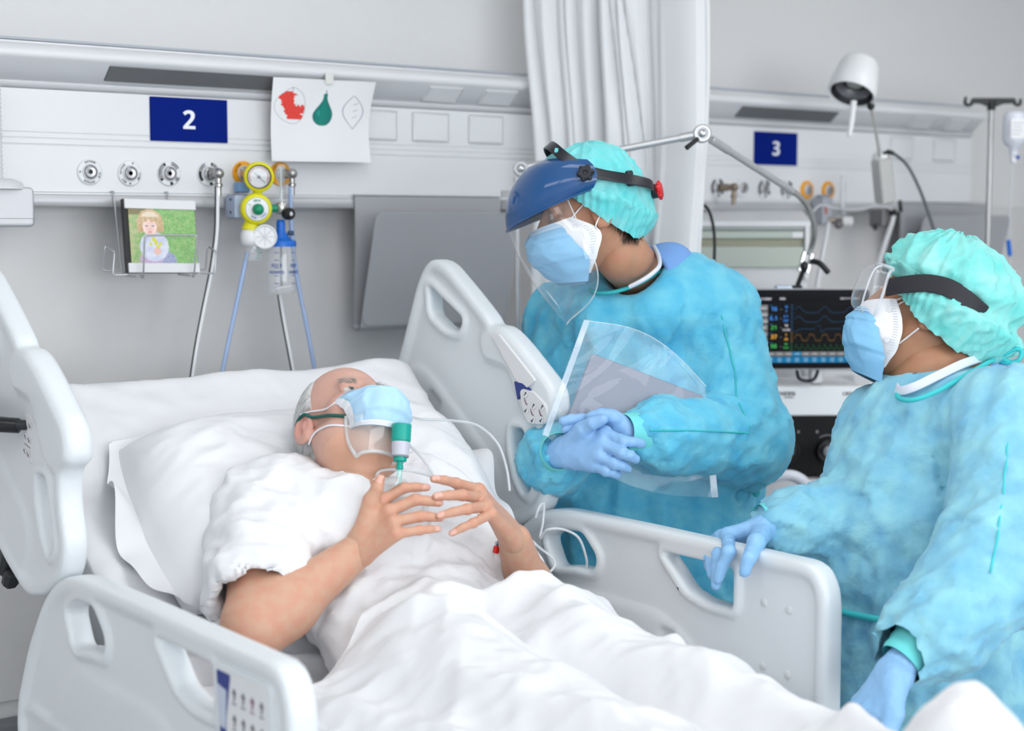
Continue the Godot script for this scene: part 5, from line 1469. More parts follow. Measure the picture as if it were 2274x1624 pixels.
func build_bed() -> void:
	var shell := mat(lin(222, 228, 232), 0.34)
	var grey := mat(lin(176, 180, 184), 0.45)
	var dark := mat(lin(40, 42, 46), 0.5)
	var ink := mat(lin(28, 28, 32), 0.5)
	var navy := mat(lin(22, 48, 130), 0.4)
	var purple := mat(lin(110, 40, 100), 0.5)
	var panel := mat(lin(226, 227, 229), 0.4)
	var t := thing("hospital_bed", "white electric hospital bed with raised backrest and four moulded side rails", "bed", Vector3(0, 0, 1.6))
	var fx := Transform3D(Basis.IDENTITY, Vector3(0, 0, -1.6))
	# chassis
	part("deck", mb().box(Vector3(0, 0.575, 1.93), Vector3(0.86, 0.05, 1.36), 0.01).done(), grey, t, fx)
	part("backrest", mb().box(Vector3.ZERO, Vector3(0.84, 0.04, 0.86), 0.01, Basis.IDENTITY).done(), grey, t, fx * Transform3D(Basis(Vector3.RIGHT, LIFT, -UPHILL), back(0, 0.44, -0.165)))
	part("chassis", mb().box(Vector3(0, 0.42, 1.6), Vector3(0.6, 0.1, 1.8), 0.015).done(), grey, t, fx)
	for z in [1.0, 2.2]:
		part("lift_arm", mb().box(Vector3(0, 0.4, z), Vector3(0.5, 0.3, 0.06), 0.01, Basis(Vector3.RIGHT, 0.6)).done(), dark, t, fx)
	part("base_frame", mb().box(Vector3(0, 0.2, 1.6), Vector3(0.7, 0.08, 1.9), 0.015).done(), shell, t, fx)
	for x in [-0.33, 0.33]:
		for z in [0.75, 2.45]:
			var w := part("caster", mb().lathe([Vector2(0, -0.02), Vector2(0.055, -0.02), Vector2(0.07, -0.012), Vector2(0.07, 0.012), Vector2(0.055, 0.02), Vector2(0, 0.02)], Transform3D(Basis(Vector3.BACK, PI / 2), Vector3.ZERO), 24).done(), dark, t, fx * Transform3D(Basis.IDENTITY, Vector3(x, 0.07, z)))
			part("fork", mb().box(Vector3(0, 0.07, 0), Vector3(0.07, 0.06, 0.07), 0.01).done(), grey, w)
	part("foot_board", mb().prism(rounded(rect(0.92, 0.5), 0.08, 6), -0.02, 0.02, Transform3D(Basis.IDENTITY, Vector3(0, 0.70, 2.72)), 0.012).done(), shell, t, fx)
	part("red_release", mb().box(Vector3(-0.44, 0.885, 0.79), Vector3(0.012, 0.05, 0.012), 0.003).done(), mat(lin(150, 20, 24), 0.4), t, fx)
	part("black_bracket", mb().box(Vector3(-0.4700, 0.9246, 0.5899), Vector3(0.03, 0.075, 0.05), 0.012, Basis(Vector3.RIGHT, 0.5)).box(Vector3(-0.4700, 0.8888, 0.6107), Vector3(0.03, 0.04, 0.03), 0.01, Basis(Vector3.RIGHT, 0.5)).done(), dark, t, fx)

	# head rails
	var head := rounded([Vector2(0.43, 1.16), Vector2(0.476, 1.245), Vector2(0.514, 1.33), Vector2(0.556, 1.425), Vector2(0.598, 1.474), Vector2(0.655, 1.470), Vector2(0.745, 1.410), Vector2(0.822, 1.354), Vector2(0.832, 1.338), Vector2(0.872, 1.338), Vector2(0.925, 1.308), Vector2(1.043, 1.222), Vector2(1.052, 1.165), Vector2(1.008, 1.146), Vector2(1.005, 1.09), Vector2(1.028, 1.02), Vector2(1.0, 0.962), Vector2(0.92, 0.922), Vector2(0.84, 0.905), Vector2(0.74, 0.95), Vector2(0.56, 1.06)], 0.03, 4)
	var head_holes := [rounded([Vector2(0.598, 1.415), Vector2(0.728, 1.346), Vector2(0.712, 1.318), Vector2(0.664, 1.322), Vector2(0.605, 1.352)], 0.014, 4), rounded([Vector2(0.900, 1.128), Vector2(0.940, 1.128), Vector2(0.952, 1.075), Vector2(0.966, 1.01), Vector2(0.945, 0.995), Vector2(0.915, 1.03), Vector2(0.897, 1.09)], 0.012, 4)]
	var block := rounded([Vector2(0.785, 1.318), Vector2(0.835, 1.338), Vector2(0.875, 1.338), Vector2(0.925, 1.308), Vector2(1.043, 1.222), Vector2(1.052, 1.16), Vector2(0.965, 1.135), Vector2(0.93, 1.17), Vector2(0.885, 1.25), Vector2(0.80, 1.262)], 0.02, 4)
	var arc := rounded([Vector2(0.44, 1.12), Vector2(0.50, 1.215), Vector2(0.555, 1.245), Vector2(0.62, 1.21), Vector2(0.87, 1.03), Vector2(0.82, 0.93), Vector2(0.74, 0.96), Vector2(0.55, 1.07)], 0.05, 5)
	var shallow := rounded([Vector2(0.80, 1.315), Vector2(0.85, 1.315), Vector2(0.80, 1.27)], 0.012, 4)
	var bay := rounded([Vector2(0.56, 1.15), Vector2(0.60, 1.185), Vector2(0.645, 1.155), Vector2(0.605, 1.115)], 0.008, 3)
	var hm := moulded(head, head_holes, [[block, 0.013], [arc, 0.005]], [[bay, 0.009]])
	for s in [-1.0, 1.0]:
		var r := part("side_rail", hm, shell, t, fx * Transform3D(Basis.IDENTITY, Vector3(0.505 * s, 0, 0)))
		if s > 0:
			# inner face of the far rail: patient keypad, cover, latch
			var kb := Basis(Vector3(0, -0.60, 0.80), Vector3(0, 0.80, 0.60), Vector3(-1, 0, 0))
			var k0 := Transform3D(Basis(Vector3(0, 0, 1), Vector3(0, 1, 0), Vector3(-1, 0, 0)), Vector3(-0.0305, 0, 0))
			part("keypad_cover", mb().prism(rounded([Vector2(0.845, 1.322), Vector2(0.872, 1.322), Vector2(0.995, 1.235), Vector2(0.958, 1.212), Vector2(0.93, 1.233)], 0.008, 4), -0.007, 0.0015, k0, 0.0006).done(), panel, r)
			part("keypad_corner", mb().prism(rounded([Vector2(0.926, 1.228), Vector2(0.955, 1.226), Vector2(0.982, 1.212), Vector2(0.952, 1.212), Vector2(0.938, 1.19)], 0.003, 2), -0.007, 0.0016, k0, 0.0).done(), navy, r)
			var pad := part("keypad", mb().prism(rounded([Vector2(0.945, 1.208), Vector2(0.955, 1.216), Vector2(0.985, 1.213), Vector2(1.030, 1.188), Vector2(1.036, 1.158), Vector2(1.024, 1.148), Vector2(0.975, 1.146), Vector2(0.960, 1.16)], 0.01, 4), -0.007, 0.0018, k0, 0.0006).done(), panel, r)
			var kf := Transform3D(k0.basis, k0.origin + Vector3(-0.0018, 0, 0))
			button_icons(pad, [[Vector2(0.966, 1.2055), -0.7], [Vector2(0.968, 1.172), 2.4], [Vector2(0.993, 1.184), -0.7], [Vector2(0.990, 1.154), 2.4], [Vector2(1.021, 1.184), -0.7], [Vector2(1.018, 1.157), 2.4]], 0.0075, kf, ink)
			for p in [Vector2(0.966, 1.189), Vector2(0.986, 1.169), Vector2(1.014, 1.170)]: patient_icon(pad, p, 0.008, kf, purple)
			part("latch", mb().tube(PackedVector3Array([Vector3(-0.004, 1.128, 0.602), Vector3(-0.016, 1.122, 0.612)]), 0.013, 16).done(), mat(lin(120, 124, 130), 0.3, 0.5), r)
			part("knob", mb().ball(Vector3(-0.018, 1.172, 0.535), Vector3(0.005, 0.008, 0.008)).done(), shell, r)
		else:
			# outer face of the near rail: staff keypad and black handset on its hook
			var k0 := Transform3D(Basis(Vector3(0, 0, -1), Vector3(0, 1, 0), Vector3(-1, 0, 0)), Vector3(-0.014, 0, 0))
			var b := k0.basis * Basis(Vector3.BACK, 0.22)
			var at := Vector3(-0.0165, 1.185, 0.862)
			var pad := part("keypad", mb().prism(rounded(rect(0.032, 0.082), 0.003, 3), -0.006, 0.0015, Transform3D(b, at), 0.0006).done(), panel, r)
			var kf := Transform3D(b, at + Vector3(-0.0016, 0, 0))
			button_icons(pad, [[Vector2(-0.008, 0.026), 2.4], [Vector2(0.008, 0.026), -0.7], [Vector2(-0.008, 0.0), 2.4], [Vector2(0.008, 0.0), -0.7], [Vector2(-0.008, -0.026), 2.4], [Vector2(0.008, -0.026), -0.7]], 0.0065, kf, ink)
			part("line", mb().box(Vector3(0, -0.013, 0.0006), Vector3(0.026, 0.0008, 0.0005), 0.0).done(), ink, pad, kf)
	# middle rails
	var mid := rounded([Vector2(0.775, 0.60), Vector2(0.775, 0.70), Vector2(0.84, 0.82), Vector2(0.92, 0.92), Vector2(0.985, 0.965), Vector2(1.06, 0.982), Vector2(1.3, 0.985), Vector2(1.735, 0.985), Vector2(1.765, 0.94), Vector2(1.765, 0.58), Vector2(1.70, 0.56), Vector2(0.83, 0.56)], 0.035, 5)
	var mid_holes := [rounded([Vector2(1.015, 0.915), Vector2(1.06, 0.940), Vector2(1.128, 0.943), Vector2(1.174, 0.9), Vector2(1.164, 0.874), Vector2(1.10, 0.871), Vector2(1.045, 0.860)], 0.016, 4), rounded([Vector2(1.362, 0.943), Vector2(1.543, 0.943), Vector2(1.543, 0.872), Vector2(1.475, 0.872), Vector2(1.425, 0.885)], 0.010, 4)]
	var low := rounded([Vector2(0.93, 0.60), Vector2(0.93, 0.74), Vector2(1.03, 0.825), Vector2(1.10, 0.83), Vector2(1.36, 0.83), Vector2(1.47, 0.77), Vector2(1.49, 0.60)], 0.05, 5)
	var slot_a := rounded([Vector2(1.145, 0.81), Vector2(1.185, 0.81), Vector2(1.185, 0.74), Vector2(1.145, 0.74)], 0.006, 3)
	var slot_b := rounded([Vector2(1.355, 0.80), Vector2(1.395, 0.80), Vector2(1.395, 0.71), Vector2(1.355, 0.71)], 0.006, 3)
	var line := rounded([Vector2(0.80, 0.70), Vector2(0.83, 0.715), Vector2(1.02, 0.715), Vector2(1.02, 0.69), Vector2(0.83, 0.69), Vector2(0.80, 0.68)], 0.008, 3)
	var line2 := rounded([Vector2(1.10, 0.715), Vector2(1.3, 0.715), Vector2(1.3, 0.69), Vector2(1.10, 0.69)], 0.008, 3)
	var tab := rounded([Vector2(1.55, 0.935), Vector2(1.55, 0.955), Vector2(1.735, 0.955), Vector2(1.735, 0.62), Vector2(1.55, 0.62)], 0.02, 4)
	for s in [-1.0, 1.0]:
		var mm := moulded(mid, mid_holes, [[low, 0.006]] if s > 0 else [[low, 0.003], [line, 0.006], [line2, 0.006], [tab, 0.008]], [[slot_a, 0.010], [slot_b, 0.010]] if s > 0 else [])
		var r := part("side_rail", mm, shell, t, fx * Transform3D(Basis.IDENTITY, Vector3(0.505 * s, 0, 0)))
		if s > 0:
			for p in [Vector2(1.615, 0.895), Vector2(1.673, 0.893), Vector2(1.614, 0.783), Vector2(1.672, 0.780)]:
				part("screw_cap", mb().lathe([Vector2(0.0075, 0), Vector2(0.0075, 0.0012), Vector2(0.0065, 0.002), Vector2(0, 0.002)], Transform3D(Basis(Vector3.BACK, PI / 2), Vector3(-0.0132, p.y, p.x)), 18).done(), mat(lin(214, 219, 222), 0.4), r)
		else:
			var k0 := Transform3D(Basis(Vector3(0, 0, 1), Vector3(0, 1, 0), Vector3(-1, 0, 0)), Vector3(-0.0212, 0, 0))
			part("panel_frame", mb().prism(rounded([Vector2(1.555, 0.955), Vector2(1.715, 0.955), Vector2(1.715, 0.72), Vector2(1.575, 0.72)], 0.016, 5), -0.006, 0.0022, k0, 0.001).done(), shell, r)
			var pad := part("control_panel", mb().prism(rounded([Vector2(1.563, 0.947), Vector2(1.706, 0.947), Vector2(1.706, 0.728), Vector2(1.583, 0.728)], 0.012, 5), 0.0022, 0.0032, k0, 0.0004).done(), mat(lin(226, 228, 230), 0.4), r)
			part("blue_field", mb().prism(rounded([Vector2(1.565, 0.944), Vector2(1.606, 0.944), Vector2(1.592, 0.88), Vector2(1.59, 0.81), Vector2(1.598, 0.785), Vector2(1.578, 0.81)], 0.004, 3), 0.0032, 0.0036, k0).done(), navy, pad)
			part("display", mb().prism(rounded([Vector2(1.566, 0.925), Vector2(1.594, 0.920), Vector2(1.590, 0.865), Vector2(1.572, 0.868)], 0.003, 3), 0.0036, 0.0042, k0).done(), mat(lin(196, 206, 222), 0.25), pad)
			for row in 5:
				for col in 4:
					var c := Vector2(1.616 + 0.0255 * col, 0.918 - 0.036 * row)
					var m := mb()
					if row % 3 == 2:
						m.prism(rounded(rect(0.011, 0.010), 0.003, 3), 0.0033, 0.0040, Transform3D(k0.basis, k0.basis * Vector3(c.x, c.y, 0) + k0.origin))
					else:
						m.prism(PackedVector2Array([c + Vector2(-0.001, -0.008), c + Vector2(0.001, -0.008), c + Vector2(0.0035, 0.002), c + Vector2(0.006, 0.003), c + Vector2(0.0, 0.010), c + Vector2(-0.005, 0.003), c + Vector2(-0.001, 0.001)]), 0.0033, 0.0039, k0)
						m.prism(PackedVector2Array([c + Vector2(-0.006, -0.012), c + Vector2(0.006, -0.012), c + Vector2(0.006, -0.0105), c + Vector2(-0.006, -0.0105)]), 0.0033, 0.0039, k0)
					part("key_symbol", m.done(), purple if (row == 3 and col == 1) or (row == 0 and col == 2) else mat(lin(86, 86, 94), 0.5), pad)
	# black handset hanging on the near head rail
	var h := thing("handset_holder", "black arm of a handset holder hooked over the near head rail at the left edge", "holder")
	part("arm", mb().tube(curve([Vector3(-0.56, 1.212, 0.56), Vector3(-0.575, 1.209, 0.72), Vector3(-0.56, 1.207, 0.80), Vector3(-0.53, 1.205, 0.838)], 6), PackedFloat32Array(range(19).map(func(i): return 0.016 - 0.00015 * i)), 14).done(), mat(lin(24, 25, 28), 0.25), h)
	part("pin", mb().tube(PackedVector3Array([Vector3(-0.533, 1.207, 0.842), Vector3(-0.52, 1.207, 0.855)]), 0.009, 12).done(), dark, h)
	part("grip", mb().ball(Vector3(-0.57, 1.235, 0.74), Vector3(0.02, 0.018, 0.028)).done(), mat(lin(20, 21, 24), 0.3), h)
	part("cord", mb().tube(curve([Vector3(-0.56, 1.2, 0.80), Vector3(-0.57, 1.16, 0.805), Vector3(-0.575, 1.13, 0.78), Vector3(-0.57, 1.10, 0.72)], 6), 0.0035, 8).done(), mat(lin(20, 21, 24), 0.4), h)
	build_bedding()

# soft ridge along the segment a-b in a plane
func ridge(p: Vector2, a: Vector2, b: Vector2, w: float) -> float:
	var ab := b - a
	var t := clampf((p - a).dot(ab) / ab.length_squared(), -0.2, 1.2)
	var d := (p - a - ab * t)
	var fade := smoothstep(-0.2, 0.15, t) * (1.0 - smoothstep(0.85, 1.2, t))
	return exp(-d.length_squared() / (w * w)) * fade

var crumple: FastNoiseLite
var crumple2: FastNoiseLite

func cloth_mat(col: Color, rough := 0.85) -> StandardMaterial3D:
	var m := relief(mat(col, rough, 0.0, 0.3), noise_tex(noise(0.22, 9, FastNoiseLite.TYPE_SIMPLEX, 2), 256), 24.0, 0.015)
	m.rim_enabled = true
	m.rim = 0.15
	return m

# height of what lies under the covers, above the flat deck
func body_height(x: float, z: float) -> float:
	var s := 0.0
	var belly := 0.180 * exp(-pow((z - 1.24) / 0.30, 2.0)) * pow(maxf(0.0, 1.0 - pow((x - 0.02) / 0.30, 2.0)), 0.6)
	for q in [-0.085, 0.135]:
		var w := lerpf(0.115, 0.075, clampf((z - 1.4) / 0.8, 0, 1))
		var top := lerpf(0.175, 0.105, smoothstep(1.35, 2.1, z)) + 0.020 * exp(-pow((z - 1.85) / 0.12, 2.0))
		var r: float = (x - q) / (w * 1.5)
		s = maxf(s, top * exp(-r * r) * smoothstep(1.15, 1.4, z) * (1.0 - smoothstep(2.36, 2.46, z)))
	# raised foot under the blanket
	var f := 0.215 * exp(-pow((x - 0.08) / 0.11, 2.0)) * exp(-pow((z - 2.35) / (0.12 if z < 2.35 else 0.12), 2.0))
	f = maxf(f, 0.285 * exp(-pow((x + 0.12) / 0.14, 2.0)) * exp(-pow((z - 2.50) / (0.14 if z < 2.5 else 0.12), 2.0)))
	f += 0.012 * exp(-pow((x - 0.03) / 0.022, 2.0) - pow((z - 2.38) / 0.10, 2.0)) + 0.012 * exp(-pow((x + 0.08) / 0.03, 2.0) - pow((z - 2.45) / 0.10, 2.0))
	return maxf(maxf(s, belly), f)

func build_bedding() -> void:
	crumple = noise(1.0, 31, FastNoiseLite.TYPE_SIMPLEX_SMOOTH, 3, FastNoiseLite.FRACTAL_RIDGED)
	crumple2 = noise(1.0, 47, FastNoiseLite.TYPE_SIMPLEX_SMOOTH, 3)
	var linen := cloth_mat(lin(229, 230, 233))
	# mattress with its fitted sheet
	var top := func(s: float) -> Vector3:
		# s in metres from the head end: slope first, then flat, with a soft bend
		var L := 0.863
		var r := 0.16
		if s < L - r: return HINGE + UPHILL * (L - s)
		if s > L + r: return HINGE + Vector3(0, 0, s - L)
		var k := (s - L + r) / (2 * r)
		var a := HINGE + UPHILL * r
		var b := HINGE + Vector3(0, 0, r)
		return a.lerp(HINGE, k).lerp(HINGE.lerp(b, k), k)
	var mt := thing("mattress", "thick hospital mattress bent up at the head under a white sheet", "mattress", Vector3(0, 0.6, 1.6))
	var body := func(u: float, v: float):
		var p: Vector3 = top.call(v * 2.26)
		var q: Vector3 = top.call(minf(v * 2.26 + 0.02, 2.28)) - p
		var nn := Vector3(0, q.z, -q.y).normalized()
		var a: float = u * TAU
		var c := Vector2(cos(a), sin(a))
		var sx := signf(c.x) * pow(absf(c.x), 0.18) * 0.43
		var sy := signf(c.y) * pow(absf(c.y), 0.25) * 0.066 - 0.074
		return p + Vector3(sx, 0, 0) + nn * sy - Vector3(0, 0.6, 1.6)
	part("body", mb().grid(48, 60, body, true).done(), mat(lin(200, 208, 216), 0.6), mt)
	var sh := func(u: float, v: float):
		var s: float = lerpf(-0.03, 2.2, v)
		var p: Vector3 = top.call(maxf(s, 0.0))
		var q: Vector3 = top.call(maxf(s, 0.0) + 0.02) - p
		var nn := Vector3(0, q.z, -q.y).normalized()
		var w: float = lerpf(-0.60, 0.60, u)
		var x := clampf(w, -0.445, 0.445)
		var drop := maxf(0.0, absf(w) - 0.43)
		var h := 0.004 - drop * 0.95
		if drop > 0.0: x = signf(w) * (0.445 + 0.006 * sin(s * 16.0) * drop * 8.0)
		var wr := 0.008 * crumple.get_noise_2d(x * 2.2 + 3.0, s * 3.6) + 0.004 * crumple2.get_noise_2d(x * 9.0, s * 8.0)
		for k in [[Vector2(-0.44, 0.70), Vector2(-0.10, 0.78), 0.014, 0.013], [Vector2(-0.44, 0.79), Vector2(-0.18, 0.82), 0.012, 0.012], [Vector2(-0.44, 0.93), Vector2(-0.2, 0.90), 0.012, 0.012], [Vector2(-0.44, 1.02), Vector2(-0.2, 0.98), 0.012, 0.010], [Vector2(-0.40, 0.50), Vector2(-0.15, 0.68), 0.018, 0.01], [Vector2(-0.36, 0.08), Vector2(-0.22, 0.26), 0.03, 0.008]]:
			wr += k[3] * ridge(Vector2(x, s), k[0], k[1], k[2])
		if s < 0.02: h -= 0.5 * (0.02 - s)
		h += wr
		if s < 0.12 and x > -0.1: h += 0.018 * exp(-pow((x - 0.36) / 0.09, 2.0)) + 0.010 * exp(-pow((x - 0.08) / 0.1, 2.0))
		return p + Vector3(x, 0, 0) + nn * h
	var sheet := part("fitted_sheet", mb().grid(110, 180, sh, false).done(), linen)
	tag(sheet, "white fitted sheet wrinkled over the mattress beside the patient's right arm", "sheet")
	# pillow with a wide flange
	var pil := thing("pillow", "large white pillow with a floppy flanged edge under the patient's head", "pillow", back(0.03, 0.45, 0.0))
	var origin := back(0.03, 0.45, 0.0)
	var plump := func(u: float, v: float, side: float):
		# u, v in -1..1 over the stuffed part
		var e: float = pow(maxf(0.0, 1.0 - pow(absf(u), 5.0)), 0.55) * pow(maxf(0.0, 1.0 - pow(absf(v), 3.5)), 0.5)
		var th := 0.135 * e
		if side < 0: return -0.004 * e + 0.004
		var hd := Vector2(u * 0.37, v * 0.22)
		th -= 0.030 * exp(-pow((hd.x - 0.01) / 0.13, 2.0) - pow((hd.y - 0.0) / 0.16, 2.0))
		th += e * (0.010 * crumple.get_noise_2d(u * 1.8 + 9.0, v * 1.6) + 0.004 * crumple2.get_noise_2d(u * 4.0, v * 5.0))
		for k in [[Vector2(-0.10, -0.20), Vector2(-0.16, 0.02), 0.03, 0.010], [Vector2(-0.09, -0.05), Vector2(-0.20, 0.10), 0.022, 0.008], [Vector2(-0.33, -0.12), Vector2(-0.2, -0.02), 0.025, 0.006], [Vector2(0.12, 0.12), Vector2(0.3, -0.05), 0.03, 0.008]]:
			th += e * k[3] * ridge(hd, k[0], k[1], k[2])
		return maxf(th, 0.006)
	var pp := func(u: float, v: float, side: float):
		var x: float = u * 0.372 * (1.0 - 0.05 * v * v) + 0.012 * v
		var a: float = v * 0.222 * (1.0 - 0.07 * u * u) + 0.012 * u
		return back(0.03 + x, 0.45 + a, 0.012 + plump.call(u, v, side)) - origin
	var pm := mb()
	pm.grid(70, 46, func(u: float, v: float): return pp.call(u * 2 - 1, 1 - v * 2, 1), false)
	pm.grid(40, 30, func(u: float, v: float): return pp.call(1 - u * 2, 1 - v * 2, -1), false)
	part("case", pm.done(), linen, pil)
	var fl := func(u: float, v: float):
		var a: float = u * TAU
		var c := Vector2(cos(a), sin(a))
		var m := maxf(absf(c.x), absf(c.y))
		var e := (c / m)
		var rim := Vector2(e.x, e.y)
		var base: Vector3 = pp.call(rim.x * 0.985, rim.y * 0.985, -1)
		var lower := 1.0 - smoothstep(0.1, 0.75, c.y)
		var w := 0.055 * v * lerpf(0.35, 1.0, lower)
		v *= lerpf(0.3, 1.0, lower)
		var wave_ := 0.020 * v * sin(a * 7.0 + 0.6) + 0.014 * v * sin(a * 13.0)
		if e.x < -0.6: wave_ += 0.030 * v * sin(e.y * 6.0 + 1.0) + 0.02 * v
		var dir := Vector3(c.x, 0, 0) + UPHILL * c.y
		return base + dir * w * (1.15 if e.x < 0 else 0.8) + LIFT * (0.006 + wave_ + 0.012 * v)
	part("flange", mb().grid(220, 5, fl, true).done(), linen, pil)
	build_blanket()

func build_blanket() -> void:
	var wool := cloth_mat(lin(228, 229, 232), 0.9)
	var folds := [
		[Vector2(-0.37, 1.36), Vector2(-0.33, 1.75), 0.022, 0.030], [Vector2(-0.30, 1.30), Vector2(-0.24, 1.70), 0.030, 0.016],
		[Vector2(-0.20, 1.28), Vector2(0.05, 1.26), 0.016, 0.010], [Vector2(-0.05, 1.30), Vector2(0.20, 1.36), 0.030, 0.016],
		[Vector2(-0.16, 1.34), Vector2(0.02, 1.50), 0.022, 0.014], [Vector2(0.10, 1.45), Vector2(0.30, 1.42), 0.030, 0.016],
		[Vector2(-0.18, 1.55), Vector2(-0.12, 2.0), 0.035, 0.018], [Vector2(0.02, 1.60), Vector2(0.10, 2.0), 0.045, -0.030],
		[Vector2(0.20, 1.66), Vector2(0.29, 1.54), 0.028, 0.024], [Vector2(0.26, 1.72), Vector2(0.36, 1.66), 0.022, 0.016],
		[Vector2(0.20, 1.80), Vector2(0.38, 1.78), 0.030, 0.016],
		[Vector2(-0.05, 2.05), Vector2(0.10, 2.28), 0.030, 0.020], [Vector2(0.14, 2.05), Vector2(0.12, 2.28), 0.028, 0.020], [Vector2(-0.30, 1.85), Vector2(-0.05, 2.15), 0.035, 0.02]]
	var f := func(u: float, v: float):
		var w: float = lerpf(-0.68, 0.66, u)
		var s: float = v * 1.42
		var x := clampf(w, -0.452, 0.452)
		# the upper hem dips towards the middle of the bed and runs down beside the near arm
		var hem := 1.315 + 0.04 * exp(-pow((w - 0.45) / 0.12, 2.0)) + 0.07 * smoothstep(-0.08, -0.42, w) + 0.012 * sin(w * 22.0)
		var z := hem + s
		var over := maxf(0.0, absf(w) - 0.44)
		var y := lerpf(0.768, 0.748, smoothstep(0.30, 0.42, x)) + body_height(x, z)
		y += 0.006 * exp(-s / 0.02)
		var p2 := Vector2(x, z)
		for k in folds: y += 1.25 * k[3] * ridge(p2, k[0] + Vector2(0, 0.05), k[1] + Vector2(0, 0.05), k[2] * 0.85)
		y += (0.020 * crumple.get_noise_2d(x * 2.2 + 5.0 + z * 0.8, z * 1.5)) * (1.0 - 0.7 * smoothstep(0.28, 0.42, x)) + 0.013 * crumple.get_noise_2d(x * 4.6 - z * 2.6, z * 3.4 + 8.0) + 0.004 * crumple2.get_noise_2d(x * 6.0, z * 5.0) - 0.010
		y -= over * 0.96
		if over > 0.0: x = signf(w) * (0.452 + 0.02 * over * sin(z * 14.0) + 0.004)
		# tucked roll along the hem
		if s < 0.02: y -= 0.006 * (1.0 - s / 0.02)
		return Vector3(x, y, z)
	var b := part("blanket", mb().grid(190, 210, f, false).done(), wool)
	tag(b, "white blanket drawn up to the patient's waist and lying in soft folds over his legs", "blanket")

# ------------------------------------------------------------------ people: shared builders
var soft: FastNoiseLite
var ridged: FastNoiseLite

func skin_mat() -> StandardMaterial3D:
	var m := relief(mat(Color.WHITE, 0.48, 0.0, 0.4), noise_tex(noise(0.09, 77, FastNoiseLite.TYPE_CELLULAR, 2), 512), 9.0, 0.022)
	m.vertex_color_use_as_albedo = true
	m.subsurf_scatter_enabled = true
	m.subsurf_scatter_strength = 0.12
	return m

# head in its own axes: x towards its left, y up, z out of the face; the middle lies between the ears
func head_field(cell: float) -> Field:
	var f := Field.new(Vector3(-0.112, -0.27, -0.16), Vector3(0.112, 0.135, 0.135), cell)
	f.ell(Vector3(0, 0.035, -0.015), Vector3(0.078, 0.092, 0.100), 0.02)
	f.ell(Vector3(0, -0.045, 0.030), Vector3(0.060, 0.078, 0.064), 0.03)
	f.cap(Vector3(-0.014, -0.105, 0.062), Vector3(0.014, -0.105, 0.062), 0.020, 0.020, 0.02)
	for s in [-1.0, 1.0]:
		f.cap(Vector3(0.056 * s, -0.045, -0.004), Vector3(0.022 * s, -0.100, 0.055), 0.018, 0.018, 0.025)
		f.ell(Vector3(0.043 * s, -0.022, 0.060), Vector3(0.024, 0.020, 0.022), 0.02)
	f.cap(Vector3(-0.036, 0.022, 0.078), Vector3(0.036, 0.022, 0.078), 0.012, 0.012, 0.016)
	for s in [-1.0, 1.0]:
		f.ell(Vector3(0.032 * s, 0.001, 0.094), Vector3(0.019, 0.012, 0.014), 0.010, Basis.IDENTITY, true)
		f.ell(Vector3(0.032 * s, 0.000, 0.077), Vector3.ONE * 0.0125, 0.002)
		f.cap(Vector3(0.020 * s, 0.0075, 0.086), Vector3(0.046 * s, 0.0055, 0.078), 0.0042, 0.0036, 0.004)
		f.cap(Vector3(0.021 * s, -0.0085, 0.085), Vector3(0.045 * s, -0.0065, 0.077), 0.0036, 0.0034, 0.004)
	f.cap(Vector3(0, 0.008, 0.092), Vector3(0, -0.034, 0.114), 0.0095, 0.0125, 0.012)
	for s in [-1.0, 1.0]:
		f.ell(Vector3(0.0125 * s, -0.039, 0.102), Vector3(0.0095, 0.0085, 0.011), 0.006)
	f.cap(Vector3(-0.020, -0.067, 0.090), Vector3(0.020, -0.067, 0.090), 0.0065, 0.0065, 0.006)
	f.cap(Vector3(-0.018, -0.078, 0.089), Vector3(0.018, -0.078, 0.089), 0.0070, 0.0070, 0.006)
	for s in [-1.0, 1.0]:
		var eb := Basis(Vector3.BACK, 0.12 * s) * Basis(Vector3.UP, -0.35 * s)
		var e := Vector3(0.082 * s, -0.008, -0.016)
		f.ell(e, Vector3(0.0085, 0.037, 0.024), 0.005, eb)
		f.ell(e + eb * Vector3(0.008 * s, 0.003, 0.001), Vector3(0.0075, 0.026, 0.015), 0.003, eb, true)
		f.ell(e + eb * Vector3(0.0035 * s, -0.004, 0.006), Vector3(0.005, 0.016, 0.006), 0.003, eb)
		f.ell(e + eb * Vector3(0.001 * s, -0.026, 0.007), Vector3(0.007, 0.011, 0.009), 0.005, eb)
	return f

# where the field's surface lies near p, lifted by off
func snap(f: Field, p: Vector3, off: float) -> Vector3:
	for i in 6: p += f.slope(p) * (off - f.sample(p))
	return p

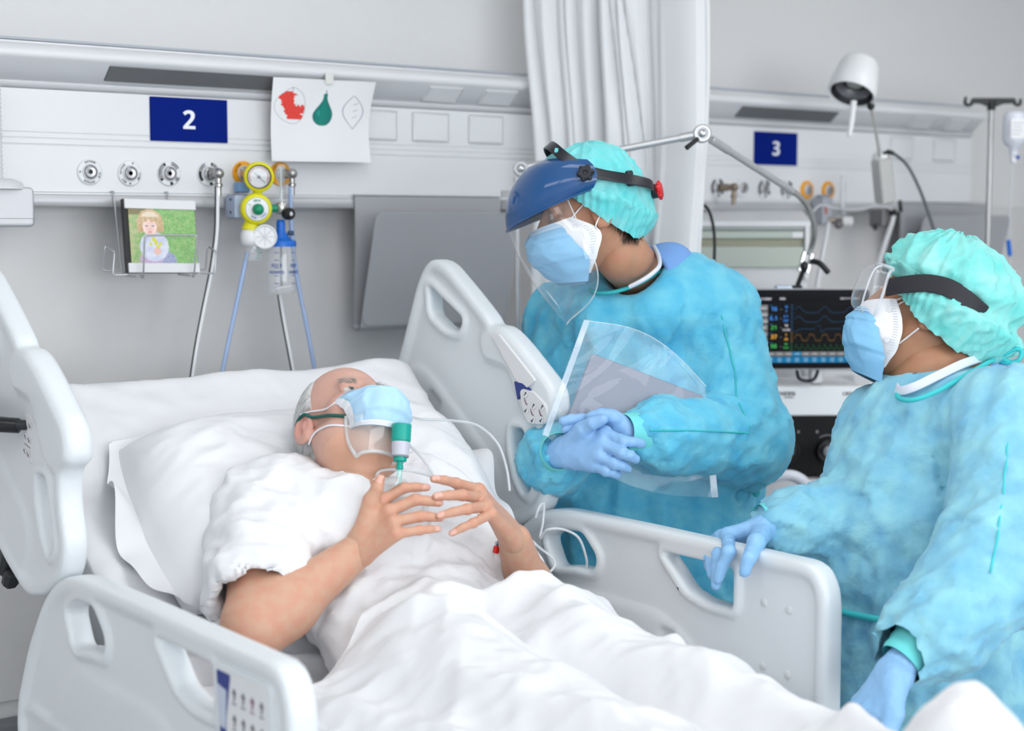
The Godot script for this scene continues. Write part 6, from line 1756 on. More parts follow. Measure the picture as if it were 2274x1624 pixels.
func face_tint(base: Color, flush: Color, lips: Color, throat: Color) -> Callable:
	return func(p: Vector3, n: Vector3) -> Color:
		var k := clampf(0.5 + soft.get_noise_3d(p.x * 60.0, p.y * 60.0, p.z * 60.0), 0, 1)
		var c := base.lerp(flush, 0.35 * k)
		c = c.lerp(flush, 0.7 * exp(-((p - Vector3(0.045 * signf(p.x), -0.02, 0.065)) / 0.022).length_squared()))
		c = c.lerp(flush, 0.6 * exp(-((p - Vector3(0, -0.036, 0.12)) / 0.015).length_squared()))
		c = c.lerp(flush, 0.8 * exp(-((p - Vector3(0.084 * signf(p.x), -0.006, -0.014)) / 0.03).length_squared()))
		if absf(p.x) < 0.024 and p.z > 0.085 and p.y < -0.06 and p.y > -0.085: c = c.lerp(lips, 0.7)
		c = c.lerp(throat, smoothstep(-0.085, -0.125, p.y - 0.3 * maxf(0.0, p.z)))
		var e := p - Vector3(0.032 * signf(p.x), 0.0, 0.077)
		if e.length() < 0.0135 and absf(e.y) < 0.0055 and absf(e.x) < 0.0115 and e.z > 0.004:
			c = Color(0.62, 0.60, 0.58)
			if Vector2(e.x, e.y - 0.001).length() < 0.0055: c = Color(0.14, 0.16, 0.17)
			if Vector2(e.x, e.y - 0.001).length() < 0.0025: c = Color(0.01, 0.01, 0.01)
		return c

func skin_tint(base: Color, flush: Color) -> Callable:
	return func(p: Vector3, n: Vector3) -> Color:
		var k := clampf(0.5 + 1.2 * soft.get_noise_3d(p.x * 38.0, p.y * 38.0, p.z * 38.0), 0, 1)
		return base.lerp(flush, 0.55 * k)

# places a mesh built in head axes
func placed(m: MB, t: Transform3D) -> MB:
	return mb().add(m, t)

# hand: four chains [knuckle, middle joint, tip], thumb [root, knuckle, joint, tip]; back = way the back of the hand faces
func hand_field(wrist: Vector3, arm: Vector3, fingers: Array, thumb: Array, back_dir: Vector3, swell := 0.0, cell := 0.003) -> Field:
	var lo := wrist
	var hi := wrist
	for c in fingers + [thumb, [arm]]:
		for p: Vector3 in c:
			lo = lo.min(p)
			hi = hi.max(p)
	var f := Field.new(lo - Vector3.ONE * 0.035, hi + Vector3.ONE * 0.035, cell)
	var mid := Vector3.ZERO
	for c in fingers: mid += c[0] / 4.0
	f.cap(arm, wrist, (0.016 if swell == 0.0 else 0.030) + swell, 0.0265 + swell, 0.012, back_dir, 0.80)
	for i in 4:
		var c: Array = fingers[i]
		var k: Vector3 = c[0]
		var w := wrist.lerp(k, 0.12) + (k - mid) * 0.35
		var scale: float = [0.98, 1.04, 0.98, 0.86][i]
		f.cap(w, k, 0.0155 + swell, 0.0118 + swell, 0.016)
		f.ell(k + back_dir * 0.001, Vector3.ONE * (0.0112 * scale + swell), 0.006)
	for i in 4:
		var c: Array = fingers[i]
		var scale: float = [0.98, 1.04, 0.98, 0.86][i]
		var dip: Vector3 = c[1].lerp(c[2], 0.52) + back_dir * 0.0025
		f.cap(c[0], c[1], 0.0104 * scale + swell, 0.0093 * scale + swell, 0.0035)
		f.ell(c[1], Vector3.ONE * (0.0098 * scale + swell), 0.004)
		f.cap(c[1], dip, 0.0091 * scale + swell, 0.0083 * scale + swell, 0.0025)
		f.cap(dip, c[2], 0.0084 * scale + swell, 0.0068 * scale + swell, 0.0025)
	f.cap(wrist.lerp(thumb[0], 0.5), thumb[1], 0.0165 + swell, 0.0135 + swell, 0.016)
	f.cap(thumb[1], thumb[2], 0.0125 + swell, 0.0108 + swell, 0.006)
	f.cap(thumb[2], thumb[3], 0.0108 + swell, 0.0080 + swell, 0.003)
	return f

func hand_tint(base: Color, flush: Color, fingers: Array, thumb: Array, back_dir: Vector3) -> Callable:
	var nails := []
	for c in fingers + [[thumb[1], thumb[2], thumb[3]]]:
		var d: Vector3 = (c[2] - c[1]).normalized()
		var up := (back_dir - d * back_dir.dot(d)).normalized()
		nails.append([c[2] + up * 0.0065 - d * 0.001, d, up])
	var knuckles := []
	for c in fingers: knuckles += [c[0], c[1]]
	return func(p: Vector3, n: Vector3) -> Color:
		var k := clampf(0.5 + 1.2 * soft.get_noise_3d(p.x * 60.0, p.y * 60.0, p.z * 60.0), 0, 1)
		var c := base.lerp(flush, 0.45 * k)
		for q: Vector3 in knuckles: c = c.lerp(flush, 0.55 * exp(-(p - q).length_squared() / 0.00016))
		for q in nails:
			var e: Vector3 = p - q[0]
			if n.dot(q[2]) > 0.25 and absf(e.dot(q[1])) < 0.0062 and absf(e.dot(q[1].cross(q[2]))) < 0.0048: c = Color(0.86, 0.60, 0.53)
			c = c.lerp(flush, 0.5 * exp(-e.length_squared() / 0.00012))
		return c

# pleated mask in head axes: rows of [centre, side] points from top to bottom, sides mirrored unless given
func mask_surface(rows: Array, pleats: int, depth: float, crease := 0.0) -> Callable:
	var n := rows.size()
	return func(u: float, v: float) -> Vector3:
		var s := v * (n - 1)
		var i := mini(int(s), n - 2)
		var t := s - i
		var g := func(k: int, which: int) -> Vector3: return rows[clampi(k, 0, n - 1)][which]
		var c: Vector3 = g.call(i, 0).cubic_interpolate(g.call(i + 1, 0), g.call(i - 1, 0), g.call(i + 2, 0), t)
		var w := u * 2.0 - 1.0
		var which := 1 if w < 0.0 else 2
		var e: Vector3 = g.call(i, which).cubic_interpolate(g.call(i + 1, which), g.call(i - 1, which), g.call(i + 2, which), t)
		var a := absf(w) * PI / 2
		var p := Vector3(e.x * sin(a), lerpf(c.y, e.y, pow(absf(w), 1.6)), e.z + (c.z - e.z) * pow(maxf(cos(a), 0.0), 0.85))
		var out := Vector3(p.x * 0.9, 0.0, 0.06).normalized()
		var pl := fposmod(v * (pleats + 0.6) + 0.2, 1.0)
		var mid := smoothstep(0.06, 0.2, v) * (1.0 - smoothstep(0.82, 0.94, v))
		p += out * depth * (pl - 0.5 - 1.2 * smoothstep(0.86, 1.0, pl)) * mid
		if crease > 0.0:
			p += out * crease * (ridged.get_noise_3d(p.x * 9.0 + w, p.y * 14.0, p.z * 9.0)) * mid
		return p

# bouffant cap in head axes: closed by an elastic edge along rim (u around), bulging out to full
func bouffant(rim: Callable, full: Callable, top: Vector3, seed_shift: float, puff := 0.006) -> MB:
	var f := func(u: float, v: float) -> Vector3:
		var a := u * TAU
		var r: Vector3 = rim.call(a)
		var q: Vector3 = full.call(a)
		var p: Vector3
		if v < 0.35:
			var t := v / 0.35
			p = r.lerp(q, sin(t * PI / 2)) + (r - q) * 0.18 * sin(t * PI) * -1.0
			p += (q - top).normalized() * 0.006 * sin(t * PI)
		else:
			var t := (v - 0.35) / 0.65
			var k := t * PI / 2
			p = top + (q - top) * Vector3(cos(k), 1, cos(k)).x
			p.y = lerpf(q.y, top.y, sin(k))
			p = Vector3(top.x + (q.x - top.x) * cos(k), p.y, top.z + (q.z - top.z) * cos(k))
		var d := (p - Vector3(top.x, top.y - 0.09, top.z)).normalized()
		var near := exp(-pow((v - 0.10) / 0.16, 2.0))
		p += d * near * 0.0032 * sin(a * 46.0 + 2.0 * sin(a * 5.0))
		var radial := ridged.get_noise_3d(cos(a) * 1.6 + seed_shift, v * 1.1, sin(a) * 1.6)
		p += d * puff * 1.2 * radial
		p += d * puff * 0.8 * ridged.get_noise_3d(p.x * 17.0 + seed_shift, p.y * 30.0 + p.x * 12.0, p.z * 17.0)
		return p
	return mb().grid(200, 46, f, false)

func gown_mat(a: Color, b: Color, seed_: int) -> StandardMaterial3D:
	# thin non-woven cloth: cloudy mix of two blues, finely crumpled
	var n := noise(0.012, seed_, FastNoiseLite.TYPE_SIMPLEX_SMOOTH, 5)
	var m := mat(Color.WHITE, 0.7, 0.0, 0.35)
	m.albedo_texture = noise_tex(n, 512, ramp(a, b))
	m.uv1_triplanar = true
	m.uv1_scale = Vector3.ONE * 2.2
	m.heightmap_enabled = true
	m.heightmap_texture = noise_tex(noise(0.016, seed_ + 3, FastNoiseLite.TYPE_SIMPLEX_SMOOTH, 4, FastNoiseLite.FRACTAL_RIDGED), 512)
	m.heightmap_scale = 0.18
	m.rim_enabled = true
	m.rim = 0.35
	return m

# folds of a loose gown: rings round the sleeves, long falls down the trunk
func gown_folds(arms: Array, shift: float, waist_y: float, collar: Vector3) -> Callable:
	return func(p: Vector3, n: Vector3) -> Vector3:
		var best := 0.16
		var v := 0.0
		for a in arms:
			var ab: Vector3 = a[1] - a[0]
			var l := ab.length()
			var t := clampf((p - a[0]).dot(ab) / (l * l), 0.0, 1.0)
			var c: Vector3 = p - (a[0] + ab * t)
			if c.length() < best and c.length() < 0.13:
				best = c.length()
				var b := basis_y(ab)
				var ang := atan2(c.dot(b.z), c.dot(b.x))
				var r := ridged.get_noise_3d(t * l * 10.0 + shift + ang * 0.55, cos(ang) * 0.75, sin(ang) * 0.75)
				var r2 := ridged.get_noise_3d(t * l * 22.0 + shift - ang * 0.8, cos(ang) * 1.4, sin(ang) * 1.4 + 3.0)
				var tight := 0.65 + 0.6 * exp(-pow((1.0 - t) * l / 0.09, 2.0)) + 0.4 * exp(-pow(t * l / 0.09, 2.0))
				v = tight * (0.0115 * r + 0.005 * r2)
		if best > 0.155:
			var r := ridged.get_noise_3d(p.x * 7.5 + shift + p.y * 1.2, p.y * 2.2, p.z * 7.5)
			var r2 := ridged.get_noise_3d(p.x * 11.0 + p.y * 8.0 + shift, p.y * 9.0 - p.x * 5.0, p.z * 11.0)
			v = 0.017 * r + 0.006 * r2
			v -= 0.008 * exp(-pow((p.y - waist_y) / 0.02, 2.0))
		var calm := smoothstep(0.085, 0.19, p.distance_to(collar))
		return p + n * calm * (v + 0.007 * soft.get_noise_3d(p.x * 5.0 + shift, p.y * 5.0, p.z * 5.0))

# ------------------------------------------------------------------ patient
func build_patient() -> void:
	soft = noise(1.0, 5, FastNoiseLite.TYPE_SIMPLEX_SMOOTH, 3)
	ridged = noise(1.0, 15, FastNoiseLite.TYPE_SIMPLEX_SMOOTH, 2, FastNoiseLite.FRACTAL_RIDGED)
	var t := thing("person", "elderly man lying in the bed in a white gown, fingertips touching, breathing mask on", "person", Vector3.ZERO)
	var skin := skin_mat()
	var base := Color(0.60, 0.365, 0.255)
	var flush := Color(0.62, 0.27, 0.19)
	var head := Transform3D(Basis(Vector3(0.9621, -0.231, 0.145), Vector3(0.2567, 0.5869, -0.7679), Vector3(0.0923, 0.776, 0.6239)), Vector3(-0.0051, 1.1838, 1.057))
	var hf := head_field(0.0034)
	# jowl and chin folds of an old man
	hf.cap(Vector3(-0.036, -0.078, 0.02), Vector3(0.036, -0.078, 0.02), 0.042, 0.042, 0.03)
	hf.cap(Vector3(0, -0.07, -0.03), Vector3(0, -0.135, -0.045), 0.056, 0.048, 0.03)
	hf.cap(Vector3(0, -0.09, 0.035), Vector3(0, -0.135, 0.0), 0.034, 0.034, 0.03)
	var body := mb()
	var wr := func(p: Vector3, n: Vector3) -> Vector3:
		# creases of the neck and beside the eyes
		var k := smoothstep(-0.055, -0.10, p.y) * 0.0022 * ridged.get_noise_3d(p.x * 8.0, p.y * 26.0 + p.x * 10.0, p.z * 10.0)
		var e := exp(-((p - Vector3(-0.055, 0.0, 0.062)) / 0.02).length_squared()) * 0.0012 * sin(p.y * 900.0)
		return p + n * (k + e)
	var hm := hf.into(mb(), wr, face_tint(Color(0.64, 0.40, 0.32), Color(0.66, 0.30, 0.25), Color(0.5, 0.2, 0.18), base.lerp(flush, 0.25)))
	body.add(hm, head)
	# arms
	var sh_r := Vector3(-0.1649, 1.0457, 1.0388)
	var el_r := Vector3(-0.3000, 0.9014, 1.2463)
	var wr_r := Vector3(-0.1050, 0.9989, 1.2441)
	var sh_l := Vector3(0.1614, 1.0308, 1.0372)
	var el_l := Vector3(0.3150, 0.8341, 1.1889)
	var wr_l := Vector3(0.2050, 0.9864, 1.2779)
	var af := Field.new(sh_r.min(el_r).min(wr_r) - Vector3.ONE * 0.09, sh_r.max(el_r).max(wr_r) + Vector3.ONE * 0.09, 0.006)
	af.cap(sh_r, el_r, 0.058, 0.050, 0.03)
	var mid_r := el_r.lerp(wr_r, 0.28) + Vector3(0, -0.004, 0)
	af.cap(el_r, mid_r, 0.049, 0.049, 0.03)
	af.cap(mid_r, wr_r, 0.048, 0.030, 0.03)
	body = af.into(body, null, skin_tint(base, flush))
	af = Field.new(sh_l.min(el_l).min(wr_l) - Vector3.ONE * 0.09, sh_l.max(el_l).max(wr_l) + Vector3.ONE * 0.09, 0.006)
	af.cap(sh_l, el_l, 0.055, 0.047, 0.03)
	var mid_l := el_l.lerp(wr_l, 0.35)
	af.cap(el_l, mid_l, 0.046, 0.042, 0.03)
	af.cap(mid_l, wr_l, 0.042, 0.030, 0.03)
	body = af.into(body, null, skin_tint(base, flush))
	# hands, fingertips set lightly against each other
	var fr := [[Vector3(-0.0530, 1.0830, 1.2484), Vector3(-0.0200, 1.1013, 1.2596), Vector3(0.0170, 1.1005, 1.2761)], [Vector3(-0.0610, 1.0680, 1.2773), Vector3(-0.0200, 1.0860, 1.2951), Vector3(0.0200, 1.0783, 1.3094)], [Vector3(-0.0670, 1.0535, 1.2988), Vector3(-0.0230, 1.0609, 1.3156), Vector3(0.0170, 1.0534, 1.3162)], [Vector3(-0.0730, 1.0373, 1.3173), Vector3(-0.0320, 1.0398, 1.3260), Vector3(0.0030, 1.0385, 1.3296)]]
	var tr := [Vector3(-0.0900, 1.0570, 1.2538), Vector3(-0.0830, 1.0855, 1.2545), Vector3(-0.0750, 1.1074, 1.2633), Vector3(-0.0690, 1.1229, 1.2640)]
	var br := Vector3(-0.55, 0.45, 0.70).normalized()
	var hr := hand_field(wr_r, el_r.lerp(wr_r, 0.75), fr, tr, br)
	body = hr.into(body, null, hand_tint(base, flush, fr, tr, br))
	var fl := [[Vector3(0.1250, 1.0858, 1.2785), Vector3(0.0700, 1.1043, 1.2866), Vector3(0.0200, 1.1170, 1.2922)], [Vector3(0.1200, 1.0732, 1.2932), Vector3(0.0600, 1.0888, 1.3205), Vector3(0.0090, 1.0910, 1.3147)], [Vector3(0.1150, 1.0633, 1.3145), Vector3(0.0550, 1.0683, 1.3418), Vector3(0.0070, 1.0601, 1.3280)], [Vector3(0.1100, 1.0526, 1.3343), Vector3(0.0600, 1.0453, 1.3517), Vector3(0.0230, 1.0302, 1.3406)]]
	var tl := [Vector3(0.1700, 1.0376, 1.2670), Vector3(0.1600, 1.0602, 1.2469), Vector3(0.1350, 1.0740, 1.2404), Vector3(0.1150, 1.0830, 1.2314)]
	var bl := Vector3(-0.30, 0.62, 0.72).normalized()
	var hl := hand_field(wr_l, el_l.lerp(wr_l, 0.7), fl, tl, bl)
	body = hl.into(body, null, hand_tint(base, flush, fl, tl, bl))
	# trunk inside the gown
	var tf := Field.new(Vector3(-0.32, 0.62, 0.82), Vector3(0.36, 1.2, 1.7), 0.012)
	tf.cap(back(0.01, 0.26, 0.08), back(0.02, -0.02, 0.075), 0.15, 0.14, 0.04, LIFT, 0.5)
	tf.cap(head * Vector3(0, -0.10, -0.035), back(0.0, 0.32, 0.065), 0.054, 0.056, 0.04)
	tf.cap(head * Vector3(0, -0.15, -0.02), back(-0.13, 0.33, 0.085), 0.042, 0.034, 0.04)
	tf.cap(head * Vector3(0, -0.15, -0.02), back(0.13, 0.33, 0.085), 0.042, 0.034, 0.04)
	tf.cap(sh_r, sh_l, 0.062, 0.062, 0.04)
	for x in [-0.085, 0.135]:
		tf.cap(Vector3(x, 0.80, 1.40), Vector3(x * 1.1, 0.80, 1.66), 0.065, 0.055, 0.04)
	body = tf.into(body, null, skin_tint(base, flush))
	part("body", body.done(), skin, t)

	# hair: a close grey fringe, bald on top
	var hair := Field.new(Vector3(-0.10, -0.12, -0.135), Vector3(0.10, 0.14, 0.06), 0.004)
	hair.ell(Vector3(0, 0.033, -0.016), Vector3(0.083, 0.097, 0.107), 0.01)
	hair.ell(Vector3(0, -0.05, -0.055), Vector3(0.064, 0.07, 0.052), 0.02)
	hair.ell(Vector3(0, 0.145, 0.035), Vector3(0.072, 0.10, 0.125), 0.012, Basis.IDENTITY, true)
	hair.trim(Vector3(0, 0.03, 0.016), Vector3(0, -0.22, 1.0).normalized(), 0.01)
	for s in [-1.0, 1.0]: hair.ell(Vector3(0.088 * s, -0.012, -0.008), Vector3(0.03, 0.042, 0.032), 0.006, Basis.IDENTITY, true)
	hair.trim(Vector3(0, -0.085, -0.07), Vector3(0, -1.0, 0.35).normalized(), 0.01)
	var grey := mat(Color.WHITE, 0.6)
	grey.vertex_color_use_as_albedo = true
	var gtint := func(p: Vector3, n: Vector3) -> Color:
		var k := clampf(0.5 + 0.9 * ridged.get_noise_3d(p.x * 40.0, p.y * 90.0, p.z * 40.0), 0, 1)
		return Color(0.30, 0.29, 0.29).lerp(Color(0.62, 0.62, 0.62), k)
	var hmesh := hair.into(mb(), null, gtint)
	# short strands lying back along the skull
	var rng := RandomNumberGenerator.new()
	rng.seed = 4
	var strands := mb()
	var nv := hmesh.v.size()
	for i in 2600:
		var j := rng.randi_range(0, nv - 1)
		var p := hmesh.v[j]
		var n := hmesh.n[j]
		if hf.sample(p) < -0.003: continue
		var dir := Vector3(rng.randf_range(-0.2, 0.2), -0.75, -0.55) + n * rng.randf_range(0.25, 0.6)
		dir = (dir - n * minf(0.0, dir.dot(n))).normalized()
		var l := rng.randf_range(0.010, 0.020)
		var side := dir.cross(n).normalized() * 0.0005
		var e := p + dir * l - n * l * 0.12
		var g := rng.randf_range(0.42, 0.78)
		var c := Color(g, g, g * 1.01)
		var k := [strands.vert(p - side - n * 0.001, n, Vector2.ZERO, c), strands.vert(p + side - n * 0.001, n, Vector2.ZERO, c), strands.vert(e, n, Vector2.ZERO, c)]
		strands.tri(k[0], k[1], k[2])
	strands.colored = true
	var hp := part("hair", placed(hmesh, head).done(), grey, t)
	hp.set_meta("label", "short grey hair round a bald crown")
	part("hair_strands", placed(strands, head).done(), grey, hp).set_meta("kind", "stuff")
	var brow := mb()
	for i in 240:
		var s := -1.0 if i % 2 else 1.0
		var x := rng.randf_range(0.016, 0.052)
		var p := snap(hf, Vector3(x * s, 0.022 + rng.randf_range(-0.004, 0.004) - (x - 0.016) * 0.05, 0.085), 0.0)
		var n := hf.slope(p)
		var dir := (Vector3(0.9 * s, 0.15, 0.0) + n * 0.5 + Vector3(rng.randf_range(-0.3, 0.3), rng.randf_range(-0.3, 0.3), 0)).normalized()
		var side := dir.cross(n).normalized() * 0.00045
		var g := rng.randf_range(0.22, 0.5)
		var c := Color(g, g * 0.94, g * 0.86)
		var a := [brow.vert(p - side, n, Vector2.ZERO, c), brow.vert(p + side, n, Vector2.ZERO, c), brow.vert(p + dir * 0.010, n, Vector2.ZERO, c)]
		brow.tri(a[0], a[1], a[2])
	brow.colored = true
	part("eyebrows", placed(brow, head).done(), grey, t).set_meta("kind", "stuff")

	# gown
	var linen := cloth_mat(lin(230, 231, 234))
	var gf := Field.new(Vector3(-0.42, 0.66, 0.80), Vector3(0.42, 1.20, 1.62), 0.0075)
	gf.cap(back(0.01, 0.28, 0.085), back(0.02, -0.06, 0.085), 0.18, 0.185, 0.05, LIFT, 0.52)
	gf.cap(sh_r, sh_l, 0.078, 0.076, 0.05)
	gf.cap(sh_r, sh_r.lerp(el_r, 0.40), 0.080, 0.086, 0.04)
	gf.cap(sh_r.lerp(el_r, 0.35), sh_r.lerp(el_r, 0.66), 0.084, 0.088, 0.03)
	gf.cap(sh_l, sh_l.lerp(el_l, 0.75), 0.080, 0.080, 0.04)
	gf.ell(back(0.02, 0.0, 0.11), Vector3(0.17, 0.08, 0.17), 0.05)
	var ax := (el_r - sh_r).normalized()
	# open the near sleeve at its hem, open the neck
	gf.cap(sh_r.lerp(el_r, 0.50), sh_r.lerp(el_r, 0.90), 0.064, 0.074, 0.006, Vector3.ZERO, 1.0, true)
	gf.cap(Vector3(-0.1188, 1.0395, 1.0369), Vector3(-0.0784, 1.0397, 1.1245), 0.050, 0.050, 0.08)
	gf.cap(Vector3(-0.0784, 1.0397, 1.1245), Vector3(-0.0470, 1.0243, 1.1630), 0.050, 0.048, 0.08)
	gf.cap(Vector3(-0.0470, 1.0243, 1.1630), Vector3(0.0032, 1.0372, 1.1809), 0.048, 0.044, 0.08)
	gf.cap(Vector3(-0.0333, 1.1615, 1.1011), Vector3(-0.0228, 1.1333, 1.0744), 0.066, 0.058, 0.010, Vector3.ZERO, 1.0, true)
	var gb := func(p: Vector3, n: Vector3) -> Vector3:
		var r := ridged.get_noise_3d(p.x * 5.0 + 2.0, p.y * 9.0 + p.x * 4.0, p.z * 6.0)
		var r2 := ridged.get_noise_3d(p.x * 14.0 + 1.0 + p.z * 6.0, p.y * 9.0, p.z * 14.0)
		var s := soft.get_noise_3d(p.x * 7.0, p.y * 7.0, p.z * 7.0)
		# pulled into cross folds over the waist
		var q := Vector2(p.x, p.z)
		var w := 0.016 * ridge(q, Vector2(-0.20, 1.17), Vector2(0.22, 1.22), 0.018) + 0.014 * ridge(q, Vector2(-0.16, 1.25), Vector2(0.10, 1.22), 0.016) + 0.014 * ridge(q, Vector2(0.0, 1.28), Vector2(0.24, 1.24), 0.018)
		return p + n * (0.010 * r + 0.005 * r2 + 0.006 * s + w * maxf(n.y, 0.0))
	part("gown", gf.into(mb(), gb).done(), linen, t).set_meta("label", "white short-sleeved patient gown")

	# oxygen mask under a pleated face mask
	var clear := glass(Color(0.95, 0.97, 0.98), 0.22, 0.08)
	var ox := mask_surface([[Vector3(0, -0.02, 0.118), Vector3(-0.045, -0.03, 0.085), Vector3(0.045, -0.03, 0.085)], [Vector3(0, -0.06, 0.140), Vector3(-0.052, -0.07, 0.075), Vector3(0.052, -0.07, 0.075)], [Vector3(0, -0.11, 0.118), Vector3(-0.050, -0.11, 0.060), Vector3(0.050, -0.11, 0.060)], [Vector3(0, -0.145, 0.078), Vector3(-0.036, -0.138, 0.052), Vector3(0.036, -0.138, 0.052)]], 0, 0.0)
	var om := part("oxygen_mask", placed(mb().grid(40, 24, ox, false), head).done(), clear, t)
	om.set_meta("label", "clear oxygen mask under the blue face mask")
	var rimp := []
	for k in 11: rimp.append(head * (ox.call(0.0, 0.3 + 0.7 * k / 10.0) as Vector3))
	for k in 12: rimp.append(head * (ox.call((k + 1) / 12.0, 1.0) as Vector3))
	for k in 10: rimp.append(head * (ox.call(1.0, 1.0 - 0.7 * (k + 1) / 10.0) as Vector3))
	part("mask_rim", mb().tube(curve(rimp, 2), 0.0035, 8).done(), glass(Color(0.9, 0.93, 0.94), 0.4, 0.12), om)
	var blue := mat(lin(178, 216, 242), 0.85, 0.0, 0.3)
	relief(blue, noise_tex(noise(0.3, 61, FastNoiseLite.TYPE_SIMPLEX, 2), 256), 30.0, 0.012)
	var white := mat(lin(238, 241, 246), 0.85, 0.0, 0.3)
	var rows := [
		[Vector3(0, -0.030, 0.120), Vector3(-0.062, -0.024, 0.066), Vector3(0.062, -0.024, 0.068)],
		[Vector3(0, -0.044, 0.140), Vector3(-0.055, -0.042, 0.074), Vector3(0.064, -0.042, 0.072)],
		[Vector3(0, -0.064, 0.152), Vector3(-0.052, -0.058, 0.078), Vector3(0.062, -0.060, 0.080)],
		[Vector3(0, -0.100, 0.140), Vector3(-0.048, -0.076, 0.076), Vector3(0.058, -0.080, 0.082)],
		[Vector3(0, -0.121, 0.116), Vector3(-0.047, -0.092, 0.070), Vector3(0.050, -0.096, 0.080)]]
	var ms := mask_surface(rows, 3, 0.0045, 0.004)
	var fm := part("face_mask", placed(mb().grid(60, 48, ms, false), head).done(), blue, t)
	fm.set_meta("label", "pale blue pleated face mask over the oxygen mask")
	for b in [[0.0, 0.07], [0.91, 1.0]]:
		part("mask_band", placed(mb().grid(60, 3, func(u: float, v: float): 
			var p: Vector3 = ms.call(u, lerpf(b[0], b[1], v))
			return p + Vector3(p.x, 0, 0.05).normalized() * 0.0012, false), head).done(), white, fm)
	part("mask_band", placed(mb().grid(4, 30, func(u: float, v: float):
		var p: Vector3 = ms.call(u * 0.07, v)
		return p + Vector3(p.x, 0, 0.05).normalized() * 0.0015, false), head).done(), white, fm)
	var stitch := mat(lin(175, 196, 216), 0.8)
	for row in [0.025, 0.05, 0.94, 0.965]:
		var m := mb()
		for k in 56:
			var a: Vector3 = ms.call(0.03 + 0.94 * k / 56.0, row)
			var b: Vector3 = ms.call(0.03 + 0.94 * (k + 0.55) / 56.0, row)
			var off := Vector3(a.x, 0, 0.05).normalized() * 0.0016
			m.tube(PackedVector3Array([a + off, b + off]), 0.0004, 4, false)
		part("stitching", placed(m, head).done(), stitch, fm).set_meta("kind", "stuff")
	var pts := func(list: Array, off: float) -> Array:
		return list.map(func(p): return head * snap(hf, p, off))
	for l in [[Vector3(-0.060, -0.028, 0.070), Vector3(-0.072, -0.018, 0.045), Vector3(-0.082, 0.012, 0.012), Vector3(-0.086, 0.026, -0.012)], [Vector3(-0.046, -0.088, 0.073), Vector3(-0.064, -0.068, 0.045), Vector3(-0.076, -0.048, 0.012), Vector3(-0.083, -0.040, -0.012)]]:
		part("ear_loop", mb().tube(curve(pts.call(l, 0.0022), 6), 0.0018, 8).done(), white, fm)
	var teal := mat(lin(10, 92, 84), 0.6)
	part("mask_strap", mb().tube(curve(pts.call([Vector3(-0.050, -0.062, 0.074), Vector3(-0.066, -0.040, 0.050), Vector3(-0.080, -0.004, 0.016), Vector3(-0.085, 0.016, -0.004), Vector3(-0.084, 0.012, -0.03), Vector3(-0.075, -0.02, -0.06), Vector3(-0.06, -0.05, -0.075)], 0.0028), 6), 0.0030, 8).done(), teal, om)
	# valve and jet on the oxygen mask
	var v0 := Vector3(-0.0075, 1.2031, 1.2362)
	var v1 := Vector3(-0.0270, 1.1155, 1.2565)
	var vx := Transform3D(basis_y(v0 - v1), v0)
	var jade := mat(lin(0, 160, 145), 0.35)
	var ribs := []
	for i in 9:
		ribs.append(Vector2(0.0166 + 0.0004 * (i % 2), 0.004 - 0.0036 * i))
	part("valve_collar", mb().lathe([Vector2(0, 0.004)] + ribs + [Vector2(0.0155, -0.027), Vector2(0, -0.027)], vx, 28, true).done(), jade, om)
	part("valve_body", mb().lathe([Vector2(0.0155, -0.027), Vector2(0.0155, -0.038), Vector2(0.0148, -0.040), Vector2(0.0148, -0.050), Vector2(0.012, -0.0515), Vector2(0, -0.0515)], vx, 28).done(), mat(lin(196, 198, 210), 0.4), om)
	part("valve_ring", mb().lathe([Vector2(0.0145, -0.050), Vector2(0.0152, -0.0525), Vector2(0.0135, -0.0535), Vector2(0.0105, -0.0525)], vx, 28).done(), mat(lin(140, 142, 152), 0.4), om)
	part("jet", mb().lathe([Vector2(0.0115, -0.0525), Vector2(0.0115, -0.060), Vector2(0.006, -0.062), Vector2(0.0052, -0.066), Vector2(0.0064, -0.068), Vector2(0.0064, -0.073), Vector2(0.005, -0.075), Vector2(0, -0.075)], vx, 22).done(), jade, om)
	part("jet_tube", mb().lathe([Vector2(0.0052, -0.072), Vector2(0.0046, -0.098), Vector2(0.003, -0.100)], vx, 18).done(), glass(Color(0.65, 0.92, 0.88), 0.35, 0.06), om)
	# soft clear tubing
	var tube := mat(lin(226, 230, 234, ), 0.15)
	tube.transparency = BaseMaterial3D.TRANSPARENCY_ALPHA
	tube.albedo_color.a = 0.55
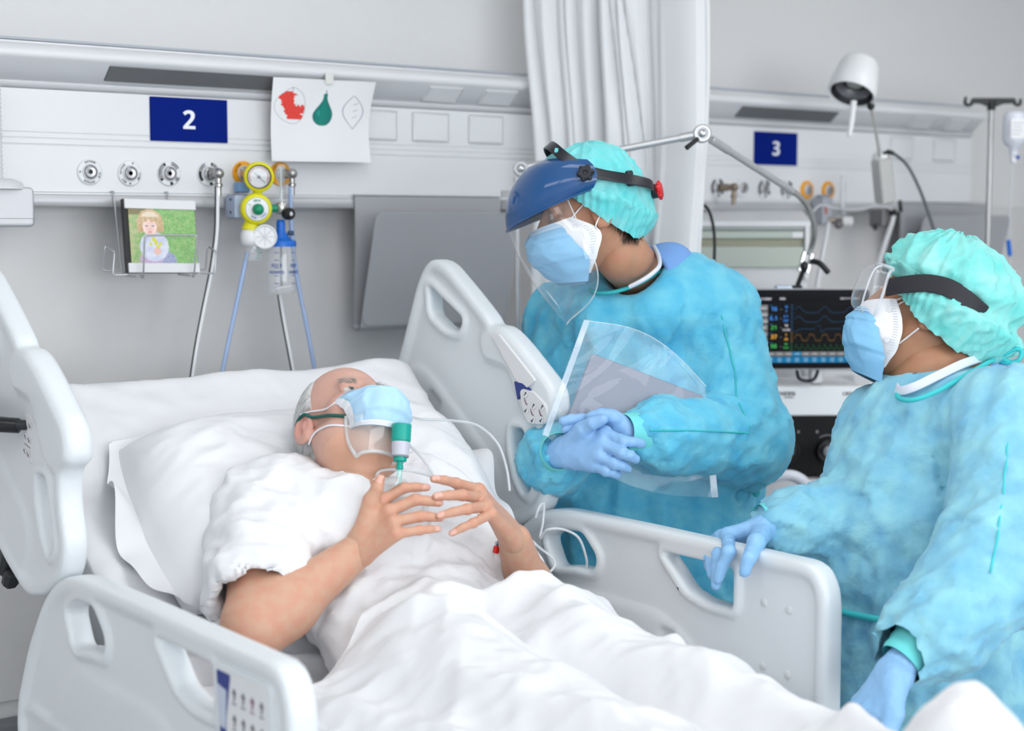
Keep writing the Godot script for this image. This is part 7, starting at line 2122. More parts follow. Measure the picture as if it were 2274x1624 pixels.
	for r in [["clear oxygen tubing looped across the patient's throat to his left", [Vector3(-0.0302, 1.1194, 1.2599), Vector3(-0.0391, 1.1118, 1.2665), Vector3(-0.0447, 1.1087, 1.2500), Vector3(-0.0481, 1.1162, 1.2213), Vector3(-0.0343, 1.1238, 1.2057), Vector3(-0.0145, 1.1261, 1.2079), Vector3(0.0157, 1.1230, 1.2187), Vector3(0.0717, 1.1066, 1.2129), Vector3(0.1254, 1.0866, 1.2056), Vector3(0.1850, 1.0604, 1.1783)]],
		["thin clear tube running over the pillow from the mask to the far rail", [Vector3(0.0428, 1.2117, 1.1789), Vector3(0.1204, 1.1939, 1.1139), Vector3(0.2053, 1.1824, 1.0790), Vector3(0.2743, 1.1668, 1.0703), Vector3(0.3151, 1.1299, 1.0804), Vector3(0.3263, 1.0825, 1.0942), Vector3(0.3287, 1.0394, 1.1010)]],
		["thin clear tube lying on the pillow between the mask and the patient's fingers", [Vector3(0.0677, 1.1574, 1.1409), Vector3(0.1104, 1.1300, 1.1134), Vector3(0.1336, 1.1065, 1.1085), Vector3(0.1430, 1.0859, 1.1180)]],
		["clear drip tube curling over the far middle rail near the patient's left elbow", [Vector3(0.3841, 0.9822, 1.1118), Vector3(0.3900, 1.0013, 1.1142), Vector3(0.4042, 1.0065, 1.1118), Vector3(0.3825, 0.9773, 1.1364), Vector3(0.3706, 0.9490, 1.1431), Vector3(0.3632, 0.9702, 1.1730), Vector3(0.3870, 0.9711, 1.1911), Vector3(0.4100, 0.9549, 1.2105), Vector3(0.4258, 0.9144, 1.2145), Vector3(0.4375, 0.8913, 1.2008)]],
		["clear drip tube from the far rail down to the patient's left forearm", [Vector3(0.3126, 0.9586, 1.1862), Vector3(0.3420, 0.9360, 1.1859), Vector3(0.3567, 0.9207, 1.1989), Vector3(0.3524, 0.9076, 1.2097), Vector3(0.3340, 0.8955, 1.2097), Vector3(0.3174, 0.8901, 1.2102)]]]:
		var o := part("tubing", mb().tube(curve(r[1], 8), 0.0026, 10).done(), tube)
		tag(o, r[0], "tubing")
	# cannula taped at the left wrist
	var cn := thing("cannula", "intravenous cannula with a red cap taped inside the patient's left wrist", "cannula")
	part("hub", mb().tube(PackedVector3Array([Vector3(0.2069, 0.9760, 1.2298), Vector3(0.1979, 0.9691, 1.2363)]), 0.0035, 10).done(), mat(lin(70, 90, 130), 0.35), cn)
	part("cap", mb().box(Vector3(0.1927, 0.9644, 1.2392), Vector3(0.010, 0.014, 0.010), 0.002, Basis(Vector3.BACK, -0.25)).done(), mat(lin(225, 40, 24), 0.35), cn)
	part("tape", mb().prism(rounded(rect(0.022, 0.034), 0.003, 3), -0.0005, 0.0005, Transform3D(basis_to(Vector3(-0.7, 0.1, 0.7)), Vector3(0.2080, 0.9605, 1.2324))).done(), mat(lin(236, 236, 238), 0.6), cn)

# ------------------------------------------------------------------ the two gowned figures
const RIGHTWARD := Vector3(0.7944, 0, 0.6074)
const UPWARD := Vector3(0.0540, 0.9960, -0.0706)
const INWARD := Vector3(0.6050, -0.0889, -0.7912)

func frame_of(f: Vector3, u: Vector3, at: Vector3) -> Transform3D:
	f = f.normalized()
	u = (u - f * u.dot(f)).normalized()
	return Transform3D(Basis(u.cross(f), u, f), at)

# flat band along a path, facing away from the middle
func ribbon(path: PackedVector3Array, width, middle: Vector3, thick := 0.0016) -> MB:
	var n := path.size()
	var f := func(u: float, v: float) -> Vector3:
		var s := u * (n - 1)
		var i := mini(int(s), n - 2)
		var p := path[i].lerp(path[i + 1], s - i)
		var t := (path[mini(i + 2, n - 1)] - path[maxi(i - 1, 0)]).normalized()
		var o := (p - middle)
		o = (o - t * o.dot(t)).normalized()
		var side := t.cross(o)
		var w: float = (width if width is float else lerpf(width[0], width[1], u)) / 2.0
		var a := v * TAU
		return p + side * clampf(cos(a) * 1.3, -1, 1) * w + o * clampf(sin(a) * 1.6, -1, 1) * thick
	return mb().grid((n - 1), 16, f, false)

func glove(t: Node3D, wrist: Vector3, arm: Vector3, fingers: Array, thumb: Array, back_dir: Vector3, m: Material) -> void:
	var f := hand_field(wrist, arm, fingers, thumb, back_dir, 0.0012, 0.0034)
	var w := func(p: Vector3, n: Vector3) -> Vector3:
		return p + n * (0.0016 * ridged.get_noise_3d(p.x * 26.0, p.y * 26.0, p.z * 26.0) + 0.0006)
	part("glove", f.into(mb(), w).done(), m, t).set_meta("label", "light blue nitrile glove")

func ear_loops(t: Node3D, hf: Field, head: Transform3D, list: Array, m: Material) -> void:
	for l in list:
		var p: Array = l.map(func(q): return head * snap(hf, q, 0.0025))
		part("ear_loop", mb().tube(curve(p, 6), 0.0016, 8).done(), m, t)

func legs_below(t: Node3D, hips: Vector3, trousers: Material, shoe: Material) -> void:
	var f := Field.new(hips + Vector3(-0.26, -hips.y + 0.05, -0.26), hips + Vector3(0.26, 0.1, 0.26), 0.016)
	for s: float in [-1.0, 1.0]:
		var o := RIGHTWARD * 0.1 * s
		f.cap(hips + o, Vector3(hips.x, 0.48, hips.z) + o, 0.085, 0.068, 0.03)
		f.cap(Vector3(hips.x, 0.48, hips.z) + o, Vector3(hips.x, 0.09, hips.z) + o, 0.068, 0.056, 0.02)
	part("trousers", f.into(mb()).done(), trousers, t)
	for s: float in [-1.0, 1.0]:
		var at := Vector3(hips.x, 0.0, hips.z) + RIGHTWARD * 0.1 * s - INWARD * Vector3(1, 0, 1) * 0.05
		var b := basis_to(-INWARD * Vector3(1, 0, 1))
		part("shoe", mb().ball(at + Vector3(0, 0.045, 0), Vector3(0.048, 0.045, 0.135), b).box(at + Vector3(0, 0.012, 0), Vector3(0.085, 0.024, 0.24), 0.01, b).done(), shoe, t)

func respirator(t: Node3D, head: Transform3D, rows: Array) -> Node3D:
	var white := mat(lin(240, 242, 246), 0.85, 0.0, 0.3)
	var ms := mask_surface(rows, 0, 0.0, 0.002)
	var r := part("respirator", placed(mb().grid(48, 30, ms, false), head).done(), white, t)
	r.set_meta("label", "white respirator under the blue mask")
	var seam := mat(lin(222, 225, 231), 0.85)
	for q in [0.015, 0.985]:
		var m := mb()
		for k in 26:
			var v := 0.04 + 0.92 * k / 26.0
			var a: Vector3 = ms.call(q, v)
			var b: Vector3 = ms.call(q + (0.022 if q < 0.5 else -0.022), v)
			var o := Vector3(a.x, 0, 0.02).normalized() * 0.0012
			m.tube(PackedVector3Array([a + o, b + o]), 0.0006, 4, false)
		part("weld_marks", placed(m, head).done(), seam, r).set_meta("kind", "stuff")
	for v in [0.2, 0.62]:
		var p: Vector3 = ms.call(0.945, v)
		part("loop_weld", placed(lathe_z([Vector2(0.0055, 0), Vector2(0.0055, 0.0012), Vector2(0, 0.0012)], 16), head * Transform3D(basis_to(Vector3(1, 0, 0.25)), p + Vector3(0.0014, 0, 0))).done(), seam, r)
	return r

func outer_mask(t: Node3D, head: Transform3D, rows: Array) -> void:
	var blue := mat(lin(138, 196, 234), 0.85, 0.0, 0.3)
	relief(blue, noise_tex(noise(0.3, 62, FastNoiseLite.TYPE_SIMPLEX, 2), 256), 30.0, 0.014)
	var pale := mat(lin(190, 218, 242), 0.85, 0.0, 0.3)
	var ms := mask_surface(rows, 2, 0.004, 0.0045)
	var m := part("face_mask", placed(mb().grid(56, 44, ms, false), head).done(), blue, t)
	m.set_meta("label", "light blue pleated face mask")
	part("mask_band", placed(mb().grid(56, 3, func(u: float, v: float):
		var p: Vector3 = ms.call(u, v * 0.13)
		return p + Vector3(p.x, 0, 0.05).normalized() * 0.0012, false), head).done(), pale, m)
	var st := mb()
	for k in 60:
		var a: Vector3 = ms.call(0.02 + 0.96 * k / 60.0, 0.075)
		var b: Vector3 = ms.call(0.02 + 0.96 * (k + 0.5) / 60.0, 0.075)
		var o := Vector3(a.x, 0, 0.05).normalized() * 0.0016
		st.tube(PackedVector3Array([a + o, b + o]), 0.0005, 4, false)
	part("stitching", placed(st, head).done(), mat(lin(140, 172, 206), 0.8), m).set_meta("kind", "stuff")

func build_standing() -> void:
	var t := thing("person", "gowned man in a blue-browed face shield holding a bagged tablet with crossed wrists", "person")
	var teal := mat(lin(60, 196, 200), 0.7)
	var scrub := relief(mat(lin(120, 165, 226), 0.8), noise_tex(noise(0.2, 71), 256), 20.0, 0.02)
	var nitrile := mat(lin(142, 188, 234), 0.42)
	var skin := skin_mat()
	var base := Color(0.50, 0.27, 0.165)
	var flush := Color(0.50, 0.20, 0.13)
	var head := frame_of(-0.985 * RIGHTWARD - 0.17 * UPWARD, -0.17 * RIGHTWARD + 0.985 * UPWARD, Vector3(0.6445, 1.5754, 0.9662))
	var hf := head_field(0.004)
	hf.cap(Vector3(0, -0.06, -0.03), Vector3(0, -0.105, -0.058), 0.055, 0.050, 0.03)
	var neck := Vector3(0.8047, 1.4024, 0.9565)
	var body := placed(hf.into(mb(), null, face_tint(base, flush, Color(0.4, 0.15, 0.12), base.lerp(flush, 0.2))), head)
	var tf := Field.new(neck - Vector3(0.34, 0.62, 0.34), neck + Vector3(0.34, 0.16, 0.34), 0.012)
	tf.cap(head * Vector3(0, -0.10, -0.045), Vector3(0.8125, 1.4385, 0.9331), 0.056, 0.057, 0.03)
	tf.cap(neck + INWARD * 0.04 + Vector3(0, -0.07, 0), Vector3(0.8208, 0.9593, 0.9554), 0.075, 0.09, 0.04)
	tf.cap(Vector3(0.7440, 1.3496, 0.8149), Vector3(0.8935, 1.3638, 1.0287), 0.05, 0.05, 0.04)
	body = tf.into(body, null, skin_tint(base, flush))
	part("body", body.done(), skin, t)
	# a little dark hair under the cap at the nape
	var hair := mb()
	var rng := RandomNumberGenerator.new()
	rng.seed = 9
	for i in 500:
		var p := snap(hf, Vector3(rng.randf_range(0.02, 0.075), rng.randf_range(-0.075, -0.045), rng.randf_range(-0.10, -0.055)), 0.001)
		var n := hf.slope(p)
		var d := (Vector3(0, -0.9, 0.35) + n * 0.35 + Vector3(rng.randf_range(-0.3, 0.3), 0, rng.randf_range(-0.3, 0.3))).normalized()
		var s := d.cross(n).normalized() * 0.0005
		var k := [hair.vert(p - s, n), hair.vert(p + s, n), hair.vert(p + d * 0.014, n)]
		hair.tri(k[0], k[1], k[2])
	part("hair", placed(hair, head).done(), mat(lin(44, 30, 24), 0.55), t)

	# gown
	var sh_l := Vector3(0.9081, 1.3553, 1.0661)
	var el_l := Vector3(0.8876, 1.1020, 1.1800)
	var wr_l := Vector3(0.5732, 1.1392, 1.1756)
	var sh_r := Vector3(0.7370, 1.3323, 0.7609)
	var el_r := Vector3(0.6159, 1.0306, 0.8539)
	var wr_r := Vector3(0.4757, 1.0969, 1.0678)
	var waist := Vector3(0.8085, 0.9644, 0.9833)
	var low := Vector3(0.7975, 0.5115, 1.0005)
	low.y = 0.47
	var gf := Field.new(Vector3(minf(low.x, sh_r.x) - 0.34, 0.40, minf(sh_r.z, low.z) - 0.34), Vector3(sh_l.x + 0.36, 1.56, sh_l.z + 0.40), 0.0095)
	gf.cap(Vector3(0.8178, 1.3177, 0.9255), waist, 0.185, 0.200, 0.05, INWARD, 0.66)
	gf.cap(waist, low, 0.212, 0.26, 0.05, INWARD, 0.72)
	gf.cap(sh_r, Vector3(0.9012, 1.3638, 1.0346), 0.072, 0.078, 0.06)
	gf.cap(neck + Vector3(0, -0.03, 0), sh_l, 0.070, 0.070, 0.06)
	gf.cap(sh_l, el_l, 0.082, 0.086, 0.04)
	gf.cap(el_l, el_l.lerp(wr_l, 0.7), 0.088, 0.072, 0.03)
	gf.cap(el_l.lerp(wr_l, 0.7), el_l.lerp(wr_l, 0.88), 0.068, 0.044, 0.02)
	gf.cap(sh_r, el_r, 0.074, 0.076, 0.04)
	gf.cap(el_r, el_r.lerp(wr_r, 0.75), 0.074, 0.066, 0.03)
	gf.cap(el_r.lerp(wr_r, 0.75), el_r.lerp(wr_r, 0.88), 0.066, 0.046, 0.02)
	gf.cap(Vector3(0.7074, 1.3482, 0.9261), Vector3(0.7982, 1.3741, 1.0179), 0.055, 0.062, 0.05)
	gf.cap(Vector3(0.7982, 1.3741, 1.0179), Vector3(0.8730, 1.4121, 1.0076), 0.062, 0.062, 0.05)
	gf.cap(head * Vector3(0, -0.12, -0.05), Vector3(0.7952, 1.4546, 0.9434), 0.062, 0.066, 0.010, Vector3.ZERO, 1.0, true)
	var gb := gown_folds([[sh_l, el_l], [el_l, wr_l], [sh_r, el_r], [el_r, wr_r]], 2.0, 0.2, neck + Vector3(0, 0.03, 0))
	var gm := gown_mat(lin(70, 178, 222), lin(140, 220, 236), 41)
	var g := part("gown", gf.into(mb(), gb).done(), gm, t)
	g.set_meta("label", "thin turquoise isolation gown")
	var nl := []
	for p in [Vector3(0.8788, 1.4764, 0.9796), Vector3(0.8093, 1.4519, 1.0050), Vector3(0.7439, 1.4308, 1.0206), Vector3(0.6997, 1.4156, 1.0138), Vector3(0.6710, 1.4072, 0.9927), Vector3(0.6652, 1.4078, 0.9503), Vector3(0.6909, 1.4168, 0.8931)]: nl.append(p)
	part("neck_binding", mb().tube(curve(nl, 6), 0.0042, 8).done(), teal, g)
	for s in [[sh_l, el_l, 0.0], [el_l, wr_l, 0.4]]:
		var sp := []
		for k in 9:
			var p: Vector3 = s[0].lerp(s[1], k / 9.0) - INWARD * 0.13 + Vector3(0, s[2] * 0.05, 0)
			sp.append(gb.call(snap(gf, p, 0.0), gf.slope(p)) + gf.slope(p) * 0.001)
		part("seam", mb().tube(curve(sp, 4), 0.0018, 6).done(), teal, g)
	for w in [[wr_l, el_l], [wr_r, el_r]]:
		var d: Vector3 = (w[1] - w[0]).normalized()
		var prof := []
		for k in 9: prof.append(Vector2(0.036 + 0.0018 * (k % 2) + 0.0014 * k, -0.024 + 0.009 * k))
		part("knit_cuff", mb().lathe(prof, Transform3D(basis_y(d), w[0]), 30, true).done(), mat(lin(120, 222, 224), 0.8), g)
	# scrub collar under the gown
	var cf := Field.new(neck - Vector3(0.14, 0.12, 0.14), neck + Vector3(0.14, 0.12, 0.14), 0.006)
	cf.cap(neck + Vector3(0, -0.06, 0), neck + Vector3(0, 0.012, 0) + RIGHTWARD * 0.012, 0.094, 0.086, 0.02)
	cf.cap(Vector3(0.7867, 1.4141, 1.0046), Vector3(0.8541, 1.4604, 0.9877), 0.050, 0.050, 0.03)
	cf.cap(head * Vector3(0, -0.12, -0.05), neck + Vector3(0, -0.02, 0), 0.064, 0.078, 0.012, Vector3.ZERO, 1.0, true)
	part("scrub_collar", cf.into(mb()).done(), scrub, t)
	part("collar_edge", mb().tube(curve([Vector3(0.8051, 1.5014, 0.9836), Vector3(0.7776, 1.4832, 1.0278), Vector3(0.7507, 1.4635, 1.0600), Vector3(0.7209, 1.4475, 1.0706), Vector3(0.6991, 1.4329, 1.0619), Vector3(0.6859, 1.4205, 1.0406)], 6), 0.0048, 8).done(), mat(lin(226, 230, 242), 0.8), t)
	# ties at the back of the waist
	part("tie", mb().tube(curve([Vector3(0.9016, 1.0350, 1.1477), Vector3(0.9073, 1.0173, 1.1793), Vector3(0.9164, 0.9909, 1.1892), Vector3(0.9057, 0.9850, 1.1944), Vector3(0.9024, 1.0097, 1.1764)], 5), 0.006, 8).done(), teal, g)
	legs_below(t, Vector3(low.x, 0.62, low.z), scrub, mat(lin(230, 232, 235), 0.5))
	# gloves
	glove(t, wr_r, el_r.lerp(wr_r, 0.7), [[Vector3(0.5049, 1.1444, 1.1733), Vector3(0.5143, 1.1328, 1.2197), Vector3(0.5475, 1.1262, 1.2332)], [Vector3(0.4958, 1.1231, 1.1814), Vector3(0.5044, 1.1118, 1.2272), Vector3(0.5310, 1.0982, 1.2364)], [Vector3(0.4878, 1.1022, 1.1776), Vector3(0.4988, 1.0896, 1.2127), Vector3(0.5242, 1.0777, 1.2208)], [Vector3(0.4848, 1.0816, 1.1650), Vector3(0.4908, 1.0742, 1.1957), Vector3(0.5148, 1.0640, 1.2026)]],
		[Vector3(0.4713, 1.1202, 1.1124), Vector3(0.4769, 1.1492, 1.1387), Vector3(0.4815, 1.1649, 1.1657), Vector3(0.4920, 1.1731, 1.1855)], Vector3(-0.30, 0.55, 0.78).normalized(), nitrile)
	glove(t, wr_l, el_l.lerp(wr_l, 0.75), [[Vector3(0.5251, 1.1630, 1.1361), Vector3(0.4911, 1.1663, 1.1161), Vector3(0.4610, 1.1634, 1.0997)], [Vector3(0.5262, 1.1491, 1.1322), Vector3(0.4948, 1.1498, 1.1144), Vector3(0.4676, 1.1478, 1.1001)], [Vector3(0.5287, 1.1343, 1.1295), Vector3(0.4985, 1.1332, 1.1128), Vector3(0.4741, 1.1321, 1.1006)], [Vector3(0.5326, 1.1194, 1.1278), Vector3(0.5065, 1.1166, 1.1145), Vector3(0.4863, 1.1155, 1.1055)]],
		[Vector3(0.5533, 1.1555, 1.1712), Vector3(0.5322, 1.1734, 1.1657), Vector3(0.5149, 1.1769, 1.1520), Vector3(0.4986, 1.1734, 1.1400)], Vector3(-0.4, 0.8, 0.45).normalized(), nitrile)
	# masks
	respirator(t, head, [[Vector3(0, -0.026, 0.128), Vector3(-0.070, -0.010, 0.046), Vector3(0.070, -0.010, 0.046)], [Vector3(0, -0.056, 0.138), Vector3(-0.083, -0.048, -0.006), Vector3(0.083, -0.048, -0.006)], [Vector3(0, -0.096, 0.124), Vector3(-0.076, -0.096, 0.008), Vector3(0.076, -0.096, 0.008)], [Vector3(0, -0.128, 0.092), Vector3(-0.056, -0.128, 0.026), Vector3(0.056, -0.128, 0.026)]])
	outer_mask(t, head, [[Vector3(0, -0.024, 0.134), Vector3(-0.064, -0.014, 0.070), Vector3(0.064, -0.014, 0.070)], [Vector3(0, -0.056, 0.146), Vector3(-0.084, -0.055, 0.052), Vector3(0.084, -0.055, 0.052)], [Vector3(0, -0.098, 0.134), Vector3(-0.086, -0.096, 0.026), Vector3(0.086, -0.096, 0.026)], [Vector3(0, -0.136, 0.098), Vector3(-0.058, -0.144, 0.034), Vector3(0.058, -0.144, 0.034)]])
	ear_loops(t, hf, head, [[Vector3(0.070, -0.012, 0.046), Vector3(0.076, 0.002, 0.03), Vector3(0.08, 0.02, 0.005)], [Vector3(0.083, -0.05, -0.002), Vector3(0.084, -0.035, -0.006), Vector3(0.086, -0.01, -0.018)]], mat(lin(240, 242, 246), 0.7))
	# cap
	var capm := gown_mat(lin(70, 202, 206), lin(160, 226, 226), 52)
	var rim := func(a: float) -> Vector3:
		var s := sin(a)
		var c := cos(a)
		return Vector3(0.088 * s, 0.022 + 0.060 * c - 0.030 * absf(s) * (1.0 - c) * 0.7 - 0.012 * (1.0 - c), 0.098 * c - 0.004 + (0.0 if c > 0 else -0.008 * c))
	var full := func(a: float) -> Vector3:
		var s := sin(a)
		var c := cos(a)
		return Vector3(0.106 * s, 0.045 + 0.050 * c - 0.012 * (1.0 - c), 0.104 * c - 0.012 + (0.0 if c > 0 else 0.012 * c))
	var cp := part("bouffant_cap", placed(bouffant(rim, full, Vector3(0, 0.138, -0.022), 3.0, 0.005), head).done(), capm, t)
	cp.set_meta("label", "turquoise bouffant cap with a frilled elastic edge")
	# face shield: blue brow, clear window, black headgear
	var black := mat(lin(26, 28, 36), 0.32)
	var browm := mat(lin(2, 74, 132), 0.06)
	browm.clearcoat_enabled = true
	browm.clearcoat = 0.6
	var fs := Node3D.new()
	fs.name = "face_shield"
	fs.set_meta("label", "face shield with a glossy blue brow and clear window")
	t.add_child(fs, true)
	var vis := mask_surface([[Vector3(0, 0.120, 0.079), Vector3(-0.105, 0.096, 0.000), Vector3(0.105, 0.096, 0.000)], [Vector3(0, 0.108, 0.121), Vector3(-0.119, 0.080, -0.010), Vector3(0.119, 0.080, -0.010)], [Vector3(0, 0.070, 0.159), Vector3(-0.123, 0.060, -0.014), Vector3(0.123, 0.060, -0.014)], [Vector3(0, 0.026, 0.177), Vector3(-0.121, 0.044, -0.008), Vector3(0.121, 0.044, -0.008)], [Vector3(0, -0.012, 0.181), Vector3(-0.111, 0.034, 0.000), Vector3(0.111, 0.034, 0.000)]], 0, 0.0)
	part("brow_guard", placed(mb().grid(56, 20, vis, false).grid(56, 20, func(u: float, v: float): return vis.call(u, v) as Vector3 - Vector3(0, 0.0, 0.0025), true), head).done(), browm, fs)
	var edge := []
	for k in 41: edge.append(head * (vis.call(k / 40.0, 1.0) as Vector3))
	part("brow_edge", mb().tube(PackedVector3Array(edge), 0.0022, 8).done(), browm, fs)
	var win := mask_surface([[Vector3(0, -0.004, 0.178), Vector3(-0.092, 0.036, 0.052), Vector3(0.092, 0.036, 0.052)], [Vector3(0, -0.080, 0.163), Vector3(-0.100, -0.055, 0.030), Vector3(0.100, -0.055, 0.030)], [Vector3(0, -0.150, 0.133), Vector3(-0.092, -0.130, 0.014), Vector3(0.092, -0.130, 0.014)], [Vector3(0, -0.198, 0.107), Vector3(-0.060, -0.180, 0.032), Vector3(0.060, -0.180, 0.032)], [Vector3(0, -0.224, 0.091), Vector3(-0.012, -0.216, 0.084), Vector3(0.012, -0.216, 0.084)]], 0, 0.0)
	part("window", placed(mb().grid(48, 36, win, false), head).done(), glass(Color(0.97, 0.985, 1.0), 0.05, 0.02), fs)
	var wr := []
	for k in 16: wr.append(head * (win.call(1.0, k / 16.0) as Vector3))
	for k in 8: wr.append(head * (win.call(1.0 - k / 8.0, 1.0) as Vector3))
	for k in 17: wr.append(head * (win.call(0.0, 1.0 - k / 16.0) as Vector3))
	part("window_edge", mb().tube(curve(wr, 2), 0.0016, 8).done(), glass(Color(0.93, 0.96, 0.98), 0.35, 0.06), fs)
	var mid := head * Vector3(0, 0.02, -0.01)
	var band := []
	for p in [Vector3(0.0, 0.018, -0.132), Vector3(0.06, 0.028, -0.126), Vector3(0.106, 0.042, -0.080), Vector3(0.118, 0.060, -0.025), Vector3(0.113, 0.080, 0.012), Vector3(0.092, 0.112, 0.042), Vector3(0.055, 0.140, 0.060), Vector3(0.0, 0.150, 0.066), Vector3(-0.055, 0.140, 0.060), Vector3(-0.092, 0.112, 0.042), Vector3(-0.104, 0.078, 0.012), Vector3(-0.106, 0.060, -0.025), Vector3(-0.102, 0.042, -0.072), Vector3(-0.06, 0.028, -0.112), Vector3(0.0, 0.018, -0.118)]:
		band.append(head * p)
	part("headband", ribbon(curve(band, 6), 0.022, mid, 0.0016).done(), black, fs)
	part("band_slot", mb().prism(rounded(rect(0.008, 0.018), 0.0039, 5), -0.001, 0.003, head * Transform3D(basis_to(Vector3(0.6, 0.75, 0.25)), Vector3(0.074, 0.128, 0.052))).done(), capm, fs)
	part("buckle", mb().box(Vector3.ZERO, Vector3(0.010, 0.032, 0.018), 0.003).done(), black, fs, head * Transform3D(basis_to(Vector3(0.85, 0, -0.6)) * Basis(Vector3.UP, PI / 2), Vector3(0.098, 0.044, -0.082)))
	var kx := head * Transform3D(basis_to(Vector3(1, 0.1, 0.1)), Vector3(0.122, 0.066, 0.006))
	var kn := part("pivot_knob", lathe_z([Vector2(0, 0), Vector2(0.012, 0), Vector2(0.0145, 0.004), Vector2(0.0145, 0.010), Vector2(0.012, 0.013), Vector2(0.005, 0.013), Vector2(0.004, 0.010), Vector2(0, 0.010)], 24).done(), black, fs, kx)
	for k in 6: part("knob_lobe", mb().ball(Vector3(cos(TAU * k / 6) * 0.0135, sin(TAU * k / 6) * 0.0135, 0.007), Vector3(0.0048, 0.0048, 0.0058)).done(), black, kn)
	var rx := head * Transform3D(basis_to(Vector3(0.25, 0, -1)), Vector3(0.012, 0.018, -0.131))
	part("ratchet_boss", lathe_z([Vector2(0, 0), Vector2(0.015, 0), Vector2(0.015, 0.012), Vector2(0, 0.012)], 22).done(), black, fs, rx)
	var rk := part("ratchet_knob", lathe_z([Vector2(0.0155, 0.010), Vector2(0.0175, 0.012), Vector2(0.0175, 0.018), Vector2(0.014, 0.021), Vector2(0, 0.021)], 22).done(), mat(lin(214, 30, 40), 0.35), fs, rx)
	for k in 8: part("knob_lobe", mb().ball(Vector3(cos(TAU * k / 8) * 0.017, sin(TAU * k / 8) * 0.017, 0.0155), Vector3(0.0035, 0.0035, 0.004)).done(), mat(lin(214, 30, 40), 0.35), rk)
	build_bagged_tablet()

func build_bagged_tablet() -> void:
	var tl := Vector3(0.5635, 1.2917, 1.0625)
	var tr := Vector3(0.7516, 1.2025, 1.1974)
	var bl := Vector3(0.4964, 1.1365, 1.0565)
	var ex := (tr - tl).normalized()
	var ey := (tl - bl).normalized()
	var ez := ex.cross(ey).normalized()
	ey = ez.cross(ex)
	var w := tl.distance_to(tr)
	var h := tl.distance_to(bl)
	var t := thing("tablet", "flat grey tablet computer held inside the clear plastic bag", "tablet", bl)
	part("shell", mb().prism(rounded([Vector2(0, 0), Vector2(w, 0), Vector2(w, h), Vector2(0, h)], 0.012, 6), -0.008, 0.0, Transform3D(Basis(ex, ey, ez), Vector3.ZERO), 0.003).done(), mat(lin(140, 146, 164), 0.45), t)
	var b := thing("plastic_bag", "clear plastic bag round the grey tablet, its welded edge at the left", "bag", Vector3.ZERO)
	var a0 := Vector3(0.5561, 1.3559, 1.0497)
	var a1 := Vector3(0.4453, 1.1365, 1.0528)
	var c0 := Vector3(0.7639, 1.2209, 1.1858)
	var c1 := Vector3(0.7622, 0.9982, 1.2221)
	var f := func(u: float, v: float, off: float) -> Vector3:
		var p := a0.lerp(a1, v).lerp(c0.lerp(c1, v), u)
		p += UPWARD * 0.038 * sin(u * PI) * (1.0 - v) * (0.8 + 0.5 * u)
		p -= UPWARD * 0.04 * sin(u * PI) * v
		var d := 0.008 + 0.010 * sin(u * PI) * sin(v * PI)
		d += 0.0035 * ridged.get_noise_2d(u * 1.8 + v * 1.2, v * 1.1) + 0.0035 * sin((u + v * 0.8) * 7.0)
		return p - INWARD * (d if off > 0 else -0.012)
	var film := glass(Color(0.96, 0.98, 1.0), 0.06, 0.03)
	film.metallic_specular = 0.32
	part("film", mb().grid(50, 40, func(u: float, v: float): return f.call(u, v, 1.0), false).grid(30, 20, func(u: float, v: float): return f.call(u, v, -1.0), true).done(), film, b)
	var weld := []
	for k in 13: weld.append((f.call(0.02, k / 12.0, 1.0) as Vector3))
	part("welded_edge", ribbon(PackedVector3Array(weld), 0.012, a0 + INWARD, 0.0008).done(), glass(Color(0.9, 0.95, 1.0), 0.34, 0.15), b)
	var top := []
	for k in 17: top.append((f.call(k / 16.0, 0.0, 1.0) as Vector3))
	part("bag_mouth", mb().tube(PackedVector3Array(top), 0.0012, 6).done(), glass(Color(0.95, 0.97, 1.0), 0.35, 0.06), b)
	var right := []
	for k in 9: right.append((f.call(0.99, 0.5 + k / 16.0, 1.0) as Vector3))
	part("welded_edge", ribbon(PackedVector3Array(right), 0.014, c0 + INWARD, 0.0008).done(), glass(Color(0.9, 0.95, 1.0), 0.34, 0.15), b)

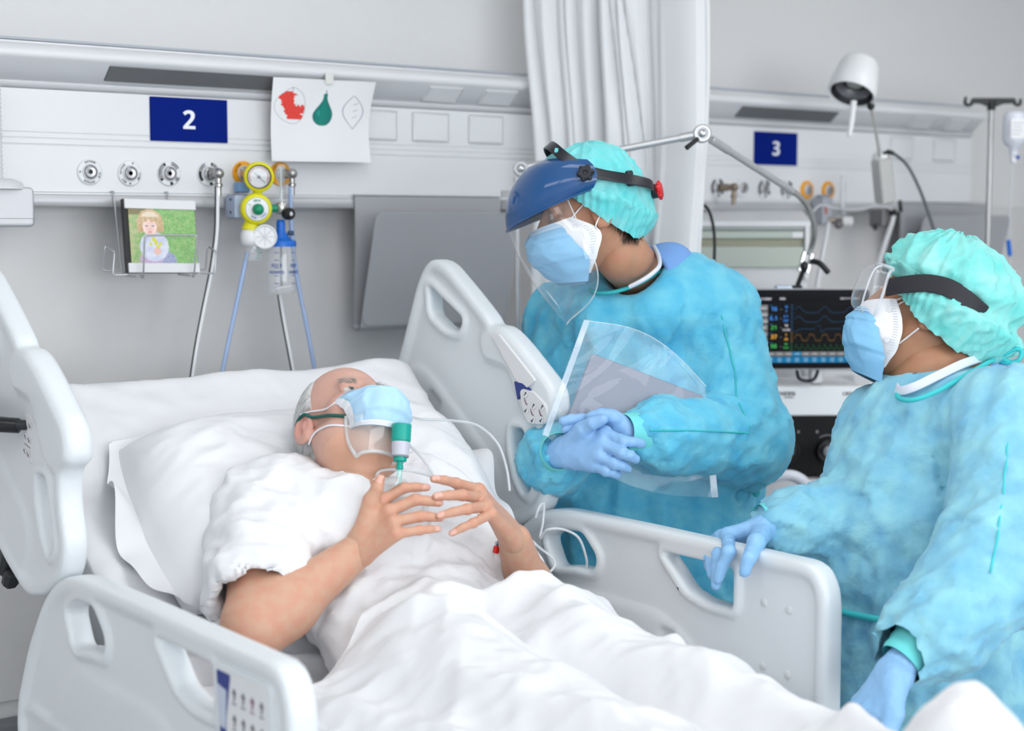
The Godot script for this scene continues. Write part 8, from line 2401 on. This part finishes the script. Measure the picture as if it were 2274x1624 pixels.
func build_near() -> void:
	var t := thing("person", "gowned figure in goggles and a puffy green cap resting a hand on the far rail", "person")
	var teal := mat(lin(64, 204, 208), 0.7)
	var scrub := relief(mat(lin(140, 170, 230), 0.8), noise_tex(noise(0.2, 72), 256), 20.0, 0.02)
	var nitrile := mat(lin(144, 194, 238), 0.42)
	var skin := skin_mat()
	var base := Color(0.45, 0.245, 0.145)
	var flush := Color(0.44, 0.18, 0.11)
	var head := frame_of(0.93 * (-0.94 * RIGHTWARD + 0.33 * UPWARD) + 0.36 * INWARD, 0.33 * RIGHTWARD + 0.94 * UPWARD, Vector3(0.8897, 1.3888, 1.6423))
	var hf := head_field(0.004)
	hf.cap(Vector3(0, -0.06, -0.03), Vector3(0, -0.13, -0.068), 0.062, 0.060, 0.03)
	hf.cap(Vector3(0, -0.08, 0.02), Vector3(0, -0.12, -0.02), 0.048, 0.048, 0.03)
	var neck := Vector3(0.8998, 1.2333, 1.6674)
	var body := placed(hf.into(mb(), null, face_tint(base, flush, Color(0.36, 0.13, 0.1), base.lerp(flush, 0.2))), head)
	var tf := Field.new(neck - Vector3(0.34, 0.60, 0.34), neck + Vector3(0.34, 0.18, 0.34), 0.012)
	tf.cap(head * Vector3(0, -0.10, -0.05), neck, 0.066, 0.080, 0.03)
	tf.cap(head * Vector3(0, -0.05, -0.085), neck + RIGHTWARD * 0.05 + Vector3(0, 0.03, 0), 0.045, 0.060, 0.03)
	tf.cap(neck, Vector3(0.8575, 0.9335, 1.7067), 0.11, 0.13, 0.04)
	tf.cap(Vector3(0.8691, 1.1690, 1.5880), Vector3(0.8487, 1.2102, 1.8205), 0.05, 0.05, 0.04)
	body = tf.into(body, null, skin_tint(base, flush))
	part("body", body.done(), skin, t)
	# gown
	var sh_l := Vector3(0.8229, 1.2022, 1.8775)
	var el_l := Vector3(0.6911, 1.0009, 1.9510)
	var wr_l := Vector3(0.5022, 0.8705, 1.9223)
	var sh_r := Vector3(0.8570, 1.1690, 1.5788)
	var el_r := Vector3(0.7427, 0.9993, 1.5863)
	var wr_r := Vector3(0.5950, 1.0073, 1.5312)
	var waist := Vector3(0.8261, 0.8710, 1.7276)
	var low := Vector3(0.8214, 0.5718, 1.7450)
	low.y = 0.42
	var gf := Field.new(Vector3(wr_r.x - 0.12, 0.36, minf(sh_r.z, wr_r.z) - 0.22), Vector3(sh_l.x + 0.34, 1.40, sh_l.z + 0.36), 0.0095)
	gf.cap(Vector3(0.8671, 1.1710, 1.6873), Vector3(0.8505, 1.0172, 1.7046), 0.140, 0.175, 0.06, INWARD, 0.75)
	gf.cap(Vector3(0.8505, 1.0172, 1.7046), waist, 0.178, 0.182, 0.05, INWARD, 0.75)
	gf.cap(waist, low, 0.180, 0.225, 0.035, INWARD, 0.75)
	gf.cap(sh_r, Vector3(0.8334, 1.2151, 1.8588), 0.072, 0.082, 0.06)
	gf.cap(sh_l, el_l, 0.090, 0.092, 0.04)
	gf.cap(el_l, el_l.lerp(wr_l, 0.72), 0.094, 0.078, 0.03)
	gf.cap(el_l.lerp(wr_l, 0.72), wr_l, 0.074, 0.046, 0.02)
	gf.cap(sh_r, el_r, 0.070, 0.070, 0.04)
	gf.cap(el_r, el_r.lerp(wr_r, 0.75), 0.068, 0.060, 0.03)
	gf.cap(el_r.lerp(wr_r, 0.75), el_r.lerp(wr_r, 0.86), 0.058, 0.044, 0.02)
	gf.cap(head * Vector3(0, -0.11, -0.04), neck + Vector3(0, 0.012, 0) - RIGHTWARD * 0.02, 0.080, 0.106, 0.012, Vector3.ZERO, 1.0, true)
	var gb := gown_folds([[sh_l, el_l], [el_l, wr_l], [sh_r, el_r], [el_r, wr_r]], 9.0, waist.y, neck + Vector3(0, 0.02, 0))
	var gm := gown_mat(lin(108, 176, 216), lin(164, 224, 230), 43)
	var g := part("gown", gf.into(mb(), gb).done(), gm, t)
	g.set_meta("label", "pale blue isolation gown tied at the waist")
	part("neck_binding", mb().tube(curve([Vector3(0.7794, 1.2554, 1.6614), Vector3(0.7326, 1.2442, 1.7027), Vector3(0.7216, 1.2454, 1.7447), Vector3(0.7453, 1.2605, 1.7738), Vector3(0.7858, 1.2813, 1.7897), Vector3(0.8750, 1.3025, 1.7798), Vector3(0.9319, 1.3078, 1.7594)], 6), 0.0045, 8).done(), teal, g)
	var waist_path := []
	for k in 25:
		var a := TAU * k / 24.0
		var p := waist + RIGHTWARD * cos(a) * 0.26 + INWARD * Vector3(1, 0, 1) * sin(a) * 0.22
		p.y = waist.y - 0.004 + 0.008 * cos(a + 0.6)
		var mid := Vector3(waist.x, p.y, waist.z)
		for i in 40:
			if gf.sample(p) < 0.005: break
			p += (mid - p).normalized() * 0.006
		waist_path.append(gb.call(p, (p - mid).normalized()) + (p - mid).normalized() * 0.002)
	part("waist_tie", mb().tube(curve(waist_path, 3), 0.006, 8).done(), teal, g)
	for w in [[wr_l, el_l], [wr_r, el_r]]:
		var d: Vector3 = (w[1] - w[0]).normalized()
		var prof := []
		for k in 9: prof.append(Vector2(0.037 + 0.0018 * (k % 2) + 0.0014 * k, -0.024 + 0.009 * k))
		part("knit_cuff", mb().lathe(prof, Transform3D(basis_y(d), w[0]), 30, true).done(), mat(lin(110, 220, 222), 0.8), g)
	var sp := []
	for k in 12: sp.append(gb.call(snap(gf, sh_l.lerp(el_l, k / 11.0) - INWARD * 0.12 - RIGHTWARD * 0.05, 0.0), -INWARD) - INWARD * 0.001)
	part("seam", mb().tube(curve(sp, 4), 0.0018, 6).done(), teal, g)
	var bow := [Vector3(0.9404, 1.3070, 1.7534), Vector3(0.9320, 1.3135, 1.7716), Vector3(0.9435, 1.3264, 1.7915), Vector3(0.9516, 1.3224, 1.7981), Vector3(0.9469, 1.3063, 1.7963), Vector3(0.9378, 1.3006, 1.7774), Vector3(0.9331, 1.3062, 1.7605)]
	part("neck_tie", mb().tube(curve(bow, 6), 0.0042, 8).done(), teal, g)
	part("neck_tie", mb().tube(curve([Vector3(0.9318, 1.3062, 1.7596), Vector3(0.9361, 1.3055, 1.7756), Vector3(0.9503, 1.2941, 1.7877), Vector3(0.9731, 1.2803, 1.7940)], 6), 0.0042, 8).done(), teal, g)
	var cf := Field.new(neck - Vector3(0.15, 0.12, 0.15), neck + Vector3(0.16, 0.14, 0.16), 0.006)
	cf.cap(neck + Vector3(0, -0.06, 0), neck + Vector3(0, 0.005, 0) + RIGHTWARD * 0.035, 0.104, 0.098, 0.02)
	cf.cap(head * Vector3(0, -0.12, -0.055), neck + Vector3(0, -0.03, 0), 0.074, 0.090, 0.012, Vector3.ZERO, 1.0, true)
	part("scrub_collar", cf.into(mb()).done(), scrub, t)
	part("collar_edge", ribbon(curve([Vector3(0.7780, 1.2651, 1.6593), Vector3(0.7492, 1.2547, 1.6889), Vector3(0.7470, 1.2642, 1.7241), Vector3(0.7827, 1.2847, 1.7491), Vector3(0.8350, 1.3034, 1.7617), Vector3(0.9094, 1.3119, 1.7544)], 6), 0.016, neck, 0.003).done(), mat(lin(224, 228, 242), 0.8), t)
	legs_below(t, Vector3(low.x, 0.58, low.z), scrub, mat(lin(230, 232, 235), 0.5))
	glove(t, wr_r, Vector3(0.6800, 0.9927, 1.5112), [[Vector3(0.5250, 0.9897, 1.4918), Vector3(0.4650, 0.9781, 1.5551), Vector3(0.4550, 0.9269, 1.5382)], [Vector3(0.5450, 0.9783, 1.4559), Vector3(0.4780, 0.9636, 1.5167), Vector3(0.4620, 0.9141, 1.5269)], [Vector3(0.5700, 0.9627, 1.4193), Vector3(0.4950, 0.9535, 1.4792), Vector3(0.4750, 0.9262, 1.5045)], [Vector3(0.5900, 0.9494, 1.3946), Vector3(0.5150, 0.9447, 1.4520), Vector3(0.4900, 0.9317, 1.4823)]],
		[Vector3(0.5650, 1.0000, 1.5355), Vector3(0.5000, 0.9965, 1.5870), Vector3(0.4620, 0.9761, 1.6069), Vector3(0.4550, 0.9526, 1.6023)], Vector3(-0.2, 0.95, 0.1).normalized(), nitrile)
	glove(t, wr_l.lerp(Vector3(0.4667, 0.8477, 1.9231), 1.0), wr_l.lerp(el_l, 0.12), [[Vector3(0.4122, 0.7908, 1.9383), Vector3(0.3911, 0.7524, 1.9392), Vector3(0.3778, 0.7109, 1.9337)], [Vector3(0.4169, 0.7917, 1.9166), Vector3(0.3928, 0.7494, 1.9156), Vector3(0.3781, 0.7026, 1.9095)], [Vector3(0.4231, 0.7912, 1.8961), Vector3(0.4051, 0.7488, 1.8871), Vector3(0.3904, 0.7079, 1.8805)], [Vector3(0.4331, 0.7901, 1.8786), Vector3(0.4154, 0.7567, 1.8688), Vector3(0.4022, 0.7225, 1.8625)]],
		[Vector3(0.4311, 0.8325, 1.9481), Vector3(0.4133, 0.8004, 1.9634), Vector3(0.3967, 0.7726, 1.9664), Vector3(0.3855, 0.7383, 1.9618)], Vector3(-0.75, 0.35, 0.3).normalized(), nitrile)
	# masks, goggles, cap
	respirator(t, head, [[Vector3(0, -0.026, 0.122), Vector3(-0.070, -0.004, 0.054), Vector3(0.070, -0.004, 0.054)], [Vector3(0, -0.058, 0.128), Vector3(-0.080, -0.040, 0.028), Vector3(0.080, -0.040, 0.028)], [Vector3(0, -0.098, 0.116), Vector3(-0.078, -0.084, 0.020), Vector3(0.078, -0.084, 0.020)], [Vector3(0, -0.128, 0.092), Vector3(-0.056, -0.128, 0.034), Vector3(0.056, -0.128, 0.034)]])
	outer_mask(t, head, [[Vector3(0, -0.034, 0.126), Vector3(-0.060, -0.030, 0.080), Vector3(0.060, -0.030, 0.080)], [Vector3(0, -0.066, 0.138), Vector3(-0.076, -0.062, 0.066), Vector3(0.076, -0.062, 0.066)], [Vector3(0, -0.108, 0.130), Vector3(-0.084, -0.108, 0.038), Vector3(0.084, -0.108, 0.038)], [Vector3(0, -0.148, 0.098), Vector3(-0.060, -0.156, 0.030), Vector3(0.060, -0.156, 0.030)]])
	ear_loops(t, hf, head, [[Vector3(0.070, -0.006, 0.056), Vector3(0.076, 0.008, 0.04), Vector3(0.082, 0.020, 0.02)], [Vector3(0.072, -0.020, 0.052), Vector3(0.078, -0.002, 0.04), Vector3(0.084, 0.010, 0.018)], [Vector3(0.078, -0.082, 0.024), Vector3(0.08, -0.062, 0.010), Vector3(0.084, -0.036, -0.010)]], mat(lin(240, 242, 246), 0.7))
	var capm := gown_mat(lin(92, 208, 202), lin(172, 228, 224), 54)
	var rim := func(a: float) -> Vector3:
		var s := sin(a)
		var c := cos(a)
		return Vector3(0.092 * s, 0.012 + 0.044 * c - 0.034 * absf(s) - 0.010 * (1.0 - c), 0.096 * c - 0.012 + (0.0 if c > 0 else 0.025 * c))
	var full := func(a: float) -> Vector3:
		var s := sin(a)
		var c := cos(a)
		return Vector3(0.118 * s, 0.042 + 0.038 * c - 0.012 * absf(s), 0.110 * c - 0.018 + (0.0 if c > 0 else 0.040 * c))
	var cm := bouffant(rim, full, Vector3(0, 0.142, -0.012), 11.0, 0.009)
	# the goggle strap pulls the cap in
	for i in cm.v.size():
		var p := cm.v[i]
		var line := 0.036 - 0.14 * maxf(0.0, -p.z - 0.02)
		if p.z < 0.08: cm.v[i] = p - Vector3(p.x, 0, p.z + 0.02).normalized() * 0.020 * exp(-pow((p.y - line) / 0.016, 2.0))
	cm.n = Field.normals(cm.v, cm.ix)
	part("bouffant_cap", placed(cm, head).done(), capm, t).set_meta("label", "puffy pale green bouffant cap pulled in by a black strap")
	var black := mat(lin(26, 26, 34), 0.6)
	var gg := Node3D.new()
	gg.name = "goggles"
	gg.set_meta("label", "clear safety goggles on a broad black strap")
	t.add_child(gg, true)
	var gl := mask_surface([[Vector3(0, 0.052, 0.118), Vector3(-0.078, 0.046, 0.074), Vector3(0.078, 0.046, 0.074)], [Vector3(0, 0.040, 0.138), Vector3(-0.086, 0.032, 0.078), Vector3(0.086, 0.032, 0.078)], [Vector3(0, 0.000, 0.144), Vector3(-0.088, -0.002, 0.076), Vector3(0.088, -0.002, 0.076)], [Vector3(0, -0.030, 0.140), Vector3(-0.080, -0.034, 0.078), Vector3(0.080, -0.034, 0.078)], [Vector3(0, -0.040, 0.126), Vector3(-0.064, -0.048, 0.082), Vector3(0.064, -0.048, 0.082)]], 0, 0.0)
	part("lens", placed(mb().grid(44, 20, gl, false), head).done(), glass(Color(0.97, 0.98, 1.0), 0.08, 0.03), gg)
	var fr := []
	for k in 13: fr.append(head * (gl.call(k / 12.0, 0.0) as Vector3))
	for k in 8: fr.append(head * (gl.call(1.0, (k + 1) / 8.0) as Vector3))
	for k in 12: fr.append(head * (gl.call(1.0 - (k + 1) / 12.0, 1.0) as Vector3))
	for k in 8: fr.append(head * (gl.call(0.0, 1.0 - (k + 1) / 8.0) as Vector3))
	part("goggle_frame", mb().tube(curve(fr, 2), 0.0032, 8).done(), glass(Color(0.93, 0.95, 0.98), 0.4, 0.1), gg)
	for s in [0.86]:
		var v := []
		for k in 9: v.append(head * (gl.call(s, 0.06 + 0.88 * k / 8.0) as Vector3))
		part("frame_rib", mb().tube(curve(v, 2), 0.002, 6).done(), glass(Color(0.95, 0.97, 1.0), 0.4, 0.1), gg)
	part("vent", mb().box(head * Vector3(0.052, -0.032, 0.090), Vector3(0.018, 0.012, 0.012), 0.003, head.basis).done(), mat(lin(20, 28, 34), 0.4), gg)
	part("vent", mb().box(head * Vector3(0.056, 0.042, 0.092), Vector3(0.014, 0.006, 0.010), 0.002, head.basis).done(), mat(lin(30, 90, 96), 0.4), gg)
	var st := []
	for p in [Vector3(0.086, 0.008, 0.074), Vector3(0.104, 0.020, 0.045), Vector3(0.118, 0.034, 0.0), Vector3(0.120, 0.034, -0.045), Vector3(0.092, 0.016, -0.095), Vector3(0.05, 0.006, -0.12), Vector3(0, 0.0, -0.13), Vector3(-0.06, 0.010, -0.145), Vector3(-0.104, 0.022, -0.102), Vector3(-0.118, 0.036, -0.02), Vector3(-0.104, 0.020, 0.045), Vector3(-0.086, 0.008, 0.074)]:
		st.append(head * p)
	part("strap", ribbon(curve(st, 6), 0.033, head * Vector3(0, 0.02, -0.02), 0.0014).done(), black, gg)
